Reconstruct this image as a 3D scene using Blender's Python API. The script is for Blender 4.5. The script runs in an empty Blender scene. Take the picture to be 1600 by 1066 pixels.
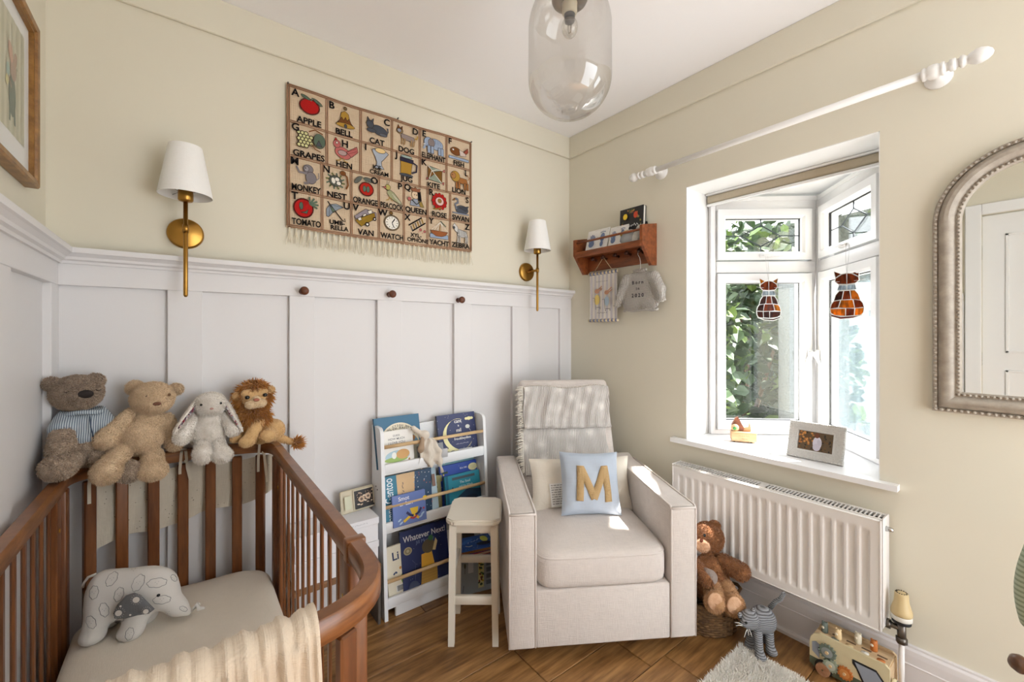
import bpy, bmesh, math, random
import numpy as np
from mathutils import Vector, Matrix, Euler

# ---------------------------------------------------------------- camera, sky, sun, exposure
scn = bpy.context.scene
COL = scn.collection
YAW = math.radians(37.6)
FPX = 662.0
CAM = Vector((-1.8988, -1.8798, 1.19))
cam_d = bpy.data.cameras.new('camera')
cam_d.sensor_width = 36.0
cam_d.lens = 36.0 * FPX / 1600.0
cam_d.shift_y = -13.4 / 1600.0
cam_d.clip_start = 0.02
cam = bpy.data.objects.new('camera', cam_d)
cam.location = CAM
cam.rotation_euler = (math.pi / 2, 0, -YAW)
COL.objects.link(cam)
scn.camera = cam

world = bpy.data.worlds.new('sky')
scn.world = world
world.use_nodes = True
bg = world.node_tree.nodes['Background']
bg.inputs[0].default_value = (0.90, 0.95, 1.0, 1)
bg.inputs[1].default_value = 2.5

sun_d = bpy.data.lights.new('sun', 'SUN')
sun_d.energy = 13.0
sun_d.angle = math.radians(1.2)
sun_d.color = (1.0, 0.97, 0.92)
sun = bpy.data.objects.new('sun', sun_d)
sun.rotation_euler = Vector((-0.62, 0.50, -1.0)).to_track_quat('-Z', 'Y').to_euler()
COL.objects.link(sun)

scn.view_settings.view_transform = 'Standard'
scn.view_settings.look = 'None'
scn.view_settings.gamma = 1.0
scn.view_settings.exposure = 1.12
scn.view_settings.use_curve_mapping = False

FW = Vector((math.sin(YAW), math.cos(YAW), 0))
RT = Vector((math.cos(YAW), -math.sin(YAW), 0))
def ray(px, py):
    return FW + RT * ((px - 800) / FPX) + Vector((0, 0, (519.6 - py) / FPX))
def onp(px, py, ax, v):
    """measured point of the photograph on the world plane axis=v"""
    d = ray(px, py)
    return CAM + d * ((v - CAM[ax]) / d[ax])
def W(px, py, y=0.0): return onp(px, py, 1, y)
def WR(px, py, x=0.0): return onp(px, py, 0, x)
def WF(px, py, z=0.0): return onp(px, py, 2, z)

# ---------------------------------------------------------------- mesh helpers
def lin(c):
    if isinstance(c, str):
        c = c.lstrip('#'); c = tuple(int(c[i:i+2], 16) / 255 for i in (0, 2, 4))
    elif max(c) > 1.0:
        c = tuple(x / 255 for x in c)
    return tuple((x / 12.92 if x <= 0.04045 else ((x + 0.055) / 1.055) ** 2.4) for x in c[:3]) + (1.0,)

class MB:
    def __init__(s):
        s.v = []; s.f = []; s.m = []; s.s = []; s.c = []
    def add(s, vs, fs, mat=0, smooth=False, col=None):
        o = len(s.v)
        s.v.extend([tuple(p) for p in vs])
        for f in fs:
            s.f.append(tuple(o + i for i in f)); s.m.append(mat); s.s.append(smooth); s.c.append(col)
        return s
    def box(s, lo, hi, mat=0, col=None):
        x0, y0, z0 = lo; x1, y1, z1 = hi
        vs = [(x0,y0,z0),(x1,y0,z0),(x1,y1,z0),(x0,y1,z0),(x0,y0,z1),(x1,y0,z1),(x1,y1,z1),(x0,y1,z1)]
        fs = [(0,3,2,1),(4,5,6,7),(0,1,5,4),(1,2,6,5),(2,3,7,6),(3,0,4,7)]
        return s.add(vs, fs, mat, False, col)
    def rbox(s, lo, hi, r=0.004, seg=2, mat=0, smooth=True, M=None, col=None):
        vs, fs = rounded_box(tuple(hi[i] - lo[i] for i in range(3)), r, seg)
        c = Vector([(hi[i] + lo[i]) / 2 for i in range(3)])
        vs = [Vector(p) + c for p in vs]
        if M is not None: vs = [M @ p for p in vs]
        return s.add(vs, fs, mat, smooth, col)
    def tube(s, pts, r, n=10, mat=0, caps=True, smooth=True, col=None):
        pts = [Vector(p) for p in pts]
        rs = r if isinstance(r, (list, tuple)) else [r] * len(pts)
        up = None; rings = []; vs = []
        for i, p in enumerate(pts):
            if i == 0: t = pts[1] - p
            elif i == len(pts) - 1: t = p - pts[i-1]
            else: t = (pts[i+1] - p).normalized() + (p - pts[i-1]).normalized()
            t.normalize()
            if up is None:
                up = Vector((0, 0, 1)) if abs(t.z) < 0.9 else Vector((1, 0, 0))
            a = t.cross(up)
            if a.length < 1e-6: a = t.cross(Vector((0.3, 1, 0.2)))
            a.normalize(); b = a.cross(t).normalized(); up = b
            for k in range(n):
                an = 2 * math.pi * k / n
                vs.append(p + (a * math.cos(an) + b * math.sin(an)) * rs[i])
        fs = []
        for i in range(len(pts) - 1):
            for k in range(n):
                k2 = (k + 1) % n
                fs.append((i*n+k, i*n+k2, (i+1)*n+k2, (i+1)*n+k))
        if caps:
            fs.append(tuple(range(n))[::-1]); fs.append(tuple((len(pts)-1)*n + k for k in range(n)))
        # consistent outward faces
        return s.add(vs, [f[::-1] for f in fs], mat, smooth, col)
    def lathe(s, prof, n=24, mat=0, M=None, smooth=True, col=None, caps=True):
        """profile [(r,z)] about +Z"""
        vs = []; fs = []
        for (r, z) in prof:
            for k in range(n):
                a = 2 * math.pi * k / n
                p = Vector((r * math.cos(a), r * math.sin(a), z))
                vs.append(M @ p if M is not None else p)
        for i in range(len(prof) - 1):
            for k in range(n):
                k2 = (k + 1) % n
                fs.append((i*n+k, i*n+k2, (i+1)*n+k2, (i+1)*n+k))
        if caps and prof[0][0] > 1e-5: fs.append(tuple(range(n))[::-1])
        if caps and prof[-1][0] > 1e-5: fs.append(tuple((len(prof)-1)*n + k for k in range(n)))
        return s.add(vs, fs, mat, smooth, col)
    def prism(s, poly, a, b, M=None, mat=0, smooth=False, col=None):
        """poly of 2D (x,y), extruded along z from a to b, then transformed by M"""
        n = len(poly)
        vs = [Vector((p[0], p[1], a)) for p in poly] + [Vector((p[0], p[1], b)) for p in poly]
        if M is not None: vs = [M @ p for p in vs]
        fs = [tuple(range(n))[::-1], tuple(range(n, 2*n))]
        fs += [(i, (i+1) % n, n + (i+1) % n, n + i) for i in range(n)]
        return s.add(vs, fs, mat, smooth, col)
    def sweep(s, path, prof, closed=False, mat=0, smooth=True, caps=True):
        """profile [(o,z)] carried along a horizontal path of (x,y); o is to the right of travel"""
        n = len(path); m = len(prof); vs = []
        P = [Vector((p[0], p[1], 0)) for p in path]
        for i in range(n):
            a = P[i-1] if (i > 0 or closed) else None
            b = P[(i+1) % n] if (i < n-1 or closed) else None
            t1 = (P[i]-a).normalized() if a is not None else None
            t2 = (b-P[i]).normalized() if b is not None else None
            if t1 is None: t1 = t2
            if t2 is None: t2 = t1
            n1 = Vector((t1.y, -t1.x, 0)); n2 = Vector((t2.y, -t2.x, 0))
            nn = (n1 + n2); nn.normalize(); k = 1.0 / max(0.3, nn.dot(n1))
            for (o, z) in prof: vs.append(P[i] + nn * (o * k) + Vector((0, 0, z)))
        fs = []
        for i in range(n if closed else n-1):
            j = (i+1) % n
            for k in range(m):
                k2 = (k+1) % m
                fs.append((i*m+k, j*m+k, j*m+k2, i*m+k2))
        if caps and not closed:
            fs.append(tuple(range(m))); fs.append(tuple((n-1)*m+k for k in range(m))[::-1])
        return s.add(vs, fs, mat, smooth)
    def grid(s, fn, nu, nv, mat=0, smooth=True, col=None, wrap=False):
        vs = [fn(i / nu, j / nv) for j in range(nv+1) for i in range(nu+1)]
        fs = [(j*(nu+1)+i, j*(nu+1)+i+1, (j+1)*(nu+1)+i+1, (j+1)*(nu+1)+i) for j in range(nv) for i in range(nu)]
        return s.add(vs, fs, mat, smooth, col)
    def ell(s, c, r, n=16, mat=0, col=None, M=None):
        vs = []; fs = []; m = max(6, n // 2)
        for j in range(m + 1):
            th = math.pi * j / m
            for k in range(n):
                a = 2 * math.pi * k / n
                p = Vector((r[0]*math.sin(th)*math.cos(a), r[1]*math.sin(th)*math.sin(a), r[2]*math.cos(th)))
                if M is not None: p = M @ p
                vs.append(p + Vector(c))
        for j in range(m):
            for k in range(n):
                k2 = (k+1) % n
                fs.append((j*n+k, (j+1)*n+k, (j+1)*n+k2, j*n+k2))
        return s.add(vs, fs, mat, True, col)

_rb = {}
def rounded_box(size, r, seg):
    key = (tuple(round(x, 5) for x in size), round(r, 5), seg)
    if key in _rb: return _rb[key]
    bm = bmesh.new()
    bmesh.ops.create_cube(bm, size=1.0)
    for v in bm.verts: v.co = Vector((v.co.x*size[0], v.co.y*size[1], v.co.z*size[2]))
    r = min(r, min(size) * 0.49)
    bmesh.ops.bevel(bm, geom=bm.edges[:], offset=r, segments=seg, profile=0.5, affect='EDGES')
    bm.verts.index_update()
    out = ([tuple(v.co) for v in bm.verts], [tuple(v.index for v in f.verts) for f in bm.faces])
    bm.free(); _rb[key] = out
    return out

def mesh_of(name, mb, mats):
    me = bpy.data.meshes.new(name)
    me.from_pydata(mb.v, [], mb.f)
    mats = mats if isinstance(mats, (list, tuple)) else [mats]
    for m in mats: me.materials.append(m)
    if mb.f:
        me.polygons.foreach_set('material_index', mb.m)
        me.polygons.foreach_set('use_smooth', mb.s)
        if any(c is not None for c in mb.c):
            at = me.color_attributes.new('Col', 'FLOAT_COLOR', 'CORNER')
            cc = []
            for f, c in zip(mb.f, mb.c): cc.extend((c or (0.5, 0.5, 0.5, 1)) * len(f))
            at.data.foreach_set('color', cc)
    me.update()
    return me

def obj(name, mb, mats, parent=None, loc=(0,0,0), rot=(0,0,0), label=None, flat=None, M=None):
    me = mb if isinstance(mb, bpy.types.Mesh) else mesh_of(name, mb, mats)
    o = bpy.data.objects.new(name, me)
    COL.objects.link(o)
    if parent is not None: o.parent = parent
    if M is not None: o.matrix_local = M
    else:
        o.location = loc; o.rotation_euler = rot
    if label: o['label'] = label
    if flat is not None and flat: me.set_sharp_from_angle(angle=math.radians(flat))
    return o

def thing(name, label, cat, loc=(0,0,0), rz=0.0, group=None, rot=None):
    o = bpy.data.objects.new(name, None)
    o.empty_display_size = 0.05
    COL.objects.link(o)
    o.location = loc
    o.rotation_euler = rot if rot is not None else (0, 0, rz)
    return tag(o, label, cat, group)
def tag(o, label, cat, group=None):
    o['label'] = label; o['category'] = cat
    if group: o['group'] = group
    return o
def struct(name, mb, mats, parent=None, label=None, **k):
    o = obj(name, mb, mats, parent, **k)
    if parent is None: o['kind'] = 'structure'
    if label: o['label'] = label
    return o
def T(x=0, y=0, z=0): return Matrix.Translation((x, y, z))
def RX(d): return Matrix.Rotation(math.radians(d), 4, 'X')
def RY(d): return Matrix.Rotation(math.radians(d), 4, 'Y')
def RZ(d): return Matrix.Rotation(math.radians(d), 4, 'Z')
def copy_tree(o, parent=None):
    c = o.copy(); COL.objects.link(c)
    if parent is not None: c.parent = parent
    for ch in list(o.children): copy_tree(ch, c)
    return c

# ---- smooth solids from a signed distance field (surface nets)
def snet(spec, k=0.01, h=0.004, pad=0.012):
    pr = []
    lo = np.full(3, 1e9); hi = np.full(3, -1e9)
    for q in spec:
        if q[0] == 'e':
            c = np.array(q[1], float); r = np.array(q[2], float)
            R = np.array(Euler([math.radians(a) for a in q[3]]).to_matrix()) if len(q) > 3 else np.eye(3)
            m = r.max(); lo = np.minimum(lo, c - m); hi = np.maximum(hi, c + m)
            pr.append(('e', c, r, R))
        else:
            a = np.array(q[1], float); ra = q[2]; b = np.array(q[3], float); rb = q[4]
            lo = np.minimum(lo, np.minimum(a - ra, b - rb)); hi = np.maximum(hi, np.maximum(a + ra, b + rb))
            pr.append(('c', a, ra, b, rb))
    lo -= pad; hi += pad
    n = np.maximum(4, np.ceil((hi - lo) / h).astype(int) + 1)
    ax = [lo[i] + h * np.arange(n[i]) for i in range(3)]
    G = np.stack(np.meshgrid(*ax, indexing='ij'), -1).reshape(-1, 3)
    D = None
    for q in pr:
        if q[0] == 'e':
            p = (G - q[1]) @ q[3]
            k0 = np.linalg.norm(p / q[2], axis=1); k1 = np.linalg.norm(p / q[2]**2, axis=1) + 1e-9
            d = k0 * (k0 - 1) / k1
            d = np.where(k0 < 1e-6, -q[2].min(), d)
        else:
            ab = q[3] - q[1]; t = np.clip(((G - q[1]) @ ab) / (ab @ ab + 1e-12), 0, 1)
            d = np.linalg.norm(G - q[1] - t[:, None] * ab, axis=1) - (q[2] + (q[4] - q[2]) * t)
        if D is None: D = d
        else:
            hh = np.clip(0.5 + 0.5 * (d - D) / k, 0, 1)
            D = d * (1 - hh) + D * hh - k * hh * (1 - hh)
    V = D.reshape(n)
    S = V < 0
    cn = n - 1
    acc = np.zeros((*cn, 3)); cnt = np.zeros(cn)
    for a in range(3):
        b, c = [i for i in range(3) if i != a]
        s0 = [slice(None)]*3; s1 = [slice(None)]*3
        s0[a] = slice(0, -1); s1[a] = slice(1, None)
        v0 = V[tuple(s0)]; v1 = V[tuple(s1)]
        cr = S[tuple(s0)] != S[tuple(s1)]
        t = np.where(cr, v0 / np.where(v0 - v1 == 0, 1, v0 - v1), 0)
        for db in (0, 1):
            for dc in (0, 1):
                sl = [slice(None)]*3
                sl[b] = slice(db, db + cn[b]); sl[c] = slice(dc, dc + cn[c])
                m = cr[tuple(sl)]; tt = t[tuple(sl)]
                off = np.zeros((*cn, 3)); off[..., a] = tt; off[..., b] = db; off[..., c] = dc
                acc += off * m[..., None]; cnt += m
    act = cnt > 0
    idx = np.full(cn, -1); idx[act] = np.arange(act.sum())
    base = np.stack(np.meshgrid(*[np.arange(x) for x in cn], indexing='ij'), -1)
    P = lo + h * (base[act] + acc[act] / cnt[act][:, None])
    F = []
    for a in range(3):
        b, c = (a + 1) % 3, (a + 2) % 3
        s0 = [slice(None)]*3; s1 = [slice(None)]*3
        s0[a] = slice(0, -1); s1[a] = slice(1, None)
        cr = S[tuple(s0)] != S[tuple(s1)]
        ii = np.argwhere(cr)
        ii = ii[(ii[:, b] > 0) & (ii[:, c] > 0) & (ii[:, b] < cn[b]) & (ii[:, c] < cn[c])]
        ins = S[tuple(ii.T)]
        def cell(db, dc):
            j = ii.copy(); j[:, b] -= db; j[:, c] -= dc
            return idx[tuple(j.T)]
        q = np.stack([cell(1, 1), cell(0, 1), cell(0, 0), cell(1, 0)], 1)
        q[~ins] = q[~ins][:, ::-1]
        F.append(q)
    F = np.concatenate(F)
    F = F[(F >= 0).all(1)]
    # relax once
    A = np.zeros_like(P); N = np.zeros(len(P))
    for i in range(4):
        for j in (1, 3):
            np.add.at(A, F[:, i], P[F[:, (i + j) % 4]]); np.add.at(N, F[:, i], 1)
    P = 0.5 * P + 0.5 * A / np.maximum(N, 1)[:, None]
    return P, F

def vnorm(P, F):
    n = np.cross(P[F[:, 2]] - P[F[:, 0]], P[F[:, 3]] - P[F[:, 1]])
    N = np.zeros_like(P)
    for i in range(4): np.add.at(N, F[:, i], n)
    return N / (np.linalg.norm(N, axis=1)[:, None] + 1e-12), np.linalg.norm(n, axis=1)

def furry(mb, P, F, n, ln, w, seed=1, lean=(0, 0, -0.4), jit=0.7, mat=0, curl=0.0):
    """short pile: n tapering blades standing on the solid"""
    rng = np.random.default_rng(seed)
    N, ar = vnorm(P, F)
    fi = rng.choice(len(F), n, p=ar / ar.sum())
    u = rng.random((n, 1)); v = rng.random((n, 1))
    q = F[fi]
    p = (P[q[:, 0]]*(1-u) + P[q[:, 1]]*u)*(1-v) + (P[q[:, 3]]*(1-u) + P[q[:, 2]]*u)*v
    nn = (N[q[:, 0]]*(1-u) + N[q[:, 1]]*u)*(1-v) + (N[q[:, 3]]*(1-u) + N[q[:, 2]]*u)*v
    d = nn + rng.normal(0, jit * 0.5, (n, 3)) + np.array(lean)
    d /= np.linalg.norm(d, axis=1)[:, None] + 1e-9
    L = ln * (0.6 + 0.8 * rng.random((n, 1)))
    s = np.cross(d, rng.normal(0, 1, (n, 3))); s /= np.linalg.norm(s, axis=1)[:, None] + 1e-9
    b0 = p - nn * ln * 0.12
    mid = b0 + d * L * 0.6 + rng.normal(0, curl, (n, 3))
    tip = b0 + d * L + np.array(lean) * L * 0.35
    vs = np.stack([b0 - s*w, b0 + s*w, mid + s*w*0.8, tip, mid - s*w*0.8], 1).reshape(-1, 3)
    o = len(mb.v)
    mb.v.extend(map(tuple, vs.tolist()))
    mb.f.extend([(o+5*i, o+5*i+1, o+5*i+2, o+5*i+3, o+5*i+4) for i in range(n)])
    mb.m.extend([mat]*n); mb.s.extend([False]*n); mb.c.extend([None]*n)

def solid(spec, k=0.01, h=0.004, fur=0, ln=0.005, w=0.0006, seed=1, mat=0, **kw):
    mb = MB()
    P, F = snet(spec, k, h)
    mb.add(P.tolist(), F.tolist(), mat, True)
    if fur: furry(mb, P, F, fur, ln, w, seed, mat=mat, **kw)
    return mb

# ---- flat print: coloured shapes and lettering lying on a surface
_tx = {}
def text_geo(s, bold=0.0, res=3):
    key = (s, round(bold, 4), res)
    if key in _tx: return _tx[key]
    cu = bpy.data.curves.new('lettering', 'FONT')
    cu.body = s; cu.size = 1.0; cu.offset = bold; cu.resolution_u = res
    cu.align_x = 'CENTER'; cu.align_y = 'CENTER'; cu.fill_mode = 'FRONT'
    o = bpy.data.objects.new('lettering', cu)
    me = bpy.data.meshes.new_from_object(o)
    vs = [tuple(v.co) for v in me.vertices]; fs = [tuple(p.vertices) for p in me.polygons]
    bpy.data.objects.remove(o); bpy.data.meshes.remove(me); bpy.data.curves.remove(cu)
    xs = [v[0] for v in vs] or [0]; ys = [v[1] for v in vs] or [0]
    out = (vs, fs, max(xs) - min(xs), max(ys) - min(ys), (max(xs)+min(xs))/2, (max(ys)+min(ys))/2)
    _tx[key] = out
    return out

class Pr:
    def __init__(s, step=0.00012, z0=0.0002):
        s.mb = MB(); s.z = z0; s.st = step; s.M = Matrix.Identity(4); s.ol = None
    def _a(s, vs, fs, col):
        s.z += s.st
        s.mb.add([s.M @ Vector((v[0], v[1], s.z)) for v in vs], fs, 0, False, lin(col)); return s
    def e(s, cx, cy, rx, ry, col, rot=0, n=20):
        if s.ol and min(rx, ry) > s.ol[1] * 1.5:
            o = s.ol; s.ol = None; s.e(cx, cy, rx + o[1], ry + o[1], o[0], rot, n); s.ol = o
        c, q = math.cos(math.radians(rot)), math.sin(math.radians(rot)); vs = []
        for k in range(n):
            a = 2*math.pi*k/n; x = rx*math.cos(a); y = ry*math.sin(a)
            vs.append((cx + x*c - y*q, cy + x*q + y*c))
        return s._a(vs, [tuple(range(n))], col)
    def p(s, pts, col):
        s._a(pts, [tuple(range(len(pts)))], col)
        if s.ol:
            for a, b in zip(pts, list(pts[1:]) + [pts[0]]): s.l([a, b], s.ol[1], s.ol[0])
        return s
    def r(s, x0, y0, x1, y1, col): return s.p([(x0,y0),(x1,y0),(x1,y1),(x0,y1)], col)
    def l(s, pts, w, col):
        vs = []; n = len(pts)
        for i in range(n):
            a = Vector(pts[max(0, i-1)]); b = Vector(pts[min(n-1, i+1)]); t = (b - a)
            if t.length < 1e-9: t = Vector((1, 0))
            t.normalize(); nn = Vector((-t.y, t.x)) * (w/2); p = Vector(pts[i])
            vs += [p + nn, p - nn]
        return s._a([(v.x, v.y) for v in vs], [(2*i, 2*i+1, 2*i+3, 2*i+2) for i in range(n-1)], col)
    def t(s, txt, cx, cy, h, col, bold=0.0, rot=0, maxw=None, sx=1.0):
        """one line of lettering of cap height about h, centred"""
        vs, fs, w, hh, ox, oy = text_geo(txt, bold)
        k = h / 0.7; kx = k * sx
        if maxw and w * kx > maxw: kx = maxw / w
        c, q = math.cos(math.radians(rot)), math.sin(math.radians(rot))
        out = []
        for v in vs:
            x = (v[0] - ox) * kx; y = (v[1] - oy) * k
            out.append((cx + x*c - y*q, cy + x*q + y*c))
        return s._a(out, fs, col)

    def q(s, cx, cy, w, h, col, rot=0, seed=1):
        """a line of writing too small to read: short pen strokes"""
        rn = random.Random(seed * 7 + int(w * 1e4)); x = -w/2
        c, sn = math.cos(math.radians(rot)), math.sin(math.radians(rot))
        while x < w/2:
            k = rn.uniform(.5, 1.6) * h; pts = []
            for i in range(5): a = x + k*i/4; b = (rn.random() - .5) * h * .8; pts.append((cx + a*c - b*sn, cy + a*sn + b*c))
            s.l(pts, h*.2, col); x += k + h*rn.choice((.15, .2, .6))
        return s

def frame_m(o, u, v):
    """matrix with local x along u, y along v, z out of the surface, origin o"""
    u = Vector(u).normalized(); v = Vector(v); v = (v - u * v.dot(u)).normalized(); n = u.cross(v)
    return Matrix(((u.x, v.x, n.x, o[0]), (u.y, v.y, n.y, o[1]), (u.z, v.z, n.z, o[2]), (0, 0, 0, 1)))

# ---------------------------------------------------------------- materials
def newmat(name):
    m = bpy.data.materials.new(name); m.use_nodes = True
    nt = m.node_tree; return m, nt, nt.nodes['Principled BSDF']
def nd(nt, typ, **k):
    n = nt.nodes.new(typ)
    for a, b in k.items(): setattr(n, a, b)
    return n
def bump(nt, b, src, strength, dist=0.002):
    bp = nd(nt, 'ShaderNodeBump'); bp.inputs['Strength'].default_value = strength; bp.inputs['Distance'].default_value = dist
    nt.links.new(src, bp.inputs['Height']); nt.links.new(bp.outputs[0], b.inputs['Normal'])
def ramp(nt, src, stops):
    r = nd(nt, 'ShaderNodeValToRGB'); e = r.color_ramp.elements
    while len(e) > 1: e.remove(e[-1])
    e[0].position = stops[0][0]; e[0].color = lin(stops[0][1])
    for p, c in stops[1:]:
        x = e.new(p); x.color = lin(c)
    nt.links.new(src, r.inputs[0]); return r.outputs[0]
def coords(nt, scale=(1, 1, 1), kind='Object', loc=None, rot=(0, 0, 0)):
    tc = nd(nt, 'ShaderNodeTexCoord'); mp = nd(nt, 'ShaderNodeMapping')
    mp.inputs['Scale'].default_value = scale; mp.inputs['Rotation'].default_value = [math.radians(a) for a in rot]
    nt.links.new(tc.outputs[kind], mp.inputs[0])
    if loc == 'random':
        oi = nd(nt, 'ShaderNodeObjectInfo'); mu = nd(nt, 'ShaderNodeMath', operation='MULTIPLY'); mu.inputs[1].default_value = 37.0
        nt.links.new(oi.outputs['Random'], mu.inputs[0]); nt.links.new(mu.outputs[0], mp.inputs['Location'])
    return mp.outputs[0]
def noise(nt, vec, scale, detail=4, rough=0.55):
    n = nd(nt, 'ShaderNodeTexNoise'); n.inputs['Scale'].default_value = scale
    n.inputs['Detail'].default_value = detail; n.inputs['Roughness'].default_value = rough
    nt.links.new(vec, n.inputs['Vector']); return n.outputs[0]
def plain(name, col, rough=0.5, metal=0.0, nscale=0, nstr=0.0, var=0.0, spec=0.5, dist=0.002, vscale=3.0, **k):
    m, nt, b = newmat(name)
    c = lin(col)
    b.inputs['Base Color'].default_value = c; b.inputs['Roughness'].default_value = rough
    b.inputs['Metallic'].default_value = metal; b.inputs['Specular IOR Level'].default_value = spec
    vec = None
    if var:
        vec = coords(nt)
        f = noise(nt, vec, vscale)
        mx = nd(nt, 'ShaderNodeMix', data_type='RGBA')
        mx.inputs[6].default_value = tuple(x * (1 - var) for x in c[:3]) + (1,)
        mx.inputs[7].default_value = tuple(min(1, x * (1 + var)) for x in c[:3]) + (1,)
        nt.links.new(f, mx.inputs[0]); nt.links.new(mx.outputs[2], b.inputs['Base Color'])
    if nstr:
        if vec is None: vec = coords(nt)
        bump(nt, b, noise(nt, vec, nscale), nstr, dist)
    for a, v in k.items(): b.inputs[a].default_value = v
    return m
def wood(name, dark, light, scale=(1, 14, 14), rough=0.4, nscale=3.0, bstr=0.08, coat=0.0, knots=False):
    m, nt, b = newmat(name)
    v = coords(nt, scale, loc='random')
    n1 = noise(nt, v, nscale, 8, 0.62)
    mid = tuple((lin(dark)[i] * lin(light)[i]) ** 0.5 for i in range(3))
    r = nd(nt, 'ShaderNodeValToRGB'); e = r.color_ramp.elements
    e[0].position = 0.3; e[0].color = lin(dark); e[1].position = 0.72; e[1].color = lin(light)
    nt.links.new(n1, r.inputs[0])
    out = r.outputs[0]
    if knots:
        v2 = coords(nt, (scale[0]*1.6, scale[1]*0.35, 1), loc='random')
        n2 = noise(nt, v2, 1.3, 3)
        mx = nd(nt, 'ShaderNodeMix', data_type='RGBA', blend_type='MULTIPLY')
        mx.inputs[0].default_value = 0.75
        nt.links.new(out, mx.inputs[6])
        nt.links.new(ramp(nt, n2, [(0.25, (120, 96, 70)), (0.5, (225, 215, 200)), (0.75, (255, 255, 255))]), mx.inputs[7])
        out = mx.outputs[2]
    nt.links.new(out, b.inputs['Base Color'])
    b.inputs['Roughness'].default_value = rough; b.inputs['Coat Weight'].default_value = coat
    bump(nt, b, n1, bstr, 0.002)
    return m
def fabric(name, col, scale=700, bstr=0.35, rough=0.9, var=0.06, sheen=0.15, weave='both', stripes=None, dist=0.0008, wr=0.0, ws=10):
    """woven cloth: two crossed thread waves as relief and a faint thread colour"""
    m, nt, b = newmat(name)
    v = coords(nt)
    c = lin(col)
    thr = []
    for sc_ in ((scale, scale * .05, scale * .05), (scale * .05, scale, scale * .05), (scale * .05, scale * .05, scale)):
        thr.append(noise(nt, coords(nt, sc_), 1.0, 2, .5))
    a1 = nd(nt, 'ShaderNodeMath', operation='ADD'); a2 = nd(nt, 'ShaderNodeMath', operation='ADD')
    nt.links.new(thr[0], a1.inputs[0]); nt.links.new(thr[1], a1.inputs[1])
    nt.links.new(a1.outputs[0], a2.inputs[0]); nt.links.new(thr[2], a2.inputs[1])
    a3 = nd(nt, 'ShaderNodeMath', operation='MULTIPLY_ADD'); a3.inputs[1].default_value = 2.2; a3.inputs[2].default_value = -1.8
    nt.links.new(a2.outputs[0], a3.inputs[0])
    ht = a3.outputs[0]
    nz = noise(nt, v, 60, 6, 0.7)
    mx = nd(nt, 'ShaderNodeMix', data_type='RGBA')
    mx.inputs[6].default_value = tuple(x * (1 - var*2) for x in c[:3]) + (1,)
    mx.inputs[7].default_value = tuple(min(1, x * (1 + var)) for x in c[:3]) + (1,)
    fm = nd(nt, 'ShaderNodeMath', operation='MULTIPLY_ADD'); fm.inputs[1].default_value = .22
    hz = nd(nt, 'ShaderNodeMath', operation='MULTIPLY'); hz.inputs[1].default_value = .45
    nt.links.new(nz, hz.inputs[0]); nt.links.new(ht, fm.inputs[0]); nt.links.new(hz.outputs[0], fm.inputs[2]); nt.links.new(fm.outputs[0], mx.inputs[0])
    out = mx.outputs[2]
    if stripes:
        col2, direction, sc, thr = stripes
        ws_ = nd(nt, 'ShaderNodeTexWave'); ws_.bands_direction = direction; ws_.inputs['Scale'].default_value = sc; ws_.inputs['Distortion'].default_value = 0.15
        nt.links.new(v, ws_.inputs[0])
        st = nd(nt, 'ShaderNodeMath', operation='GREATER_THAN'); st.inputs[1].default_value = thr
        nt.links.new(ws_.outputs['Fac'], st.inputs[0])
        m2 = nd(nt, 'ShaderNodeMix', data_type='RGBA'); m2.inputs[7].default_value = lin(col2)
        nt.links.new(st.outputs[0], m2.inputs[0]); nt.links.new(out, m2.inputs[6]); out = m2.outputs[2]
    nt.links.new(out, b.inputs['Base Color'])
    b.inputs['Roughness'].default_value = rough; b.inputs['Sheen Weight'].default_value = sheen
    b.inputs['Specular IOR Level'].default_value = 0.2
    if wr:
        big = noise(nt, v, ws, 3)
        mm = nd(nt, 'ShaderNodeMath', operation='MULTIPLY_ADD'); mm.inputs[1].default_value = wr
        nt.links.new(big, mm.inputs[0]); nt.links.new(ht, mm.inputs[2]); ht = mm.outputs[0]
    bump(nt, b, ht, bstr, dist)
    return m
def plush(name, dark, light, scale=260, bstr=0.9, kind='curl'):
    m, nt, b = newmat(name)
    v = coords(nt)
    if kind == 'curl':
        vo = nd(nt, 'ShaderNodeTexVoronoi'); vo.inputs['Scale'].default_value = scale
        nt.links.new(v, vo.inputs['Vector']); src = vo.outputs['Distance']
    else: src = noise(nt, v, scale, 5, 0.7)
    big = noise(nt, v, 40, 4, 0.7)
    av = nd(nt, 'ShaderNodeMath', operation='MULTIPLY_ADD'); av.inputs[1].default_value = 0.5
    nt.links.new(src, av.inputs[0]); nt.links.new(big, av.inputs[2])
    nt.links.new(ramp(nt, av.outputs[0], [(0.35, dark), (0.95, light)]), b.inputs['Base Color'])
    b.inputs['Roughness'].default_value = 0.95; b.inputs['Sheen Weight'].default_value = 0.3
    b.inputs['Specular IOR Level'].default_value = 0.1
    bump(nt, b, src, bstr, 0.002)
    return m
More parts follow.
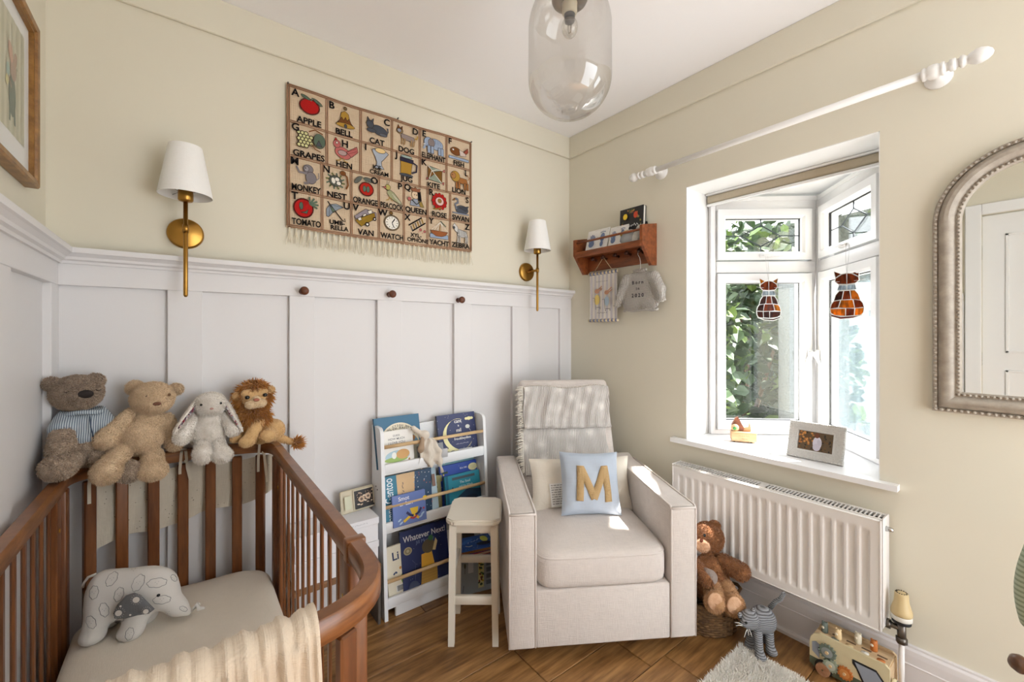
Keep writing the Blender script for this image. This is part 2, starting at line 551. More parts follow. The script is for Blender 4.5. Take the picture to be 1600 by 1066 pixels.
def thin_glass(name, tint=(1, 1, 1), base=0.04, edge=0.5, milk=0.0, milkcol=(1, 1, 1), streak=False):
    """a pane: mostly lets light straight through, mirrors a little, more at grazing angles"""
    m = bpy.data.materials.new(name); m.use_nodes = True; nt = m.node_tree
    nt.nodes.clear()
    out = nd(nt, 'ShaderNodeOutputMaterial'); tr = nd(nt, 'ShaderNodeBsdfTransparent'); gl = nd(nt, 'ShaderNodeBsdfGlossy')
    tr.inputs[0].default_value = (*tint, 1); gl.inputs['Roughness'].default_value = 0.02
    lw = nd(nt, 'ShaderNodeLayerWeight'); lw.inputs[0].default_value = 0.35
    ma = nd(nt, 'ShaderNodeMath', operation='MULTIPLY_ADD'); ma.inputs[1].default_value = edge; ma.inputs[2].default_value = base
    nt.links.new(lw.outputs['Facing'], ma.inputs[0])
    mx = nd(nt, 'ShaderNodeMixShader'); nt.links.new(ma.outputs[0], mx.inputs[0])
    nt.links.new(tr.outputs[0], mx.inputs[1]); nt.links.new(gl.outputs[0], mx.inputs[2])
    last = mx.outputs[0]
    if milk:
        df = nd(nt, 'ShaderNodeBsdfTranslucent'); df.inputs[0].default_value = (*milkcol, 1)
        d2 = nd(nt, 'ShaderNodeBsdfDiffuse'); d2.inputs[0].default_value = (*milkcol, 1)
        ad = nd(nt, 'ShaderNodeMixShader'); ad.inputs[0].default_value = 0.4
        nt.links.new(df.outputs[0], ad.inputs[1]); nt.links.new(d2.outputs[0], ad.inputs[2])
        m3 = nd(nt, 'ShaderNodeMixShader'); m3.inputs[0].default_value = milk
        if streak:
            v = coords(nt, (60, 60, 3)); n = noise(nt, v, 1.0, 5, 0.6)
            rr = nd(nt, 'ShaderNodeMapRange'); rr.inputs[1].default_value = 0.35; rr.inputs[2].default_value = 0.7
            rr.inputs[3].default_value = milk * 0.45; rr.inputs[4].default_value = milk
            nt.links.new(n, rr.inputs[0]); nt.links.new(rr.outputs[0], m3.inputs[0])
        nt.links.new(last, m3.inputs[1]); nt.links.new(ad.outputs[0], m3.inputs[2]); last = m3.outputs[0]
    nt.links.new(last, out.inputs[0])
    return m

MT = {}
MT['ink'], _nt, _b = newmat('printed_ink')
_a = nd(_nt, 'ShaderNodeAttribute', attribute_name='Col'); _nt.links.new(_a.outputs['Color'], _b.inputs['Base Color']); _b.inputs['Roughness'].default_value = 0.45
MT['thread'], _nt, _b = newmat('wool_thread')
_a = nd(_nt, 'ShaderNodeAttribute', attribute_name='Col'); _nt.links.new(_a.outputs['Color'], _b.inputs['Base Color']); _b.inputs['Roughness'].default_value = 0.95
_b.inputs['Specular IOR Level'].default_value = 0.1
bump(_nt, _b, noise(_nt, coords(_nt), 500, 4), 0.6, 0.001)
MT['wall'] = plain('cream_wall_paint', (221, 215, 197), 0.75, nscale=90, nstr=0.05, var=0.025)
MT['ceil'] = plain('white_ceiling_paint', (248, 247, 248), 0.85, nscale=60, nstr=0.04)
MT['panel'] = plain('panelling_paint', (223, 221, 221), 0.5, nscale=50, nstr=0.03)
MT['reveal'] = plain('reveal_white_paint', (238, 238, 236), 0.6, nscale=60, nstr=0.03)
MT['gloss'] = plain('white_gloss_paint', (238, 238, 238), 0.28)
MT['upvc'] = plain('white_window_plastic', (240, 240, 240), 0.25)
MT['black'] = plain('black_rubber', (18, 18, 20), 0.6)
MT['oak'] = wood('oak_floor_board', (118, 82, 46), (196, 150, 96), (2.2, 26, 26), 0.42, 2.2, 0.16, knots=True)
MT['cot'] = wood('walnut_cot_wood', (88, 48, 22), (142, 86, 44), (14, 14, 1.5), 0.33, 3.0, 0.05, coat=0.15)
MT['cotrail'] = wood('walnut_rail_wood', (98, 56, 28), (158, 102, 58), (4, 4, 30), 0.3, 3.0, 0.05, coat=0.2)
MT['rack'] = wood('chestnut_rack_wood', (98, 48, 22), (158, 88, 46), (16, 2, 16), 0.35, 3.0, 0.05)
MT['dowel'] = wood('pale_beech', (206, 170, 122), (232, 204, 160), (4, 20, 20), 0.45, 2.0, 0.03)
MT['beech2'] = wood('beech_block', (196, 150, 108), (220, 178, 134), (6, 20, 20), 0.5, 3.0, 0.03)
MT['brass'] = plain('aged_brass', (170, 128, 62), 0.28, 1.0, nscale=30, nstr=0.02)
MT['brassdark'] = plain('bronze_metal', (120, 104, 82), 0.3, 1.0)
MT['chrome'] = plain('chrome', (190, 190, 188), 0.15, 1.0)
MT['steel'] = plain('dull_steel', (110, 104, 98), 0.35, 1.0)
MT['rad'] = plain('radiator_enamel', (232, 228, 224), 0.35)
MT['shade'] = fabric('white_lampshade_linen', (244, 243, 240), 900, 0.2, var=0.02)
MT['glass'] = thin_glass('window_glass', base=.012, edge=.25)
MT['glassdirty'] = thin_glass('streaked_window_glass', base=.012, edge=.22, milk=0.11, milkcol=(0.60, 0.76, 0.84), streak=True)
MT['globe'] = thin_glass('smoked_globe_glass', (0.89, 0.88, 0.86), 0.06, 0.6)
MT['bulb'] = thin_glass('bulb_glass', (0.96, 0.94, 0.9), 0.08, 0.6)
MT['lead'] = plain('window_lead', (70, 76, 82), 0.5, 0.4)

# ================================================================ the room
RX0, RH, YN = -2.235, 2.40, -3.0      # left wall, ceiling height, near end of the room
# floor: a slab with each board laid on it
fl = MB().box((RX0 - .1, YN, -.06), (0.1, 0.1, -.012))
floor = struct('floor', fl, plain('subfloor', (60, 42, 26), 0.8))
random.seed(4)
rows = [0.0, -.035, -.225, -.425, -.625, -.815, -.985, -1.165, -1.345, -1.53, -1.72, -1.91, -2.10, -2.29, -2.48, -2.67, -2.86, -3.0]
joint = {1: [-1.09], 3: [-1.62], 4: [-.925], 5: [-1.55, -.585], 6: [-1.2, -.50], 7: [-1.7, -.62], 8: [-.9]}
for i in range(len(rows) - 1):
    xs = [RX0] + joint.get(i, [random.uniform(-1.8, -1.2), random.uniform(-.8, -.3)]) + [0.0]
    for a, b in zip(xs[:-1], xs[1:]):
        m = MB().rbox((a + .0013, rows[i+1] + .0013, -.012), (b - .0013, rows[i] - .0013, random.uniform(-.0008, 0.0)), .0015, 1, smooth=False)
        obj('floor_board', m, MT['oak'], floor)

# back wall
wb = struct('wall_back', MB().box((RX0 - .1, 0, 0), (.1, .1, RH)), MT['wall'])
# left wall with a door in it
DY0, DY1, DZ = -1.56, -2.34, 1.955
ml = MB()
ml.box((RX0 - .1, DY0, 0), (RX0, 0, RH)); ml.box((RX0 - .1, YN, 0), (RX0, DY1, RH)); ml.box((RX0 - .1, DY1, DZ), (RX0, DY0, RH))
wl = struct('wall_left', ml, MT['wall'])
# near wall behind the camera, its opening made up to light the left wall
nw = MB(); nw.box((RX0 - .1, YN - .1, 0), (-1.25, YN, RH)); nw.box((-1.25, YN - .1, 2.15), (.1, YN, RH))
struct('wall_near', nw, MT['wall'])
struct('ceiling', MB().box((RX0 - .1, YN, RH), (.1, .1, RH + .06)), MT['ceil'])
# right wall around the window opening
OY0, OY1, OZ0, OZ1, TH = -.781, -1.496, .68, 1.886, .20
mr = MB()
mr.box((0, OY0, 0), (TH, .1, RH)); mr.box((0, YN, 0), (TH, OY1, RH))
mr.box((0, OY1, OZ1), (TH, OY0, RH)); mr.box((0, OY1, 0), (TH, OY0, OZ0 - .02))
wr = struct('wall_right', mr, MT['wall'])
# white plastered reveal
rv = MB()
rv.box((.0005, OY0 - .003, OZ0), (TH + .03, OY0 + .004, OZ1)); rv.box((.0005, OY1 - .004, OZ0), (TH + .03, OY1 + .003, OZ1))
rv.box((.0005, OY1, OZ1 - .003), (TH, OY0, OZ1 + .004))
struct('trim_1', rv, MT['reveal'], label='white plastered window reveal')

# picture-rail boards under the ceiling
struct('trim_2', MB().rbox((RX0, -.014, 2.27), (0, 0, RH), .003, 1, smooth=False), MT['wall'], label='cream flat board below the ceiling on the back wall')
struct('trim_3', MB().rbox((-.014, YN, 2.27), (0, -.014, RH), .003, 1, smooth=False), MT['wall'], label='cream flat board below the ceiling on the window wall')

# panelling: skin, rails, battens, moulded cap
PZ = 1.334
STEP = -.352
def dado(y):  # cap profile (o, z), o = how far it stands out from the wall plane at y
    return [(0, 1.400), (.008, 1.400), (.010, 1.408), (.018, 1.412), (.020, 1.420), (.030, 1.428), (.036, 1.431), (.036, 1.447), (0, 1.449)]
bx = [(-2.235, -2.205), (-1.948, -1.852), (-1.576, -1.484), (-1.226, -1.112), (-.838, -.736), (-.470, STEP), (-.096, 0.0)]
for i in range(len(bx)):
    a, b = bx[i]
    pr = .014 if b > -.2 else .026
    obj('batten', MB().rbox((a, -pr - .004, .15), (b, 0, PZ), .0015, 1, smooth=False), MT['panel'], wb)
    if i:
        yy = .002 if b > -.2 else .012
        obj('wall_panel', MB().box((bx[i-1][1], -yy, .15), (a, 0, PZ)), MT['panel'], wb)
obj('panel_rail', MB().rbox((RX0, -.030, PZ), (STEP, 0, 1.402), .0015, 1, smooth=False), MT['panel'], wb)
obj('panel_rail', MB().rbox((STEP, -.018, PZ), (0, 0, 1.402), .0015, 1, smooth=False), MT['panel'], wb)
def cap(path, base):
    return MB().sweep(path, [(o + base, z) for o, z in dado(0)], smooth=False)
struct('trim_4', cap([(RX0, 0), (STEP, 0)], .030), MT['panel'], label='white moulded dado cap along the back wall')
struct('trim_5', cap([(STEP, 0), (0.0, 0)], .016), MT['panel'], label='shorter set-back length of dado cap by the corner')
struct('trim_6', cap([(RX0, DY0 + .08), (RX0, 0)], .030), MT['panel'], label='white moulded dado cap on the left wall')
lb = [(-.030, -.105), (-.46, -.56), (-.92, -1.02), (-1.40, DY0 + .08)]
prev = -.03
for a, b in lb:
    obj('batten', MB().rbox((RX0, b, .15), (RX0 + .030, a, PZ), .0015, 1, smooth=False), MT['panel'], wl)
    if prev > a: obj('wall_panel', MB().box((RX0, a, .15), (RX0 + .012, prev, PZ)), MT['panel'], wl)
    prev = b
obj('panel_rail', MB().rbox((RX0, DY0 + .08, PZ), (RX0 + .031, -.03, 1.402), .0015, 1, smooth=False), MT['panel'], wl)
struct('baseboard_back', MB().rbox((RX0, -.030, 0), (0, 0, .15), .002, 1, smooth=False), MT['panel'])
struct('baseboard_left', MB().rbox((RX0, DY0 + .08, 0), (RX0 + .032, -.03, .15), .002, 1, smooth=False), MT['panel'])
bp = [(0, 0), (.030, 0), (.030, .012), (.026, .018), (.018, .018), (.018, .098), (.021, .101), (.018, .104), (.018, .130), (.016, .146), (.010, .152), (.010, .158), (0, .160)]
struct('baseboard_right', MB().sweep([(0, -.016), (0, YN)], bp, smooth=False), plain('skirting_paint', (222, 217, 216), 0.45))

# door, seen in the mirror
dr = struct('door_1', MB().rbox((RX0 - .06, DY1, .005), (RX0 - .02, DY0, DZ - .005), .002, 1, smooth=False), MT['gloss'], label='white panelled door in the left wall, seen in the mirror')
for z0, z1 in ((.2, .95), (1.06, 1.82)):
    for y0, y1 in ((DY0 - .10, DY0 - .34), (DY0 - .44, DY0 - .68)):
        m = MB()
        for (a0, b0, a1, b1) in ((y1, z0, y0, z0 + .014), (y1, z1 - .014, y0, z1), (y1, z0, y1 + .014, z1), (y0 - .014, z0, y0, z1)):
            m.rbox((RX0 - .022, a0, b0), (RX0 - .012, a1, b1), .002, 1, smooth=False)
        obj('door_panel', m, MT['gloss'], dr)
for z in (.25, 1.02, 1.71):
    obj('hinge', MB().tube([(RX0 - .012, DY0 + .006, z - .045), (RX0 - .012, DY0 + .006, z + .045)], .007, 8), MT['steel'], dr)
ar = MB()
ar.rbox((RX0 - .04, DY0 + .001, 0), (RX0 + .018, DY0 + .075, DZ + .07), .004, 1, smooth=False)
ar.rbox((RX0 - .04, DY1 - .075, 0), (RX0 + .018, DY1 - .001, DZ + .07), .004, 1, smooth=False)
ar.rbox((RX0 - .04, DY1 - .0005, DZ + .001), (RX0 + .017, DY0 + .0005, DZ + .07), .004, 1, smooth=False)
obj('door_frame', ar, MT['gloss'], dr)

# ---------------------------------------------------------------- triangular bay window
P0 = Vector((TH + .005, OY0 - .003, 0)); AP = Vector((.628, (OY0 + OY1) / 2, 0)); P1 = Vector((TH + .005, OY1 + .003, 0))
LEN = (AP - P0).length
bay = MB()
tri = [(TH - .001, OY0 + .05), (TH - .001, OY1 - .05), (AP.x + .14, AP.y - .02), (AP.x + .14, AP.y + .02)]
bay.prism(tri, OZ1 - .003, OZ1 + .1)
bay.prism(tri, OZ0 - .12, OZ0 - .022)
struct('trim_7', bay, MT['reveal'], label='white soffit and base of the pointed bay')
# sill board: nosing in the room, running back into the bay
sl = MB().prism([(-.034, -.717), (-.034, -1.547), (0, -1.547), (0, OY1 + .001), (P1.x + .02, OY1 + .006), (AP.x - .01, AP.y), (P0.x + .02, OY0 - .006), (0, OY0 - .001), (0, -.717)][::-1], OZ0 - .020, OZ0)
struct('trim_8', sl, MT['gloss'], label='white gloss window sill with horned ends')

def window(name, A, B, lab, dirty, hang):
    """one leaf of the bay between A and B; local x along the leaf, y into the room, z up"""
    d = (B - A).normalized(); L = (B - A).length
    w = bpy.data.objects.new(name, None); COL.objects.link(w); w.empty_display_size = .05
    w['kind'] = 'structure'; w['label'] = lab
    inw = Vector((d.y, -d.x, 0))
    if inw.dot(Vector((-1, 0, 0))) < 0: inw = -inw
    w.matrix_world = Matrix(((d.x, inw.x, 0, A.x), (d.y, inw.y, 0, A.y), (0, 0, 1, 0), (0, 0, 0, 1)))
    x0, x1 = .0, L - .012
    def ring(xa, xb, za, zb, t, y0, y1, r=.004):
        m = MB()
        poly = lambda i: [(xa + i, za + i), (xb - i, za + i), (xb - i, zb - i), (xa + i, zb - i)]
        o = poly(0); q = poly(t); b = poly(t - .010)
        vs = []
        for pts, y in ((o, y0), (o, y1), (b, y1), (q, y1 - .012), (q, y0)):
            vs += [(x, y, z) for x, z in pts]
        fs = []
        for k in range(5):
            for i in range(4):
                j = (i + 1) % 4; k2 = (k + 1) % 5
                fs.append((k*4+i, k*4+j, k2*4+j, k2*4+i))
        return m.add(vs, fs, 0, False)
    za, zb, zt0, zt1 = .682, 1.868, 1.488, 1.545
    obj('window_frame', ring(x0, x1, za, zb, .030, -.03, .030), MT['upvc'], w)
    obj('head_rail', MB().rbox((x0 + .026, -.03, 1.800), (x1 - .026, .028, zb - .002), .003, 1), MT['upvc'], w)
    obj('transom', MB().rbox((x0 + .028, -.03, zt0), (x1 - .028, .030, zt1), .004, 2), MT['upvc'], w)
    sx0, sx1 = .030, L - .066
    obj('mullion', MB().rbox((sx1 + .004, -.03, za + .025), (x1 - .025, .027, zb - .025), .003, 1), MT['upvc'], w)
    f = obj('fanlight_sash', ring(sx0, sx1, zt1 + .006, 1.803, .042, -.028, .040), MT['upvc'], w)
    c = obj('casement_sash', ring(sx0, sx1, .706, zt0 - .006, .044, -.028, .040), MT['upvc'], w)
    gx0, gx1 = sx0 + .038, sx1 - .038
    g = MT['glassdirty'] if dirty else MT['glass']
    obj('pane', MB().box((gx0, -.004, zt1 + .044), (gx1, 0, 1.765)), MT['glass'], f)
    obj('pane', MB().box((gx0, -.004, .746), (gx1, 0, zt0 - .046)), g, c)
    for (nm, par, a, b) in (('gasket', f, zt1 + .047, 1.762), ('gasket', c, .749, zt0 - .049)):
        m = MB()
        for (ax, bz, cx, dz) in ((gx0, a, gx1, a + .003), (gx0, b - .003, gx1, b), (gx0 + .002, a, gx0 + .006, b), (gx1 - .006, a, gx1 - .002, b)):
            m.box((ax, .0005, bz), (cx, .012, dz))
        obj(nm, m, MT['black'], par)
    # leaded diamond
    ld = MB(); cx = (gx0 + gx1) / 2; cz = (zt1 + 1.809) / 2; hx, hz = (gx1 - gx0) * .255, .053
    D = [(cx - hx, cz), (cx, cz + hz), (cx + hx, cz), (cx, cz - hz)]
    segs = [(D[i], D[(i+1) % 4]) for i in range(4)] + [(D[0], (gx0, cz)), (D[2], (gx1, cz)), (D[1], (cx, 1.765)), (D[3], (cx, zt1 + .044))]
    for a, b in segs: ld.tube([(a[0], .001, a[1]), (b[0], .001, b[1])], .0028, 6)
    obj('leading', ld, MT['lead'], f)
    h = MB()
    h.rbox((cx - .03, .040, zt1 + .018), (cx + .030, .050, zt1 + .032), .003, 1); h.rbox((cx - .018, .050, zt1 + .021), (cx + .085, .062, zt1 + .031), .003, 2)
    obj('window_handle', h, MT['upvc'], f)
    s = sx1 - .014
    h = MB(); h.rbox((s - .010, .040, 1.055), (s + .012, .052, 1.105), .004, 2); h.tube([(s, .052, 1.09), (s, .072, 1.088), (s + .012, .082, 1.06), (s + .024, .084, 1.03)], [.008, .009, .008, .006], 10)
    obj('window_handle', h, MT['upvc'], c)
    return w
win1 = window('window_1', P0, AP, 'white plastic window leaf left of the bay point, leaded fanlight', False, 0)
win2 = window('window_2', P1, AP, 'white plastic window leaf right of the bay point, streaked glass', True, 0)
pm = MB(); pm.tube([(AP.x + .01, AP.y, OZ0 + .001), (AP.x + .01, AP.y, OZ1 - .004)], .028, 12)
struct('trim_9', pm, MT['upvc'], label='white corner post where the window leaves meet')

# ---------------------------------------------------------------- garden outside the glass
struct('ground', MB().box((TH + .15, -6, -.5), (9, 6, -.4)), plain('bounce_paving', (150, 146, 136), 0.9, nscale=40, nstr=0.4, var=0.1, dist=.01))  # paving is made up, kept pale to bounce sunlight onto the ceiling
MT['leaf'] = plain('leaf_green', (46, 66, 36), 0.5, var=0.45, vscale=9, **{'Subsurface Weight': 0.0})
MT['leafy'] = plain('leaf_lime', (94, 116, 54), 0.5, var=0.3, vscale=9)
MT['bark'] = plain('bark', (84, 66, 48), 0.9, nscale=40, nstr=0.8, dist=.01)
def shrub(name, label, c, r, n, size, seed, mats, cat='shrub'):
    t = thing(name, label, cat, (c[0], c[1], -.4))
    rng = np.random.default_rng(seed); mb = MB()
    for i in range(n):
        u = rng.normal(0, 1, 3); u /= np.linalg.norm(u); q = rng.uniform(.35, 1.0) ** .5
        p = Vector((u[0]*r[0]*q, u[1]*r[1]*q, c[2] + .4 + u[2]*r[2]*q))
        e = Euler(rng.uniform(-1.1, 1.1, 3)).to_matrix() @ Euler((0, 0, rng.uniform(0, 6.3))).to_matrix()
        s = size * rng.uniform(.6, 1.3)
        pts = [(-.5, 0, 0), (-.2, .32, .06), (.2, .28, .05), (.55, 0, -.08), (.2, -.28, .05), (-.2, -.32, .06)]
        mb.add([p + e @ (Vector(a) * s) for a in pts], [(0, 1, 2, 3), (0, 3, 4, 5)], 0 if rng.random() < .8 else 1, False)
    fo = obj('foliage', mb, mats, t); fo['kind'] = 'stuff'
    st = MB()
    for k in range(4):
        a = k * 1.6 + seed; st.tube([(math.cos(a)*.05, math.sin(a)*.05, 0), (math.cos(a)*.1, math.sin(a)*.1, (c[2]+.4)*.6), (math.cos(a)*r[0]*.5, math.sin(a)*r[1]*.5, c[2] + .4 + r[2]*.3)], [.03, .024, .01], 7)
    obj('stem', st, MT['bark'], t)
    return t
G2 = [MT['leaf'], MT['leafy']]
shrub('garden_shrub', 'broad leaved green shrub close outside the left pane', (1.40, -.12, .85), (.50, .30, 1.05), 900, .12, 3, G2)
shrub('garden_shrub', 'dense green bush further back beyond the left pane', (2.75, .15, .95), (.80, .70, 1.45), 1800, .14, 5, G2)
shrub('garden_shrub', 'lime green bush seen high through the right pane', (3.1, -1.15, 1.0), (.55, .55, 1.4), 1200, .13, 9, [MT['leaf'], MT['leafy']])
hd_ = thing('garden_hedge', 'tall dark green hedge closing off the garden', 'hedge', (4.6, -.2, -.4))
rngh = np.random.default_rng(4)
def hedge(u, v):
    a = u * 2 * math.pi; c_, s_ = math.cos(a), math.sin(a)
    x = .45 * math.copysign(abs(c_) ** .4, c_); y = 2.6 * math.copysign(abs(s_) ** .4, s_)
    k = 1.0 if v < .9 else max(0, 1 - ((v - .9) / .1) ** 2) ** .5
    b = 1 + .06 * math.sin(y * 9 + v * 21) + .05 * math.sin(v * 33 + x * 7)
    return Vector((x * k * b, y * k, 2.95 * min(1, v / .93) * (1 + .03 * math.sin(y * 5))))
obj('hedge_mass', MB().grid(hedge, 90, 40), plain('hedge_dark', (30, 44, 24), .8, nscale=18, nstr=1.0, var=.4, dist=.05), hd_)
hl = MB()
for i in range(3800):
    u, v = rngh.uniform(.25, .75), rngh.uniform(.05, 1.0); p = hedge(u, v) + Vector(rngh.normal(0, .05, 3)) + Vector((-.05, 0, 0))
    e = Euler(rngh.uniform(-1.2, 1.2, 3)).to_matrix() @ Euler((0, 0, rngh.uniform(0, 6.3))).to_matrix(); s = .13 * rngh.uniform(.6, 1.3)
    hl.add([p + e @ (Vector(a) * s) for a in [(-.5, 0, 0), (-.2, .32, .06), (.2, .28, .05), (.55, 0, -.08), (.2, -.28, .05), (-.2, -.32, .06)]], [(0, 1, 2, 3), (0, 3, 4, 5)], 0 if rngh.random() < .7 else 1, False)
lf = obj('hedge_leaves', hl, G2, hd_); lf['kind'] = 'stuff'
gw = MB().rbox((1.75, -.67, -.4), (2.35, -.53, 1.62), .01, 1)
tag(obj('garden_wall', gw, plain('pebbledash', (108, 113, 114), 0.9, nscale=70, nstr=1.0, var=0.35, dist=.012, vscale=120)), 'grey pebbledashed garden wall end beyond the left pane', 'wall')

# ================================================================ cot
CXL, CXR, CY0, CY1 = -2.175, -1.640, -.200, -1.045
CC, CA = (CXL + CXR) / 2, (CXR - CXL) / 2
def cot_loop(ins=0.0, n=28, m=10):
    """plan of the cot rail, clockwise from the right back post towards the camera"""
    pts = []
    for i in range(m): pts.append((CXR - ins, CY0 + (CY1 - CY0) * i / m))
    for i in range(n + 1):
        a = math.pi * i / n; c, s = math.cos(a), math.sin(a)
        pts.append((CC + (CA - ins) * math.copysign(abs(c) ** (2/3.8), c), CY1 - (.205 - ins) * abs(s) ** (2/3.8)))
    for i in range(1, m): pts.append((CXL + ins, CY1 + (CY0 - CY1) * i / m))
    for i in range(n + 1):
        a = math.pi * i / n; c, s = -math.cos(a), math.sin(a)
        pts.append((CC + (CA - ins) * math.copysign(abs(c) ** (2/2.9), c), CY0 + (.140 - ins) * abs(s) ** (2/2.9)))
    return pts
def back_y(x, ins=0.0): return CY0 + (.140 - ins) * max(0, 1 - (abs(x - CC) / (CA - ins)) ** 2.9) ** (1/2.9)
def near_y(x, ins=0.0): return CY1 - (.205 - ins) * max(0, 1 - (abs(x - CC) / (CA - ins)) ** 3.8) ** (1/3.8)
cot = thing('baby_cot', 'dark walnut slatted cot with rounded ends beside the left wall', 'cot', (0, 0, 0))
RZ0, RZ1 = .753, .790
rp = [(-.016, RZ0 + .004), (-.013, RZ0), (.013, RZ0), (.016, RZ0 + .004), (.016, RZ1 - .006), (.011, RZ1), (-.011, RZ1), (-.016, RZ1 - .006)]
L = cot_loop(0)
n1 = 10; n2 = 10 + 28
seg = {'side_rail': [L[0:n1 + 1], L[n2:n2 + n1 + 1]], 'end_rail': [L[n1:n2 + 1], L[n2 + n1:] + [L[0]]]}
for nm, ps in seg.items():
    for p in ps:
        obj(nm, MB().sweep(p, [(o, z + (.002 if nm == 'end_rail' else 0)) for o, z in rp], smooth=True), MT['cotrail'], cot, flat=40)
lo_p = [(-.014, .155), (.014, .155), (.014, .205), (-.014, .205)]
obj('lower_rail', MB().sweep(L, lo_p, closed=True, smooth=False), MT['cot'], cot)
def slat(x, y, ang, w=.027, t=.014, z0=.19, z1=.745, name='slat'):
    o = obj(name, MB().rbox((-w/2, -t/2, z0), (w/2, t/2, z1), .003, 1, smooth=False), MT['cot'], cot, loc=(x, y, 0), rot=(0, 0, ang))
    return o
# end slats
for px in (139.5, 190.5, 240, 286, 329, 370.5, 407):
    x = W(px, 840, -.065).x
    y = back_y(x); x = W(px, 840, y).x; y = back_y(x)
    dy = (back_y(x + .01) - back_y(x - .01)) / .02
    slat(x, y, math.atan(dy), .030, .016)
for i in range(7):
    x = CC + (i - 3) * .066
    dy = (near_y(x + .01) - near_y(x - .01)) / .02
    slat(x, near_y(x), math.atan(dy), .030, .016)
for sx in (CXR, CXL):
    for i in range(10): slat(sx, CY0 - .108 - i * .0697, math.pi / 2, .017, .007)
    for y in (CY0 - .045, CY1 + .045):
        b = slat(sx, y, math.pi / 2, .052, .018, .16, .745, 'end_board')
        s = -1 if sx == CXR else 1
        for q in (s,):
            obj('bolt', MB().lathe([(.0, -.001), (.006, -.001), (.0065, .002), (.003, .003), (.0025, .001), (0, .001)], 12, M=RX(90 if (s * 1) < 0 else -90) @ T(0, 0, 0)), MT['brass'], b, loc=(0, -.0095 * (-s) if False else (.010 if sx == CXR else -.010), .66))
    for y in (CY0 + .003, CY1 - .003):
        obj('post', MB().rbox((sx - .018, y - .020, 0), (sx + .018, y + .020, RZ0 + .002), .004, 2), MT['cot'], cot)
for x in (CC - .17, CC + .17):
    for fy, s in ((near_y, 1), (back_y, -1)):
        obj('leg', MB().rbox((x - .02, fy(x) - .016, 0), (x + .02, fy(x) + .016, .2), .003, 1), MT['cot'], cot)
for sx in (CXR, CXL):
    obj('rail_joint', MB().rbox((sx - .0185, CY1 - .012, RZ0 - .002), (sx + .0185, CY1 + .012, RZ1 + .004), .003, 2), MT['cotrail'], cot)
bs = MB()
bl = cot_loop(.016)
bs.add([(x, y, .20) for x, y in bl] + [(x, y, .215) for x, y in bl], [tuple(range(len(bl)))[::-1], tuple(range(len(bl), 2*len(bl)))] + [(i, (i+1) % len(bl), len(bl) + (i+1) % len(bl), len(bl)+i) for i in range(len(bl))][::-1])
obj('base_board', bs, MT['cot'], cot)

# mattress with fitted sheet
MT['sheet'] = fabric('oat_cotton_sheet', (242, 232, 216), 900, 0.25, var=0.03, wr=1.2, ws=7)
ms = MB(); prof = [(.030, .216), (.022, .24), (.020, .31), (.024, .332), (.036, .345), (.060, .350)]
N = None
for i, (ins, z) in enumerate(prof):
    lp = cot_loop(ins); N = len(lp)
    ms.v += [(x, y, z + .0025 * math.sin(x * 31 + 2) * math.sin(y * 23) * (1 if z > .34 else 0)) for x, y in lp]
for i in range(len(prof) - 1):
    for k in range(N):
        f = (i*N+k, (i+1)*N+k, (i+1)*N+(k+1) % N, i*N+(k+1) % N)
        ms.f.append(f); ms.m.append(0); ms.s.append(True); ms.c.append(None)
base = ms.v[-N:]; cxm, cym = CC, (CY0 + CY1) / 2
for q in (.8, .6, .4, .2, .02):
    ms.v += [(cxm + (x - cxm) * q, cym + (y - cym) * q, .350 + .004 * (1 - q) + .003 * math.sin(x * q * 31 + 2) * math.sin(y * q * 23)) for x, y, z in base]
NP = len(prof) + 5
for i in range(len(prof) - 1, NP - 1):
    for k in range(N):
        ms.f.append((i*N+k, (i+1)*N+k, (i+1)*N+(k+1) % N, i*N+(k+1) % N)); ms.m.append(0); ms.s.append(True); ms.c.append(None)
for f in (tuple(range(N)), tuple((NP-1)*N + k for k in range(N))[::-1]):
    ms.f.append(f); ms.m.append(0); ms.s.append(True); ms.c.append(None)
mat_o = obj('cot_mattress', ms, MT['sheet'])
bm = bmesh.new(); bm.from_mesh(mat_o.data); bmesh.ops.recalc_face_normals(bm, faces=bm.faces); bm.to_mesh(mat_o.data); bm.free()
tag(mat_o, 'cot mattress in a plain oat coloured fitted sheet', 'mattress')

# muslin blanket over the near rail
MT['muslin'] = fabric('cream_muslin', (216, 200, 179), 420, 0.5, var=0.05, wr=1.5, ws=30, dist=.0015)
def muslin(u, v):
    x = -1.752 - u * .41 + .004 * math.sin(v * 11)
    yr = near_y(x); 
    s = (v - .40)                    # arc position, 0 = top of rail
    r = .028
    rip = .0050 * math.sin(u * 58 + 1.3 * math.sin(u * 9)) + .0045 * math.sin(u * 121 + v * 4) + .0018 * math.sin(u * 263 + v * 9) + .002 * math.sin(v * 40 + u * 7)
    d = s * .85
    top = RZ1 + .012
    if abs(d) < r * 1.57:
        a = d / r
        y = yr - r * math.sin(a); z = top + r * math.cos(a) - r + .006
        y -= rip * .6 * math.sin(a); z += rip * .35
    else:
        sg = 1 if d > 0 else -1
        y = yr - sg * (r + abs(rip) * 1.0 + .008 * (abs(d) - r*1.57)); z = top + .006 - r - (abs(d) - r * 1.57)
        y -= sg * rip * .6
    return (x, y, z)
bk = MB().grid(muslin, 150, 70)
def muslin2(u, v):
    p = Vector(muslin(u * .96 + .02, v)); 
    return (p.x, near_y(p.x) + (p.y - near_y(p.x)) * .72, p.z - .007)
bk.grid(muslin2, 110, 50)
tag(obj('muslin_blanket', bk, MT['muslin']), 'cream crinkled muslin blanket hung over the near end of the cot', 'blanket')

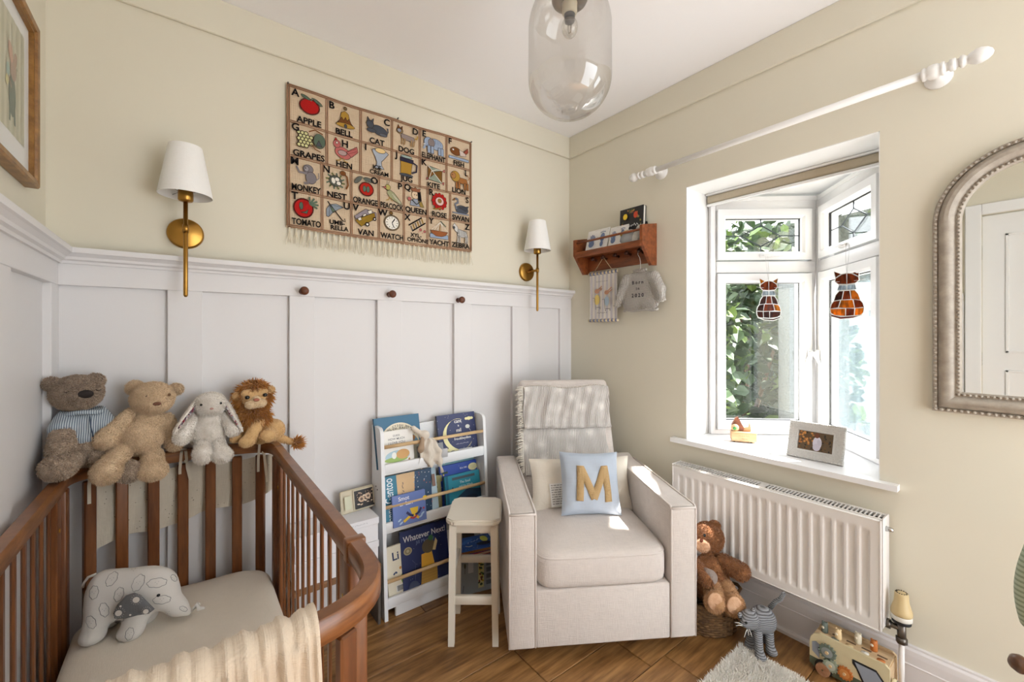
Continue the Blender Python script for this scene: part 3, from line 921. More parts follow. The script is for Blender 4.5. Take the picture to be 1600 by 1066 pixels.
# cloth tied along the outside of the far slats
MT['bumper'] = fabric('speckled_cotton', (212, 202, 184), 700, 0.4, var=0.05, wr=1.0, ws=14)
cb = thing('cot_bumper', 'cream cotton cloth tied behind the far slats of the cot', 'cloth', (0, 0, 0))
xa, xb = W(152, 800, -.04).x, W(424, 800, -.06).x
def bumper(u, v):
    x = xa + (xb - xa) * u
    sag = .02 * abs(math.sin(u * math.pi * 2.05)) + (.03 * max(0, .25 - u) * 4 * 0)
    zt = .745 - sag; zb = .525 + .055 * u + .03 * max(0, u - .8) * 5 + .008 * math.sin(u * 13)
    y = back_y(min(max(x, CXL + .03), CXR - .02)) + .014 + .004 * math.sin(u * 30 + v * 3) * (0.3 + v) 
    return (x, min(y, -.034), zt + (zb - zt) * v)
obj('cloth', MB().grid(bumper, 80, 24), MT['bumper'], cb)
dots = MB(); random.seed(8)
for i in range(60):
    u, v = random.uniform(.03, .97), random.uniform(.1, .95)
    p = Vector(bumper(u, v)); dots.ell((p.x, p.y - .0006, p.z), (.0013, .0006, .0013), 6, col=lin((120, 105, 85)))
obj('speckles', dots, MT['ink'], cb)
for px, ll in ((151, .10), (287, .05), (405, .085)):
    x = W(px, 760, -.06).x; y = back_y(x)
    m = MB()
    for s in (-1, 1):
        pts = [(x, y + .020, RZ1 - .012), (x + s*.004, y, RZ1 + .006), (x + s*.006, y - .021, RZ1 - .004), (x + s*.010, y - .022, RZ0 - .02), (x + s*.014 + .004, y - .020, RZ0 - ll * (1 + .25 * s))]
        for a, b in zip(pts[:-1], pts[1:]):
            a, b = Vector(a), Vector(b); w = Vector((.004, 0, .0))
            m.add([a - w, a + w, b + w, b - w], [(0, 1, 2, 3)], 0, True); off = Vector((0, .0012, 0))
            m.add([a - w + off, a + w + off, b + w + off, b - w + off], [(3, 2, 1, 0)], 0, True)
    m.ell((x + .006, y - .022, RZ0 + .004), (.006, .004, .006), 8)
    obj('ribbon_tie', m, MT['bumper'], cb)

# ================================================================ armchair
MT['linen'] = fabric('oatmeal_linen', (222, 213, 206), 560, 0.6, var=0.08, dist=.0012)
MT['piping'] = fabric('oatmeal_piping', (220, 211, 204), 520, 0.3, var=0.04)
e1 = Vector((.850, -.526, 0)).normalized(); e2 = Vector((.526, .850, 0)).normalized()
CH0 = Vector((-.990, -.680, 0))
rzc = math.atan2(e1.y, e1.x)
chair = thing('armchair', 'cream linen nursery armchair with a tall back in the corner', 'armchair', CH0, rzc)
CWD = .703
def chair_pt(x, y, z): return CH0 + e1 * x + e2 * y + Vector((0, 0, z))
def arm(x0, x1):
    """arm slab: side outline swept across its width, softened"""
    out = [(0.0, .055), (.0, .535), (.012, .545), (.60, .548), (.665, .56), (.70, .52), (.73, .30), (.70, .055)]
    bm = bmesh.new()
    vs0 = [bm.verts.new((x0, y, z)) for y, z in out]; vs1 = [bm.verts.new((x1, y, z)) for y, z in out]
    n = len(out)
    bm.faces.new(vs0); bm.faces.new(vs1[::-1])
    for i in range(n): bm.faces.new((vs0[i], vs1[i], vs1[(i+1) % n], vs0[(i+1) % n]))
    bmesh.ops.recalc_face_normals(bm, faces=bm.faces)
    ed = [e for e in bm.edges if e.calc_face_angle(0) > .3]
    bmesh.ops.bevel(bm, geom=ed, offset=.011, segments=3, profile=.5, affect='EDGES')
    bm.verts.index_update()
    mb = MB().add([tuple(v.co) for v in bm.verts], [tuple(v.index for v in f.verts) for f in bm.faces], 0, True)
    bm.free(); return mb
for x0, x1 in ((0.0, .100), (CWD - .100, CWD)):
    a = obj('arm', arm(x0, x1), MT['linen'], chair)
    for s, xx in ((0, x0 + .003), (1, x1 - .003)):
        pp = [(xx, .004, .06), (xx, .002, .40), (xx, .002, .532), (xx, .012, .544), (xx, .30, .5475), (xx, .60, .549)]
        obj('piping', MB().tube(pp, .0042, 8), MT['piping'], a)
    obj('piping', MB().tube([(x0 + .003, .001, .538), (x1 - .003, .001, .538)], .0042, 8), MT['piping'], a)
obj('front_panel', MB().rbox((.099, .004, .055), (CWD - .099, .62, .262), .008, 3), MT['linen'], chair)
# seat cushion with a crowned top and T-rounded front
def cushion_block(x0, x1, y0, y1, z0, z1, crown, r=.03, nx=26, ny=26):
    mb = MB()
    def pt(u, v, top):
        x = x0 + (x1 - x0) * u; y = y0 + (y1 - y0) * v
        return x, y
    prof = [(0.012, z0), (.002, z0 + .012), (0, z0 + .03), (0, z1 - .035), (.004, z1 - .014), (.018, z1 - .002), (.05, z1 + .006)]
    rings = []
    for ins, z in prof:
        ring = []; k = 48
        for i in range(k):
            a = 2 * math.pi * i / k; c, s = math.cos(a), math.sin(a)
            ex = .22
            ring.append(((x0+x1)/2 + ((x1-x0)/2 - ins) * math.copysign(abs(c)**ex, c), (y0+y1)/2 + ((y1-y0)/2 - ins) * math.copysign(abs(s)**ex, s), z))
        rings.append(ring)
    for q in (.6, .3):
        ring = []
        for (x, y, z) in rings[6]:
            cx, cy = (x0+x1)/2, (y0+y1)/2
            ring.append((cx + (x - cx) * q, cy + (y - cy) * q, z1 + .006 + crown * (1 - q**2)))
        rings.append(ring)
    k = 48
    for ring in rings: mb.v += ring
    for i in range(len(rings) - 1):
        for j in range(k):
            mb.f.append((i*k+j, i*k+(j+1) % k, (i+1)*k+(j+1) % k, (i+1)*k+j)); mb.m.append(0); mb.s.append(True); mb.c.append(None)
    for f in (tuple(range(k))[::-1], tuple((len(rings)-1)*k + j for j in range(k))):
        mb.f.append(f); mb.m.append(0); mb.s.append(True); mb.c.append(None)
    return mb, rings
sc, rg = cushion_block(.1015, CWD - .1015, -.004, .56, .264, .392, .022)
seat = obj('seat_cushion', sc, MT['linen'], chair)
def seam(ring): return MB().tube([Vector(p) for p in ring] + [Vector(ring[0])], .0042, 7, caps=False)
obj('piping', seam([(x, y, z - .004) for x, y, z in rg[4]]), MT['piping'], seat)
# back: a tall reclined pad, a little wider at its foot
def back_pad(t0, t1, inset=0.0):
    bm = bmesh.new()
    prof = [(0.0, .30), (.25, .60), (.62, .0)]
    vs = []
    A = [(.107, .500, .36), (CWD - .107, .500, .36), (CWD - .112, .690, .945), (.118, .690, .945)]
    nrm = Vector((0, -.585, .19)).normalized(); nrm = Vector((0, .951, -.309))
    for (x, y, z) in A: vs.append(bm.verts.new((x, y, z)))
    for (x, y, z) in A: vs.append(bm.verts.new((x, y + .105, z - .03)))
    for f in ((0, 1, 2, 3), (7, 6, 5, 4), (0, 4, 5, 1), (1, 5, 6, 2), (2, 6, 7, 3), (3, 7, 4, 0)): bm.faces.new([vs[i] for i in f])
    bmesh.ops.recalc_face_normals(bm, faces=bm.faces)
    bmesh.ops.bevel(bm, geom=bm.edges[:], offset=.028, segments=4, profile=.55, affect='EDGES')
    bm.verts.index_update()
    mb = MB().add([tuple(v.co) for v in bm.verts], [tuple(v.index for v in f.verts) for f in bm.faces], 0, True)
    bm.free(); return mb
obj('backrest', back_pad(0, 0), MT['linen'], chair)
obj('rear_panel', MB().rbox((.09, .62, .055), (CWD - .09, .735, .50), .02, 3), MT['linen'], chair)
b = MB(); b.lathe([(.19, 0), (.20, .004), (.20, .016), (.19, .022), (.05, .026), (.05, .056)], 32, M=T(CWD/2, .36, 0))
obj('swivel_base', b, MT['black'], chair)

def back_front(x, s):
    """point on the front of the backrest: x across, s up the slope 0..1"""
    return Vector((x, .500 + .190 * s, .36 + .585 * s))
BN = Vector((0, -.951, .309))
# throw folded over the back
MT['throw'], nt, b_ = newmat('grey_woven_throw')
v_ = coords(nt); vo = nd(nt, 'ShaderNodeTexVoronoi'); vo.inputs['Scale'].default_value = 14; nt.links.new(v_, vo.inputs['Vector'])
nz_ = noise(nt, v_, 160, 6, .8)
ad_ = nd(nt, 'ShaderNodeMath', operation='MULTIPLY_ADD'); ad_.inputs[1].default_value = .5; nt.links.new(nz_, ad_.inputs[0]); nt.links.new(vo.outputs['Distance'], ad_.inputs[2])
nt.links.new(ramp(nt, ad_.outputs[0], [(.38, (236, 232, 226)), (.55, (212, 207, 202)), (.8, (198, 193, 188))]), b_.inputs['Base Color'])
b_.inputs['Roughness'].default_value = .95; b_.inputs['Specular IOR Level'].default_value = .1
w_ = nd(nt, 'ShaderNodeTexWave'); w_.inputs['Scale'].default_value = 38; w_.inputs['Distortion'].default_value = 2.5; nt.links.new(v_, w_.inputs[0])
bump(nt, b_, w_.outputs['Fac'], .6, .003)
throw = thing('throw_blanket', 'pale grey fringed throw folded over the armchair back', 'blanket', CH0, rzc)
def th_low(u, v):
    p = back_front(.128 + .43 * u + .006 * math.sin(v * 9), .85 - v * .62) + BN * (.006 + .003 * math.sin(u * 40) * v + .004 * math.sin(v * 14 + u * 3))
    return p
def th_low_b(u, v): return th_low(u, v) - BN * .004
tl = MB().grid(th_low, 50, 40); tl.grid(lambda u, v: th_low_b(1 - u, v), 50, 10)
obj('lower_layer', tl, MT['throw'], throw)
def th_up(u, v):
    # loop: front layer hanging, rolled bottom
    x = .135 + .445 * u + .006 * math.sin(v * 7 + 1)
    k = .018 + .006 * math.sin(u * 25) + .004 * math.sin(u * 61 + v * 9)
    if v < .72:
        s = .925 - v / .72 * .32; off = .014 + k * (0.35 + .65 * math.sin(min(1, v / .72) * 2.4))
    else:
        a = (v - .72) / .28 * math.pi
        s = .605 - .022 * math.sin(a); off = .011 + (k + .002) * (0.5 + .5 * math.cos(a))
    s += .012 * math.sin(u * 9) * (1 - v)
    return back_front(x, s) + BN * off
obj('folded_layer', MB().grid(th_up, 70, 50), MT['throw'], throw)
fr = MB(); random.seed(12)
for i in range(90):
    s = .93 - i / 90 * .68
    p = back_front(.134 if s > .6 else .129, s) + BN * (.022 if s > .6 else .009)
    q = p + Vector((random.uniform(-.044, -.024), random.uniform(-.012, -.004), random.uniform(-.026, .006)))
    mid = (p + q) / 2 + Vector((0, -.004, .003))
    fr.tube([p, mid, q], [.0024, .0022, .0008], 5)
for i in range(70):
    p = back_front(.14 + .43 * i / 70, .925 + .012 * math.sin(i / 70 * 9)) + BN * .02
    q = p + Vector((random.uniform(-.008, .008), -.004, random.uniform(.004, .016)))
    fr.tube([p, (p + q) / 2 + Vector((0, -.003, 0)), q], [.0013, .0012, .0005], 5)
obj('fringe', fr, plain('cream_fringe', (226, 220, 208), .95), throw)

# pillows
def pillow(w, h, t, n=28, pinch=.06, seed=0):
    mb = MB()
    def f(sg):
        def g(u, v):
            a, b = 2*u - 1, 2*v - 1
            e = (max(0, (1 - abs(a)**2.6)) * max(0, (1 - abs(b)**2.6))) ** .5
            x = a * w/2 * (1 - pinch * (1 - b*b) * abs(a)); y = b * h/2 * (1 - pinch * (1 - a*a) * abs(b))
            wv = .004 * math.sin(a * 9 + seed) * math.sin(b * 7 + seed * 2) * e
            return (x, y, sg * (t/2 * e + wv))
        return g
    mb.grid(f(1), n, n); mb.grid(lambda u, v: f(-1)(1 - u, v), n, n)
    return mb
MT['cream'] = fabric('cream_cushion_cotton', (228, 220, 206), 600, .35, var=.04)
MT['rib'] = fabric('pale_blue_rib_knit', (172, 184, 200), 300, .2, var=.05, stripes=((196, 205, 216), 'Y', 60, .55))
lm = Matrix.Translation(chair_pt(.372, .405, .492)) @ Matrix.Rotation(rzc, 4, 'Z') @ RX(72)
lum = thing('lumbar_cushion', 'cream lumbar cushion with sewn-in care tags behind the letter cushion', 'cushion', (0, 0, 0))
lum.matrix_world = lm
obj('cover', pillow(.475, .24, .10, seed=2), MT['cream'], lum)
tg = Pr(); tg.r(-.045, -.05, .035, .045, (232, 230, 226)); random.seed(3)
for i in range(9):
    y = .036 - i * .0095; x = -.040
    while x < .025:
        w_ = random.uniform(.006, .018); tg.r(x, y, min(.03, x + w_), y + .0035, (140, 138, 136)); x += w_ + .003
for i, (mx, pos, rz) in enumerate(((.0, (-.108, -.035, .050), 3), (.0, (-.112, -.118, .030), 14))):
    o = obj('care_tag', MB().rbox((-.046, -.051 if i == 0 else -.018, -.0008), (.036, .046 if i == 0 else .018, 0), .0004, 1), plain('tag_white', (232, 230, 226), .7), lum, M=T(*pos) @ RZ(rz))
    if i == 0: obj('tag_print', tg.mb, MT['ink'], o)
pm = Matrix.Translation(chair_pt(.382, .295, .537)) @ Matrix.Rotation(rzc, 4, 'Z') @ RX(70) @ RZ(-2)
pil = thing('letter_cushion', 'pale blue ribbed square cushion with a straw coloured letter M', 'cushion', (0, 0, 0))
pil.matrix_world = pm
obj('cover', pillow(.262, .262, .115, seed=5), MT['rib'], pil)
rope = plain('straw_cord', (190, 160, 114), .85, nscale=300, nstr=.4)
mm = MB()
def dome(x, y):
    a, b = x / .131, y / .131
    return .115/2 * (max(0, (1 - abs(a)**2.6)) * max(0, (1 - abs(b)**2.6))) ** .5
for (p, q) in (((-.060, -.068), (-.052, .066)), ((-.050, .060), (.000, -.060)), ((.000, -.060), (.050, .060)), ((.052, .066), (.062, -.072))):
    p, q = Vector((*p, 0)), Vector((*q, 0)); d = (q - p).normalized(); s = Vector((-d.y, d.x, 0)); n = 26
    for i in range(n + 1):           # rows of stitched cord across the stroke
        c = p + (q - p) * i / n
        a = c - s * .0145; b = c + s * .0145
        pts = [Vector((k.x, k.y, dome(k.x, k.y) + .002)) for k in (a, c, b)]
        mm.tube(pts, .0034, 6)
obj('letter', mm, rope, pil, label='straw coloured corded letter M')

# ================================================================ white sling bookcase
MT['whitewood'] = plain('white_painted_wood', (236, 238, 240), .4)
bc = thing('bookcase', 'white front-facing bookcase with three tiers and beech dowels', 'bookcase', (0, 0, 0))
SX0, SX1, SYB = -1.252, -.722, -.034
def fy(z): return -.186 + .050 * z / .76
for x in (SX0, SX1 - .015):
    pf = [(SYB, 0), (SYB, .785)]
    for k in range(6):
        a = math.pi / 2 * k / 5
        pf.append((fy(.76) + .03 - .03 * math.sin(a), .755 + .03 * math.cos(a)))
    pf += [(fy(.02), .02), (fy(0), 0)]
    obj('side_panel', MB().prism(pf, 0, .015, M=Matrix(((0, 0, 1, x), (1, 0, 0, 0), (0, 1, 0, 0), (0, 0, 0, 1)))), MT['whitewood'], bc)
for z0, z1 in ((.635, .765), (.36, .60), (.05, .34)):
    obj('back_board', MB().box((SX0 + .015, SYB - .008, z0), (SX1 - .015, SYB, z1)), MT['whitewood'], bc)
for z, dz in ((.598, .105), (.358, .095), (.052, .098)):
    y = fy(z)
    obj('shelf', MB().rbox((SX0 + .015, y + .004, z - .012), (SX1 - .015, SYB - .008, z), .002, 1, smooth=False), MT['whitewood'], bc)
    obj('shelf_lip', MB().rbox((SX0 + .015, y + .002, z - .006), (SX1 - .015, y + .016, z + .034), .003, 2), MT['whitewood'], bc)
    obj('dowel', MB().tube([(SX0 + .012, fy(z + dz) + .008, z + dz), (SX1 - .012, fy(z + dz) + .008, z + dz)], .0075, 14), MT['dowel'], bc)
obj('plinth', MB().rbox((SX0 + .05, fy(0) + .008, .0), (SX1 - .015, fy(0) + .022, .046), .002, 1, smooth=False), MT['whitewood'], bc)
for z in (.52, .53):
    obj('screw_cap', MB().tube([(SX0 - .0008, -.10 + (z - .52) * 1.6, z), (SX0 + .002, -.10 + (z - .52) * 1.6, z)], .0035, 8), MT['black'], bc)

PAPER = plain('paper_edge', (232, 228, 218), .8)
def book(label, x0, x1, z0, h, y, lean, th, cover, spine, pr=None, name='picture_book', rz=0, rzz=0):
    """a book leaning back; origin bottom left of the front cover"""
    t = thing(name, label, 'book', (0, 0, 0), group='picture books in the bookcase' if False else None)
    le = math.radians(lean)
    M = frame_m((x0, y, z0), (math.cos(math.radians(rz)), math.sin(math.radians(rz)), 0), (0, math.sin(le), math.cos(le)))
    t.matrix_world = M @ RZ(rzz)
    w = (x1 - x0) / math.cos(math.radians(rz))
    cv = plain('cover_' + name, cover, .4)
    obj('front_cover', MB().rbox((0, 0, -.0022), (w, h, 0), .0008, 1, smooth=False), cv, t)
    obj('back_cover', MB().rbox((0, 0, -th), (w, h, -th + .0022), .0008, 1, smooth=False), plain('back_' + name, spine, .4), t)
    obj('spine', MB().rbox((-.0012, 0, -th), (.0018, h, 0), .0008, 1, smooth=False), plain('spine_' + name, spine, .4), t)
    obj('pages', MB().box((.0018, .002, -th + .0022), (w - .002, h - .002, -.0022)), PAPER, t)
    if pr:
        p = Pr(); pr(p, w, h); obj('cover_print', p.mb, MT['ink'], t)
    return t
def X(px, py, y): return W(px, py, y).x
def stars(p, w, h, n, col, seed=1, r=.0012, box=(0, 0, 1, 1)):
    random.seed(seed)
    for i in range(n): p.e(w * random.uniform(box[0], box[2]), h * random.uniform(box[1], box[3]), r, r, col, n=6)

# top tier ------------------------------------------------
def c1(p, w, h):
    p.e(w*.52, h*.46, w*.43, h*.40, (238, 230, 205), n=40); p.e(w*.54, h*.36, w*.40, h*.32, (120, 168, 196), n=36)
    p.r(w*.08, 0, w*.98, h*.42, (206, 214, 204))
    p.e(w*.62, h*.52, w*.25, h*.09, (196, 140, 78)); p.e(w*.44, h*.50, w*.05, h*.05, (206, 150, 84)); p.e(w*.80, h*.5, w*.05, h*.05, (186, 128, 70))
    random.seed(1)
    for k, (tx, r0, n_) in enumerate((("METHU CYSGU WYT TI", .86, 0), ("ARTH BACH?", .74, 0))):
        m = len(tx); 
        for i, ch in enumerate(tx):
            if ch == ' ': continue
            a = math.radians(90 + (m/2 - i - .5) * (7.6 if k == 0 else 9.0))
            R = w*.43 * (r0 + .02); p.t(ch, w*.52 + R*math.cos(a)*1.0, h*.46 + h*.40*r0*math.sin(a), h*.042, (40, 36, 34), .01, rot=math.degrees(a) - 90)
    p.r(0, 0, w*.02, h, (52, 110, 140))
book('teal picture book with a cream arch and sleeping bear title', X(589, 690, -.10), X(656, 690, -.07), .606, .215, -.108, 14, .010, (44, 104, 138), (40, 92, 124), c1)
def c2(p, w, h):
    for i, (tx, y, s) in enumerate((("GUESS", .86, .05), ("HOW MUCH", .77, .058), ("I LOVE YOU", .67, .064))): p.t(tx, w*.5, h*y, h*s, (96, 98, 104), .004, maxw=w*.86)
    p.e(w*.5, h*.30, w*.36, h*.16, (170, 200, 214)); p.e(w*.46, h*.22, w*.34, h*.07, (150, 180, 90)); p.e(w*.66, h*.34, w*.2, h*.13, (206, 158, 92)); p.e(w*.40, h*.33, w*.07, h*.09, (236, 238, 232))
    p.e(w*.16, h*.12, w*.05, h*.03, (196, 164, 110)); p.e(w*.84, h*.16, w*.03, h*.05, (180, 140, 90)); p.q(w*.5, h*.07, w*.4, h*.022, (120, 116, 110))
book('white picture book with grey capitals lettering and a garden vignette', X(595, 700, -.125), X(648, 700, -.125), .606, .158, -.127, 10, .008, (236, 234, 228), (226, 222, 214), c2)
def c3(p, w, h):
    stars(p, w, h, 26, (230, 228, 220), 5)
    Y = (238, 232, 178); a0 = [math.radians(a) for a in range(70, 331, 13)]
    out = [(w*.50 + w*.40*math.cos(a), h*.46 + h*.40*math.sin(a)) for a in a0]; nq = len(a0) - 1
    inn = [(out[k][0] + w*.10*math.sin(math.pi*k/nq), out[k][1] + h*.04*math.sin(math.pi*k/nq)) for k in range(nq - 1, 0, -1)]
    ist = [(out[k][0] + w*.10*math.sin(math.pi*k/nq), out[k][1] + h*.04*math.sin(math.pi*k/nq)) for k in range(nq + 1)]
    p._a(out + ist, [(k, k + 1, nq + 2 + k, nq + 1 + k) for k in range(nq)], Y)
    for i, (tx, x, y, s) in enumerate((("cant", .52, .80, .09), ("a", .52, .69, .06), ("mil", .52, .58, .09), ("o", .52, .47, .06), ("freuddwydion", .60, .36, .062))): p.t(tx, w*x, h*y, h*s, (244, 244, 240), .012, maxw=w*.62)
    for cx, cy in ((.82, .84), (.24, .13)):
        for dx, r in ((-.07, .045), (0, .06), (.07, .045)): p.e(w*(cx+dx), h*cy, w*r, h*r*.75, Y)
    p.e(w*.76, h*.64, w*.06, h*.05, (210, 212, 206)); p.l([(w*.78, h*.62), (w*.86, h*.46)], .0015, (210, 212, 206)); p.q(w*.56, h*.24, w*.3, h*.024, (220, 220, 230)); p.r(w*.46, h*.03, w*.82, h*.11, (226, 230, 238))
book('navy picture book with a yellow crescent moon and white hand lettering', X(686, 690, -.09), X(745, 690, -.09), .606, .190, -.104, 12, .014, (40, 50, 96), (32, 40, 80), c3)
book('thin grey booklet lying behind the muslin comforter', X(653, 700, -.11), X(693, 700, -.11), .606, .070, -.118, 12, .005, (150, 152, 156), (140, 142, 146), None)

# middle tier ---------------------------------------------
def c4(p, w, h):
    p.r(0, 0, w*.26, h, (36, 122, 150)); p.p([(w*.26, 0), (w*.52, 0), (w*.60, h), (w*.26, h)], (222, 186, 138)); p.p([(w*.52, 0), (w*.86, 0), (w*.92, h), (w*.60, h)], (30, 68, 104)); p.p([(w*.86, 0), (w, 0), (w, h), (w*.92, h)], (180, 204, 218))
    p.t("Jonny Gentoo", w*.135, h*.5, w*.15, (232, 240, 244), .01, rot=90, maxw=h*.92)
    p.q(w*.36, h*.62, h*.4, w*.05, (90, 80, 84), rot=90)
    random.seed(2)
    for i in range(46): p.e(w*random.uniform(.56, .88), h*random.uniform(.06, .97), .0028, .0016, random.choice(((236, 240, 244), (150, 180, 205), (236, 240, 244), (196, 110, 90))), rot=random.uniform(0, 90), n=8)
    p.r(w*.905, h*.60, w*.965, h*.86, (136, 104, 92))
book('wide teal and navy picture book with sideways hand lettering', X(602, 780, -.15), X(684, 780, -.13), .366, .205, -.148, 13, .012, (170, 196, 212), (34, 110, 138), c4)
def c5(p, w, h):
    p.t("Smot", w*.34, h*.87, h*.13, (240, 240, 244), .012, maxw=w*.5); p.t("ar Lan", w*.40, h*.70, h*.13, (240, 240, 244), .012, maxw=w*.62)
    Y = (232, 196, 60); B = (38, 44, 96)
    p.e(w*.98, h*.72, w*.07, h*.08, Y); p.p([(w*.50, h*.50), (w*.76, h*.50), (w*.72, h*.30), (w*.56, h*.28)], Y)
    p.l([(w*.30, h*.12), (w*.48, h*.24), (w*.62, h*.26), (w*.76, h*.12)], .011, Y); p.l([(w*.40, h*.40), (w*.50, h*.28), (w*.60, h*.24)], .010, B); p.l([(w*.66, h*.24), (w*.78, h*.32), (w*.84, h*.44)], .010, B); p.l([(w*.50, h*.20), (w*.60, h*.16), (w*.70, h*.22)], .008, (178, 56, 60)); p.e(w*.92, h*.40, .004, .004, (200, 60, 60))
    for x, y in ((.18, .20), (.22, .10), (.82, .16), (.88, .24)): p.e(w*x, h*y, w*.06, h*.03, (180, 206, 232), rot=30)
book('periwinkle board book with white serif title in front of the teal book', X(616, 800, -.172), X(667, 800, -.168), .366, .128, -.168, 9, .014, (106, 128, 190), (96, 116, 178), c5)
def c6(p, w, h):
    p.t("IE", w*.5, h*.80, h*.05, (60, 56, 44), .01, maxw=w*.8); p.e(w*.5, h*.66, .004, .004, (70, 66, 50)); p.q(w*.5, h*.30, w*.4, h*.03, (90, 86, 64))
book('narrow khaki book standing at the back of the middle tier', X(675, 790, -.10), X(693, 790, -.10), .366, .150, -.105, 8, .020, (166, 158, 110), (92, 100, 74), c6)
book('slim dark green book beside the khaki one', X(694, 790, -.10), X(703, 790, -.10), .366, .158, -.102, 8, .018, (58, 84, 72), (50, 72, 62), None)
book('pale aqua picture book at the very back of the middle tier', X(694, 760, -.08), X(750, 760, -.07), .366, .212, -.098, 15, .008, (150, 200, 208), (140, 190, 200), None)
def c7(p, w, h):
    stars(p, w, h, 10, (200, 220, 255), 9); p.t("Eric Hill", w*.62, h*.86, h*.045, (236, 240, 250), .01); p.e(w*.88, h*.84, w*.13, h*.09, (232, 226, 176)); p.e(w*.13, h*.60, w*.09, h*.05, (140, 96, 60)); p.e(w*.08, h*.78, .004, .004, (232, 200, 90))
    for y in (.87, .84, .81): p.q(w*.88, h*y, w*.15, h*.016, (120, 130, 110), seed=int(y*100))
book('royal blue picture book with a round cream sticker', X(694, 770, -.12), X(750, 770, -.11), .366, .190, -.118, 14, .012, (34, 74, 172), (28, 62, 150), c7)
def c8(p, w, h):
    p.r(w*.20, h*.84, w*.86, h*.92, (72, 84, 92)); p.t("The Snail", w*.56, h*.74, h*.075, (226, 238, 240), .004, maxw=w*.6); p.t("and the Whale", w*.58, h*.62, h*.06, (226, 238, 240), .004, maxw=w*.7); p.r(w*.02, 0, w*.09, h, (22, 96, 124)); p.e(w*.2, h*.60, .004, .006, (60, 44, 60)); p.p([(w*.2, 0), (w, 0), (w, h*.42), (w*.6, h*.50), (w*.3, h*.3)], (26, 60, 88)); p.e(w*.7, h*.2, w*.2, h*.1, (20, 40, 66))
book('teal board book with pale serif title in front of the royal blue one', X(699, 780, -.148), X(752, 780, -.142), .366, .150, -.146, 10, .016, (44, 142, 166), (30, 110, 136), c8)

# bottom tier ---------------------------------------------
def c9(p, w, h):
    p.t("Li", w*.56, h*.80, h*.15, (38, 56, 96), .02); p.e(w*.75, h*.55, .005, .006, (206, 140, 60)); p.e(w*.40, h*.48, .006, .004, (60, 76, 110), rot=40); p.e(w*.50, h*.49, .006, .004, (60, 76, 110), rot=-40)
    p.e(w*.86, h*.34, w*.14, h*.10, (120, 160, 70)); p.r(w*.42, h*.13, w*.90, h*.25, (240, 240, 236))
    x = w*.46
    random.seed(3)
    while x < w*.86:
        b = random.choice((.0006, .0010, .0015)); p.r(x, h*.14, x + b, h*.24, (30, 30, 32)); x += b + random.choice((.0007, .0012))
    p.q(w*.70, h*.07, w*.4, h*.022, (70, 66, 60)); p.q(w*.70, h*.035, w*.4, h*.018, (70, 66, 60))
book('cream spotty book with a blue script L and a barcode', X(609, 890, -.165), X(637, 890, -.16), .060, .215, -.166, 10, .010, (236, 228, 206), (226, 218, 196), c9, rzz=3)
book('dark patterned book at the left end of the bottom tier', X(606, 890, -.14), X(616, 890, -.14), .060, .16, -.13, 8, .010, (44, 52, 60), (40, 46, 54), lambda p, w, h: [p.e(w*random.uniform(.1, .9), h*random.uniform(.05, .95), .003, .003, random.choice(((150, 110, 80), (90, 130, 70), (190, 90, 70)))) for i in range(24)])
def c10(p, w, h):
    stars(p, w, h, 22, (200, 206, 230), 13, .0010)
    p.t("Whatever Next!", w*.50, h*.87, h*.095, (222, 224, 232), .008, maxw=w*.90); p.t("Jill Murphy", w*.50, h*.765, h*.055, (120, 136, 176), .0, maxw=w*.44)
    p.e(w*.13, h*.68, w*.085, h*.062, (176, 166, 130)); p.e(w*.13, h*.68, w*.06, h*.044, (140, 130, 98)); p.e(w*.13, h*.68, w*.03, h*.024, (186, 178, 146))
    p.p([(w*.34, h*.06), (w*.70, h*.06), (w*.72, h*.36), (w*.40, h*.36)], (178, 138, 60))
    for i in range(6): p.l([(w*.36, h*(.09 + .045*i)), (w*.71, h*(.09 + .045*i))], .0008, (140, 104, 44))
    p.p([(w*.38, h*.36), (w*.66, h*.36), (w*.62, h*.58), (w*.40, h*.56)], (222, 168, 52)); p.e(w*.56, h*.66, w*.14, h*.11, (92, 80, 56)); p.e(w*.62, h*.78, w*.055, h*.045, (58, 110, 70)); p.p([(w*.64, h*.58), (w*.70, h*.56), (w*.76, h*.70), (w*.72, h*.76)], (206, 186, 136))
    p.p([(0, 0), (w*.9, 0), (w*.6, h*.07), (w*.1, h*.05)], (206, 122, 44)); p.e(w*.20, h*.12, w*.10, h*.08, (70, 80, 112)); p.l([(w*.24, h*.20), (w*.26, h*.46), (w*.20, h*.52)], .001, (110, 118, 150))
book('large navy picture book with white serif title and a yellow box on the cover', X(631, 880, -.165), X(704, 880, -.165), .060, .262, -.170, 11, .010, (28, 42, 96), (24, 36, 84), c10)
def c11(p, w, h): p.t("SWI", w*.32, h*.88, h*.075, (40, 38, 40), .01, maxw=w*.8); p.e(w*.5, h*.5, w*.3, h*.2, (96, 84, 70)); p.e(w*.3, h*.3, w*.1, h*.1, (60, 60, 66))
book('pale grey book with dark capitals half hidden by the stool', X(703, 850, -.13), X(752, 850, -.12), .060, .262, -.135, 9, .012, (176, 174, 172), (160, 158, 156), c11)
book('thin white book leaning right of the large navy one', X(702, 880, -.155), X(716, 880, -.15), .060, .205, -.155, 9, .006, (226, 224, 220), (216, 214, 210), None)

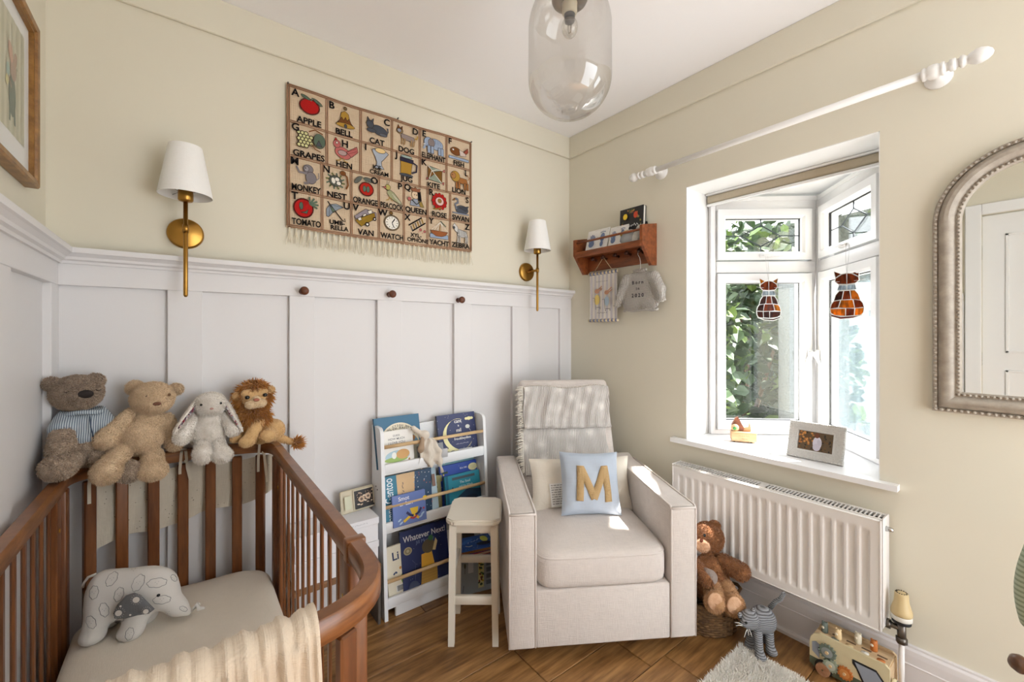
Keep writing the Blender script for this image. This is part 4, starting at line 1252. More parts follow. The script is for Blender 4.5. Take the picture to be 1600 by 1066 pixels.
# bunny comforter hanging over the top dowel
MT['white_muslin'] = fabric('white_muslin', (224, 214, 200), 500, .5, var=.05)
cf = thing('muslin_comforter', 'cream muslin baby comforter slung over the top bookcase dowel', 'comforter', (0, 0, 0))
xc = X(668, 690, -.14); dz = .703; dy = fy(.703) + .008
def comf(u, v):
    wdt = .020 + .038 * v + .018 * math.sin(v * 3.1)
    a = (u - .5) * 2
    z = dz + .014 - .125 * v + .016 * abs(a) * v * math.cos(a * 9) ; y = dy - .014 - .012 * math.cos(a * 7 + v * 3) * (.3 + v * .7) - .01 * (1 - a * a)
    return (xc + a * wdt + .028 * v + .004 * math.sin(v * 14), y, z)
m = MB().grid(comf, 40, 30); m.grid(lambda u, v: Vector(comf(1 - u, v)) + Vector((0, .003, 0)), 40, 12)
obj('cloth', m, MT['white_muslin'], cf)
obj('head', solid([('e', (xc - .016, dy - .010, dz + .028), (.024, .020, .022)), ('c', (xc - .03, dy - .006, dz + .036), .010, (xc - .062, dy + .004, dz + .062), .012)], .01, .003), MT['white_muslin'], cf)
obj('ear', solid([('c', (xc - .030, dy - .020, dz + .020), .008, (xc - .038, dy - .024, dz - .026), .012), ('e', (xc - .040, dy - .024, dz - .028), (.015, .006, .018))], .01, .003), plain('comforter_tan', (170, 146, 122), .9), cf)
obj('knotted_corner', MB().tube([(xc + .044, dy - .02, dz - .10), (xc + .060, dy - .022, dz - .125), (xc + .066, dy - .024, dz - .150)], [.006, .005, .009], 8), MT['white_muslin'], cf)
obj('cloth_tag', MB().rbox((xc + .062, dy - .022, dz - .085), (xc + .095, dy - .020, dz - .045), .0005, 1), plain('grey_tag', (188, 188, 190), .7), cf)

# stool ---------------------------------------------------
MT['stoolp'] = plain('cream_stool_paint', (228, 221, 206), .45, nscale=40, nstr=.05)
st = thing('wooden_stool', 'small cream painted wooden stool standing by the bookcase', 'stool', (-.973, -.437, 0), -YAW)
tp = [(-.105, -.093), (-.078, -.118), (.078, -.118), (.105, -.093), (.105, .093), (.078, .118), (-.078, .118), (-.105, .093)]
bmx = bmesh.new()
v0 = [bmx.verts.new((x, y, .460)) for x, y in tp]; v1 = [bmx.verts.new((x, y, .482)) for x, y in tp]
bmx.faces.new(v0[::-1]); bmx.faces.new(v1)
for i in range(8): bmx.faces.new((v0[i], v0[(i+1) % 8], v1[(i+1) % 8], v1[i]))
bmesh.ops.bevel(bmx, geom=bmx.edges[:], offset=.006, segments=2, affect='EDGES'); bmx.verts.index_update()
obj('seat', MB().add([tuple(v.co) for v in bmx.verts], [tuple(v.index for v in f.verts) for f in bmx.faces], 0, True), MT['stoolp'], st, flat=40); bmx.free()
for sx in (-1, 1):
    for sy in (-1, 1):
        m = MB(); tx, ty = sx * .078, sy * .088; r = .0135
        vs = [(tx + a*r, ty + b*r, .46) for a, b in ((-1, -1), (1, -1), (1, 1), (-1, 1))] + [(tx + sx*.006 + a*(r-.002), ty + sy*.006 + b*(r-.002), 0) for a, b in ((-1, -1), (1, -1), (1, 1), (-1, 1))]
        m.add(vs, [(0, 1, 2, 3), (7, 6, 5, 4), (0, 4, 5, 1), (1, 5, 6, 2), (2, 6, 7, 3), (3, 7, 4, 0)])
        obj('leg', m, MT['stoolp'], st)
    obj('side_apron', MB().rbox((sx*.078 - .007, -.08, .425), (sx*.078 + .007, .08, .46), .001, 1), MT['stoolp'], st)
    obj('side_stretcher', MB().rbox((sx*.080 - .007, -.08, .255), (sx*.080 + .007, .08, .280), .001, 1), MT['stoolp'], st)
    obj('apron', MB().rbox((-.07, sx*.088 - .007, .425), (.07, sx*.088 + .007, .46), .001, 1), MT['stoolp'], st)
    obj('stretcher', MB().rbox((-.07, sx*.092 - .008, .155 if sx < 0 else .215), (.07, sx*.092 + .008, .187 if sx < 0 else .243), .001, 1), MT['stoolp'], st)

# boxed stack behind the stool
bq = thing('activity_box', 'grey and yellow printed box standing behind the stool', 'box', (-.930, -.226, 0), math.radians(-14))
BW, BD, BH = .178, .075, .185
obj('carton', MB().rbox((0, 0, 0), (BW, BD, BH), .002, 1, smooth=False), plain('box_blue_grey', (150, 160, 166), .5), bq)
p = Pr(); p.M = frame_m((0, BD, 0), (0, -1, 0), (0, 0, 1)); p.r(.001, .001, BD - .001, BH - .001, (206, 196, 96)); p.r(.012, BH - .05, BD - .012, BH - .02, (96, 100, 96)); p.q(BD/2, BH*.5, .045, .010, (70, 80, 60))
p.M = frame_m((0, 0, 0), (1, 0, 0), (0, 0, 1)); random.seed(6)
p.r(.095, .02, .122, .17, (210, 206, 150))
for i in range(30): p.e(random.uniform(.098, .12), random.uniform(.025, .16), .004, .006, random.choice(((190, 170, 50), (90, 120, 60), (120, 60, 40), (60, 90, 60))), rot=random.uniform(0, 90), n=10)
for i in range(5): p.r(.132, .03 + i*.029, .165, .05 + i*.029, (96, 104, 110))
p.e(.03, .135, .004, .012, (70, 84, 60)); p.l([(.03, .10), (.03, .14)], .002, (80, 70, 60)); p.l([(.02, .02), (.025, .05)], .002, (40, 44, 50)); p.r(.045, .10, .07, .15, (196, 200, 204))
obj('box_print', p.mb, MT['ink'], bq)
def flat_book(label, z, w, d, th, rz, cover, pages, pr, cx=.105, cy=.01):
    t = thing('picture_book', label, 'book', Vector((-.930, -.226, z)) + Matrix.Rotation(math.radians(-14), 3, 'Z') @ Vector((cx, cy, 0)), math.radians(-14 + rz))
    c = plain('flatcover', cover, .4)
    obj('back_cover', MB().rbox((-w/2, -d/2, 0), (w/2, d/2, .002), .0006, 1, smooth=False), c, t)
    obj('pages', MB().box((-w/2 + .002, -d/2 + .002, .002), (w/2 - .002, d/2 - .002, th - .002)), plain('page_block', pages, .8), t)
    obj('front_cover', MB().rbox((-w/2, -d/2, th - .002), (w/2, d/2, th), .0006, 1, smooth=False), c, t)
    if pr:
        p = Pr(); p.M = T(-w/2, -d/2, th); pr(p, w, d); obj('cover_print', p.mb, MT['ink'], t)
flat_book('red covered book lying on the printed box behind the stool', BH + .0003, .185, .13, .014, 6, (176, 46, 44), (214, 200, 176), lambda p, w, h: p.r(.01, .01, .08, h - .01, (70, 140, 70)), .083, .03)
def night(p, w, h):
    stars(p, w, h, 26, (230, 232, 200), 4, .0015); p.e(w*.78, h*.62, w*.10, h*.22, (196, 204, 96)); p.e(w*.7, h*.3, w*.2, h*.12, (24, 36, 70)); p.e(w*.3, h*.6, w*.2, h*.1, (70, 120, 190), rot=30); p.l([(w*.2, h*.3), (w*.28, h*.22), (w*.38, h*.26)], .005, (236, 226, 200)); p.q(w*.45, h*.55, w*.35, .012, (220, 226, 240), rot=20)
flat_book('blue night-sky picture book on top of the printed box', BH + .0148, .175, .125, .016, 0, (34, 82, 158), (178, 128, 76), night, .088, .03)

# side table with white boxes and the scan frame
sb = thing('side_table', 'low wooden side table behind the cot holding white boxes', 'table', (-1.43, -.105, 0))
obj('top', MB().rbox((-.17, -.085, .228), (.162, .070, .250), .003, 1, smooth=False), wood('rustic_top', (112, 78, 50), (160, 120, 84), (4, 20, 20)), sb)
for x in (-.16, .150):
    obj('side_frame', MB().rbox((x, -.08, 0), (x + .012, .065, .228), .002, 1, smooth=False), plain('dark_frame', (92, 84, 78), .6), sb)
wbx = plain('white_card_box', (236, 236, 240), .6)
for i, (z, lab) in enumerate(((.2505, 'lower white keepsake box on the low side table'), (.3455, 'upper white keepsake box directly under the scan frame'))):
    t = thing('keepsake_box', lab, 'box', (-1.43, -.105, z))
    obj('body', MB().rbox((-.155, -.075, 0), (.152, .065, .070), .001, 1, smooth=False), wbx, t)
    obj('lid', MB().rbox((-.158, -.078, .068), (.155, .068, .0945), .001, 1, smooth=False), wbx, t)
    p = Pr(); p.M = frame_m((-.158, -.078, .068), (1, 0, 0), (0, 0, 1))
    if i: p.q(.235, .013, .06, .006, (170, 172, 178))
    if i: obj('lid_print', p.mb, MT['ink'], t)
sf = thing('scan_frame', 'cream rounded photo frame with a baby scan picture on the white boxes', 'frame', (0, 0, 0))
A = W(530, 803, -.085); B = W(581, 797, -.070)
sf.matrix_world = frame_m((-1.395, -.085, .441), (1, .10, 0), (0, .22, 1))
frc = plain('cream_frame', (214, 204, 178), .5)
o = obj('frame', MB().rbox((0, 0, -.012), (.145, .092, 0), .011, 3), frc, sf)
obj('raised_mount', MB().rbox((.050, .004, -.002), (.143, .088, .005), .003, 2), frc, sf)
p = Pr(z0=.0052); p.r(.056, .010, .137, .082, (34, 28, 26)); random.seed(5)
for i in range(60):
    c = random.choice(((206, 178, 150), (150, 122, 100), (96, 76, 64), (226, 206, 180), (60, 48, 42)))
    p.e(random.uniform(.06, .133), random.uniform(.024, .074), random.uniform(.002, .007), random.uniform(.0015, .004), c, rot=random.uniform(-50, 50), n=10)
p.e(.083, .046, .013, .012, (206, 176, 146)); p.e(.112, .052, .012, .012, (216, 188, 158)); p.e(.083, .046, .006, .006, (110, 86, 72)); p.e(.112, .052, .006, .005, (120, 96, 80)); p.r(.056, .010, .137, .018, (18, 16, 16))
p.r(.012, .018, .040, .070, (206, 206, 178))
obj('scan_print', p.mb, MT['ink'], sf)
obj('strut', MB().rbox((.06, .0, -.040), (.085, .006, -.010), .001, 1), frc, sf)

# ================================================================ things on the walls
# tapestry --------------------------------------------------
MT['tapcloth'] = fabric('beige_tapestry_ground', (206, 184, 156), 260, .5, var=.08, dist=.0015)
tap = thing('alphabet_tapestry', 'beige embroidered alphabet tapestry with a cream fringe', 'tapestry', (-1.585, -.0095, 1.605))
TW, TH_ = .863, .573
def tapz(u, v): return .003 + .004 * math.sin(u * 7 + v * 3) * (1 - v) + .003 * math.sin(u * 17)
TM = Matrix(((1, 0, 0, 0), (0, 0, -1, 0), (0, 1, 0, 0), (0, 0, 0, 1)))     # print plane: x right, y up, z out of the wall
cl = MB().grid(lambda u, v: TM @ Vector((u * TW + .012 * (1 - v) * (.5 - u), v * TH_ - .006 * math.sin(u * 3), tapz(u, v) - .002)), 40, 24)
cl.grid(lambda u, v: TM @ Vector(((1 - u) * TW, v * TH_ - .006 * math.sin((1 - u) * 3), -.002)), 8, 6)
obj('cloth', cl, MT['tapcloth'], tap)
K = (26, 24, 26); RD = (172, 34, 32); GR = (92, 108, 92); GY = (128, 130, 138); BN_ = (120, 74, 40); GO = (176, 138, 62); BL = (150, 164, 186); WH = (232, 226, 214); PK = (186, 106, 102); DG = (78, 82, 90)
def mA(p): p.e(.52,.58,.30,.24,(122,20,22)); p.e(.52,.58,.27,.215,RD); p.l([(.56,.76),(.60,.88)],.03,GR); p.e(.40,.84,.14,.04,GR,-20); p.e(.76,.78,.16,.04,GR,-30)
def mB(p): p.p([(.24,.34),(.36,.46),(.40,.74),(.52,.82),(.64,.74),(.70,.46),(.84,.34)],GO); p.p([(.28,.40),(.36,.50),(.42,.60),(.48,.50),(.54,.62),(.60,.50),(.66,.60),(.72,.46),(.80,.38)],BN_); p.e(.54,.34,.30,.07,GO); p.e(.53,.90,.05,.05,(110,90,60)); p.e(.54,.32,.04,.06,DG)
def mC(p): p.e(.60,.50,.28,.16,DG,-12); p.e(.26,.64,.12,.13,DG); p.p([(.16,.72),(.16,.88),(.26,.76)],DG); p.p([(.28,.76),(.38,.86),(.36,.70)],DG); p.l([(.80,.44),(.90,.52),(.88,.66)],.05,DG); p.e(.30,.44,.16,.06,DG); p.e(.72,.38,.14,.05,(96,100,108))
def mD(p): p.p([(.30,.66),(.80,.62),(.84,.46),(.78,.44),(.42,.46),(.30,.52)],(146,132,128)); p.e(.24,.74,.12,.10,(146,120,84)); p.p([(.14,.80),(.18,.94),(.26,.82)],BN_); p.p([(.26,.82),(.34,.92),(.34,.78)],BN_); p.e(.22,.74,.07,.06,(150,150,160))
def mD2(p):
    for x in (.34,.44,.70,.80): p.l([(x,.50),(x-.02,.30),(x-.05,.28)],.06,(158,128,92))
    p.l([(.82,.58),(.92,.60),(.94,.72)],.05,GO)
def mE(p): p.e(.58,.60,.32,.20,BL); p.e(.28,.62,.18,.18,BL); p.e(.40,.62,.13,.15,(136,124,120)); p.l([(.16,.60),(.12,.40),(.06,.34)],.08,BL); p.l([(.14,.52),(.06,.50)],.03,WH)
def mE2(p):
    for x in (.30,.44,.74,.86): p.r(x-.06,.22,x+.06,.50,BL)
    for x in (.56,.66,.76): p.l([(x,.76),(x+.02,.60)],.012,(90,104,130))
def mF(p): p.e(.36,.56,.24,.15,BN_); p.p([(.52,.66),(.80,.58),(.84,.46),(.56,.42)],(206,190,180)); p.p([(.72,.60),(.92,.80),(.94,.64),(.84,.54)],(150,76,60)); p.e(.24,.60,.04,.03,WH); p.r(.04,.24,.96,.34,BL)
def mG(p):
    for r in range(5):
        for c in range(4 - abs(r-2)//2): p.e(.20+.105*c+(.05 if r%2 else 0),.76-.10*r,.060,.058,(140,138,80)); p.e(.20+.105*c+(.05 if r%2 else 0),.76-.10*r,.048,.046,(206,204,150))
    p.e(.80,.60,.17,.22,GR); p.p([(.70,.44),(.78,.62),(.88,.44)],DG); p.l([(.48,.82),(.66,.92),(.90,.84)],.035,BN_); p.l([(.56,.46),(.66,.32),(.84,.26)],.03,BN_)
def mH(p): p.e(.46,.48,.26,.18,PK,-15); p.e(.26,.74,.11,.12,PK); p.p([(.56,.54),(.92,.80),(.96,.62),(.74,.40)],PK); p.e(.44,.48,.14,.08,(176,150,146)); p.l([(.40,.32),(.36,.22),(.24,.20)],.03,GO); p.l([(.48,.32),(.50,.22),(.62,.20)],.03,GO); p.p([(.18,.84),(.22,.94),(.28,.86)],RD); p.e(.26,.77,.03,.03,WH); p.l([(.62,.56),(.88,.72)],.012,(120,40,44)); p.l([(.64,.50),(.92,.64)],.012,(120,40,44))
def mI(p): p.p([(.32,.86),(.44,.62),(.50,.46),(.48,.34),(.40,.26),(.76,.26),(.68,.36),(.66,.50),(.78,.64),(.92,.82),(.84,.88),(.40,.90)],(166,174,186)); p.e(.62,.88,.18,.08,(226,196,140))
def mJ(p): p.p([(.28,.30),(.68,.30),(.74,.78),(.28,.80)],(170,132,56)); p.p([(.26,.74),(.76,.72),(.78,.86),(.26,.88)],(52,50,66)); p.l([(.76,.76),(.92,.70),(.90,.46),(.72,.38)],.06,(52,50,66)); p.e(.50,.26,.26,.05,DG); p.e(.50,.92,.22,.04,(150,166,160))
def mK(p): p.p([(.26,.30),(.86,.24),(.86,.74),(.26,.80)],(120,84,40)); p.p([(.26,.30),(.86,.24),(.54,.56)],(140,150,134)); p.p([(.26,.80),(.86,.74),(.46,.60)],(140,150,134)); p.l([(.26,.80),(.86,.24)],.02,WH); p.l([(.30,.32),(.40,.62),(.62,.72),(.86,.74)],.02,WH); p.p([(.86,.70),(.96,.80),(.98,.68)],PK); p.p([(.20,.36),(.28,.30),(.18,.26)],PK); p.p([(.84,.26),(.92,.18),(.94,.30)],PK)
def mL(p): p.p([(.38,.64),(.86,.62),(.92,.42),(.40,.40)],(158,104,58)); p.e(.34,.64,.20,.20,GO); p.e(.24,.66,.11,.11,(170,120,76)); p.e(.20,.68,.02,.02,K)
def mL2(p):
    for x in (.40,.52,.78,.90): p.r(x-.05,.18,x+.04,.44,(158,104,58))
    p.l([(.90,.58),(.98,.68),(.86,.78)],.03,(158,104,58))
def mM(p): p.e(.56,.72,.17,.13,(126,120,124)); p.e(.66,.46,.18,.18,(126,120,124)); p.l([(.52,.58),(.26,.58),(.16,.74)],.07,(126,120,124)); p.l([(.56,.40),(.54,.28),(.42,.26)],.08,(126,120,124)); p.l([(.80,.38),(.94,.50),(.92,.66)],.03,(126,120,124)); p.e(.50,.72,.08,.08,(150,146,150)); p.e(.47,.74,.02,.02,K)
def mN(p):
    for a in range(0, 360, 30): p.l([(.44+.12*math.cos(math.radians(a)),.56+.10*math.sin(math.radians(a))),(.44+.36*math.cos(math.radians(a+22)),.56+.27*math.sin(math.radians(a+22)))],.05,(108,112,70) if a%60 else GR)
    p.e(.44,.56,.23,.17,(88,92,84)); p.e(.36,.56,.07,.10,WH,20); p.e(.50,.62,.08,.06,WH); p.e(.56,.50,.08,.06,WH); p.l([(.70,.88),(.88,.76),(.92,.50),(.84,.36)],.06,BN_); p.e(.72,.86,.10,.07,BN_)
def mO(p): p.e(.54,.52,.29,.23,(120,24,20)); p.e(.54,.52,.26,.205,(178,44,34)); p.e(.46,.52,.06,.10,GR); p.e(.60,.52,.06,.10,GR); p.e(.20,.78,.18,.07,(96,100,94),40); p.e(.64,.84,.20,.06,(96,100,94),-8); p.l([(.34,.92),(.56,.74)],.025,GR)
def mP(p): p.p([(.34,.70),(.60,.58),(.92,.28),(.94,.20),(.60,.30),(.40,.40),(.28,.56)],(158,160,124)); p.e(.32,.74,.10,.09,(176,166,96)); p.p([(.24,.76),(.08,.72),(.24,.68)],PK); p.l([(.40,.42),(.34,.30),(.24,.28)],.025,GO); p.l([(.46,.40),(.46,.30),(.54,.28)],.025,GO); p.l([(.28,.84),(.28,.96)],.02,GR); p.l([(.34,.84),(.38,.96)],.02,GR); p.l([(.50,.54),(.88,.28)],.012,WH); p.l([(.56,.46),(.86,.24)],.012,WH)
def mQ(p): p.p([(.22,.28),(.84,.28),(.78,.46),(.62,.54),(.42,.54),(.26,.46)],(150,156,170)); p.p([(.58,.50),(.76,.48),(.88,.28),(.70,.28)],(150,128,70)); p.e(.46,.68,.16,.14,(216,190,160)); p.p([(.60,.50),(.76,.50),(.70,.84),(.56,.80)],K); p.p([(.30,.80),(.66,.80),(.70,.94),(.54,.90),(.46,.97),(.38,.90),(.26,.94)],(150,98,72)); p.l([(.30,.48),(.52,.34),(.70,.48)],.04,(60,64,60)); p.e(.42,.68,.02,.02,K); p.e(.52,.68,.02,.02,K); p.e(.18,.50,.07,.06,PK)
def mR(p):
    for a in range(0, 360, 30): p.e(.50+.27*math.cos(math.radians(a)),.60+.21*math.sin(math.radians(a)),.11,.08,RD,a)
    p.e(.50,.60,.20,.15,(220,186,176)); p.e(.50,.62,.09,.07,(150,110,60)); p.l([(.60,.38),(.40,.30),(.16,.28)],.05,(136,110,52))
def mS(p): p.e(.58,.44,.34,.16,DG); p.l([(.28,.44),(.20,.62),(.36,.70),(.34,.82),(.22,.84)],.10,(110,114,124)); p.p([(.20,.86),(.04,.74),(.18,.76)],(160,104,60)); p.p([(.40,.50),(.94,.62),(.80,.40)],(66,70,78)); p.r(.06,.26,.94,.30,BL)
def mT(p): p.e(.40,.54,.34,.30,(96,14,16)); p.e(.40,.54,.305,.265,RD); p.e(.32,.60,.06,.11,GR); p.p([(.30,.40),(.52,.38),(.56,.52),(.46,.44)],GR)
def mT2(p):
    for a in (-30, 0, 30, 60, 95): p.l([(.62,.70),(.62+.30*math.cos(math.radians(a)),.70+.22*math.sin(math.radians(a)))],.06,GR)
def mU(p): p.p([(.10,.44),(.10,.66),(.22,.82),(.46,.88),(.74,.80),(.56,.72),(.44,.64),(.32,.56),(.18,.42)],(140,150,160)); p.l([(.14,.92),(.70,.36),(.80,.34),(.78,.44)],.035,K); p.l([(.22,.82),(.20,.44)],.012,DG); p.l([(.22,.82),(.44,.64)],.012,DG); p.l([(.24,.82),(.70,.80)],.012,DG); p.p([(.22,.80),(.32,.58),(.44,.64)],GR)
def mV(p): p.p([(.06,.60),(.50,.90),(.94,.82),(.94,.66),(.50,.72),(.10,.50)],(150,140,146)); p.p([(.08,.46),(.40,.62),(.86,.82),(.90,.62),(.56,.42),(.32,.28)],(146,116,44)); p.p([(.18,.54),(.30,.60),(.34,.50),(.22,.46)],WH); p.p([(.58,.84),(.74,.90),(.76,.78),(.62,.74)],WH); p.p([(.38,.68),(.50,.74),(.52,.68),(.40,.62)],WH); p.e(.86,.60,.06,.05,K); p.e(.86,.60,.03,.025,WH); p.e(.56,.38,.08,.06,K); p.e(.56,.38,.045,.035,WH)
def mW(p): p.e(.50,.58,.34,.27,(120,104,80)); p.e(.50,.58,.29,.225,(236,232,222)); p.e(.46,.92,.07,.05,(120,90,50)); p.l([(.50,.58),(.62,.72)],.04,K); p.l([(.50,.58),(.58,.42)],.035,K)
def mW2(p):
    for a in range(0, 360, 30): p.l([(.50+.20*math.cos(math.radians(a)),.58+.155*math.sin(math.radians(a))),(.50+.26*math.cos(math.radians(a)),.58+.20*math.sin(math.radians(a)))],.02,K)
def mX(p):
    for k in range(6): x=.26+.10*k; y=.50+.065*k; p.l([(x,y+.10),(x+.10,y-.10)],.06,(150,120,60) if k%2 else (110,104,96))
    p.l([(.16,.60),(.78,.96)],.05,K); p.l([(.34,.42),(.96,.78)],.05,K); p.e(.72,.50,.05,.04,PK); p.e(.92,.46,.05,.04,PK); p.l([(.72,.50),(.60,.38)],.015,PK); p.l([(.92,.46),(.78,.36)],.015,PK)
def mY(p): p.r(.04,.26,.96,.42,BL); p.p([(.06,.54),(.94,.54),(.82,.40),(.62,.34),(.34,.34),(.16,.42)],(150,92,56)); p.l([(.52,.52),(.56,.92)],.04,(150,110,60)); [p.l([(.55,.88),(x,.56)],.015,WH) for x in (.12,.24,.40,.70,.82,.92)]; p.l([(.56,.92),(.72,.82),(.84,.74)],.04,GR)
def mZ(p): p.p([(.30,.74),(.80,.66),(.90,.48),(.84,.42),(.34,.42)],(196,194,190)); p.p([(.08,.80),(.16,.94),(.34,.80),(.40,.56),(.22,.62)],(206,204,200)); p.e(.14,.76,.05,.04,DG)
def mZ2(p):
    for x in (.36,.46,.78,.86): p.r(x-.035,.18,x+.025,.46,(206,204,200))
    for x in (.34,.44,.54,.64,.74,.84): p.l([(x,.70),(x-.02,.44)],.016,(96,96,98))
cells = [[('A','APPLE',(mA,),0),('B','BELL',(mB,),0),('C','CAT',(mC,),1),('D','DOG',(mD,mD2),1),('E','ELEPHANT',(mE,mE2),0),('F','FISH',(mF,),0)],
         [('G','GRAPES',(mG,),0),('H','HEN',(mH,),2),('I','ICE\nCREAM',(mI,),0),('J','JUG',(mJ,),0),('K','KITE',(mK,),0),('L','LION',(mL,mL2),1)],
         [('M','MONKEY',(mM,),0),('N','NEST',(mN,),0),('O','ORANGE',(mO,),1),('P','PEACOCK',(mP,),1),('Q','QUEEN',(mQ,),0),('R','ROSE',(mR,),0),('S','SWAN',(mS,),1)],
         [('T','TOMATO',(mT,mT2),0),('U','UMB-\nRELLA',(mU,),1),('V','VAN',(mV,),0),('W','WATCH',(mW,mW2),0),('X','XYL-\nOPHONE',(mX,),0),('Y','YACHT',(mY,),0),('Z','ZEBRA',(mZ,mZ2),1)]]
rh = (TH_ - .024) / 4
border = MB()
def bline(x0, y0, x1, y1, w):
    for dx in (-.0035, .0035):
        if abs(x1 - x0) > abs(y1 - y0): a, b = (x0, y0 + dx), (x1, y1 + dx)
        else: a, b = (x0 + dx, y0), (x1 + dx, y1)
        n = 12; pts = [TM @ Vector((a[0] + (b[0]-a[0])*k/n, a[1] + (b[1]-a[1])*k/n - .006*math.sin((a[0] + (b[0]-a[0])*k/n)/TW*3), tapz((a[0] + (b[0]-a[0])*k/n)/TW, (a[1] + (b[1]-a[1])*k/n)/TH_) + .0004)) for k in range(n+1)]
        border.tube(pts, w, 5)
for r, row in enumerate(cells):
    cw = (TW - .024) / len(row); y0 = TH_ - .012 - (r + 1) * rh
    for c, (lt, wd, ms_, pos) in enumerate(row):
        x0 = .012 + c * cw
        pr = Pr(step=.00010, z0=.0004)
        uz = tapz((x0 + cw/2)/TW, (y0 + rh/2)/TH_); yo = y0 - .006*math.sin((x0 + cw/2)/TW*3)
        pr.M = TM @ T(x0 + cw*.05, yo + rh*.03, uz + .0022) @ Matrix.Diagonal((cw*.90, rh*.94, 1, 1))
        pr.ol = ((58, 46, 40), .014)
        for f in ms_: f(pr)
        obj('embroidered_' + wd.replace('-\n', '').replace('\n', '_').lower(), pr.mb, MT['thread'], tap)
        pl = Pr(step=.00010, z0=.0022); pl.M = TM @ T(0, 0, uz + .0022)
        lx, ly = {0: (.14, .86), 1: (.82, .84), 2: (.52, .78)}[pos]
        pl.t(lt, x0 + cw*lx, yo + rh*ly, .028, K, .028)
        obj('initial', pl.mb, MT['thread'], tap)
        pl = Pr(step=.00010, z0=.0022); pl.M = TM @ T(0, 0, uz + .0022)
        ws = wd.split('\n')
        for i, s in enumerate(ws): pl.t(s, x0 + cw*.5 + (.01 if len(ws) > 1 and i else 0), yo + rh*(.12 + (len(ws) - 1 - i)*.165), .0240 if len(ws) == 1 else .0185, K, .028, maxw=cw*.90)
        obj('stitched_word', pl.mb, MT['thread'], tap)
        if c: bline(x0, y0, x0, y0 + rh, .0021)
    if r: bline(.01, y0 + rh, TW - .01, y0 + rh, .0021)
for a in ((.008, .008, TW - .008, .008), (.008, TH_ - .008, TW - .008, TH_ - .008), (.008, .008, .008, TH_ - .008), (TW - .008, .008, TW - .008, TH_ - .008)): bline(*a, .0026)
obj('braid_border', border, plain('rust_braid', (158, 118, 90), .95, nscale=300, nstr=.5), tap)
random.seed(21); MT['fringe'] = plain('cream_cotton_fringe', (226, 216, 192), .95)
for i in range(36):
    x = .012 + (TW - .024) * i / 35; m = MB()
    y0 = -.006*math.sin(x/TW*3)
    for k in range(5):
        dx = (k - 2) * .0016; e = random.uniform(-.006, .006) + dx * 3.2
        m.tube([TM @ Vector((x + dx*.5, y0 + .002, .005)), TM @ Vector((x + dx*.6, y0 - .018, .006)), TM @ Vector((x + e, y0 - random.uniform(.055, .075), .005 + random.uniform(-.002, .004)))], [.0014, .0012, .0007], 5)
    obj('tassel', m, MT['fringe'], tap)
for x in (.006, .46, TW - .006):
    obj('wall_nail', MB().tube([TM @ Vector((x, TH_ - .004, -.0085)), TM @ Vector((x, TH_ - .002, .010))], .003, 8), MT['steel'], tap)

# wall lamps ----------------------------------------------
def sconce(x, label):
    t = thing('wall_lamp', label, 'lamp', (x, 0, 1.536), group=None)
    obj('backplate', MB().lathe([(0, 0), (.052, 0), (.053, .003), (.051, .012), (.046, .015), (0, .016)], 36, M=RX(90)), MT['brass'], t)
    obj('arm', MB().tube([(0, -.012, 0), (0, -.098, 0)], .006, 12), MT['brass'], t)
    s = obj('stem', MB().tube([(0, -.100, -.228), (0, -.100, -.222), (0, -.100, .10)], [.0035, .0065, .0065], 14), MT['brass'], t)
    obj('collar', MB().tube([(0, -.100, -.012), (0, -.100, .012)], .009, 14), MT['brass'], s)
    obj('lamp_holder', MB().lathe([(.006, .088), (.018, .090), (.021, .094), (.021, .124), (.018, .128), (.0, .128)], 20, M=T(0, -.100, 0)), MT['brass'], t)
    r0, r1, za, zb = .074, .046, .108, .272
    sh = MB(); sh.lathe([(r0, za), (r0 + .0006, za + .002), (r1 + .0006, zb - .002), (r1, zb), (r1 - .0015, zb), (r0 - .0015, za + .002), (r0 - .0015, za), (r0, za)], 40, M=T(0, -.100, 0), caps=False)
    s2 = obj('lamp_shade', sh, MT['shade'], t)
    rg = MB()
    rg.tube([(math.cos(a)*.030, -.100 + math.sin(a)*.030, za + .020) for a in [i*math.pi/10 for i in range(21)]], .0012, 6)
    for a in (0, 2.1, 4.2): rg.tube([(math.cos(a)*.020, -.100 + math.sin(a)*.020, za + .018), (math.cos(a)*.070, -.100 + math.sin(a)*.070, za + .014)], .0012, 6)
    obj('shade_ring', rg, MT['chrome'], s2)
    return t
sconce(-1.899, 'brass wall lamp with white shade above the cot')
sconce(-.350, 'brass wall lamp with white shade beside the room corner')

# pegs ----------------------------------------------------
for (px, py, lb) in ((474, 455, 'dark wooden wall peg nearest the cot lamp, left of three'), (611, 460, 'dark wooden wall peg in the middle of the three'), (719, 469, 'dark wooden wall peg nearest the armchair, right of three')):
    q = W(px, py, -.05)
    pg = obj('wall_peg', MB().lathe([(.013, 0), (.011, .006), (.0085, .016), (.010, .024), (.0155, .033), (.0170, .040), (.0145, .046), (.006, .050), (0, .0505)], 20, M=RX(90)), wood('peg_walnut', (66, 34, 18), (120, 66, 36), (20, 20, 20)), loc=(q.x, -.029, q.z))
    tag(pg, lb, 'peg')

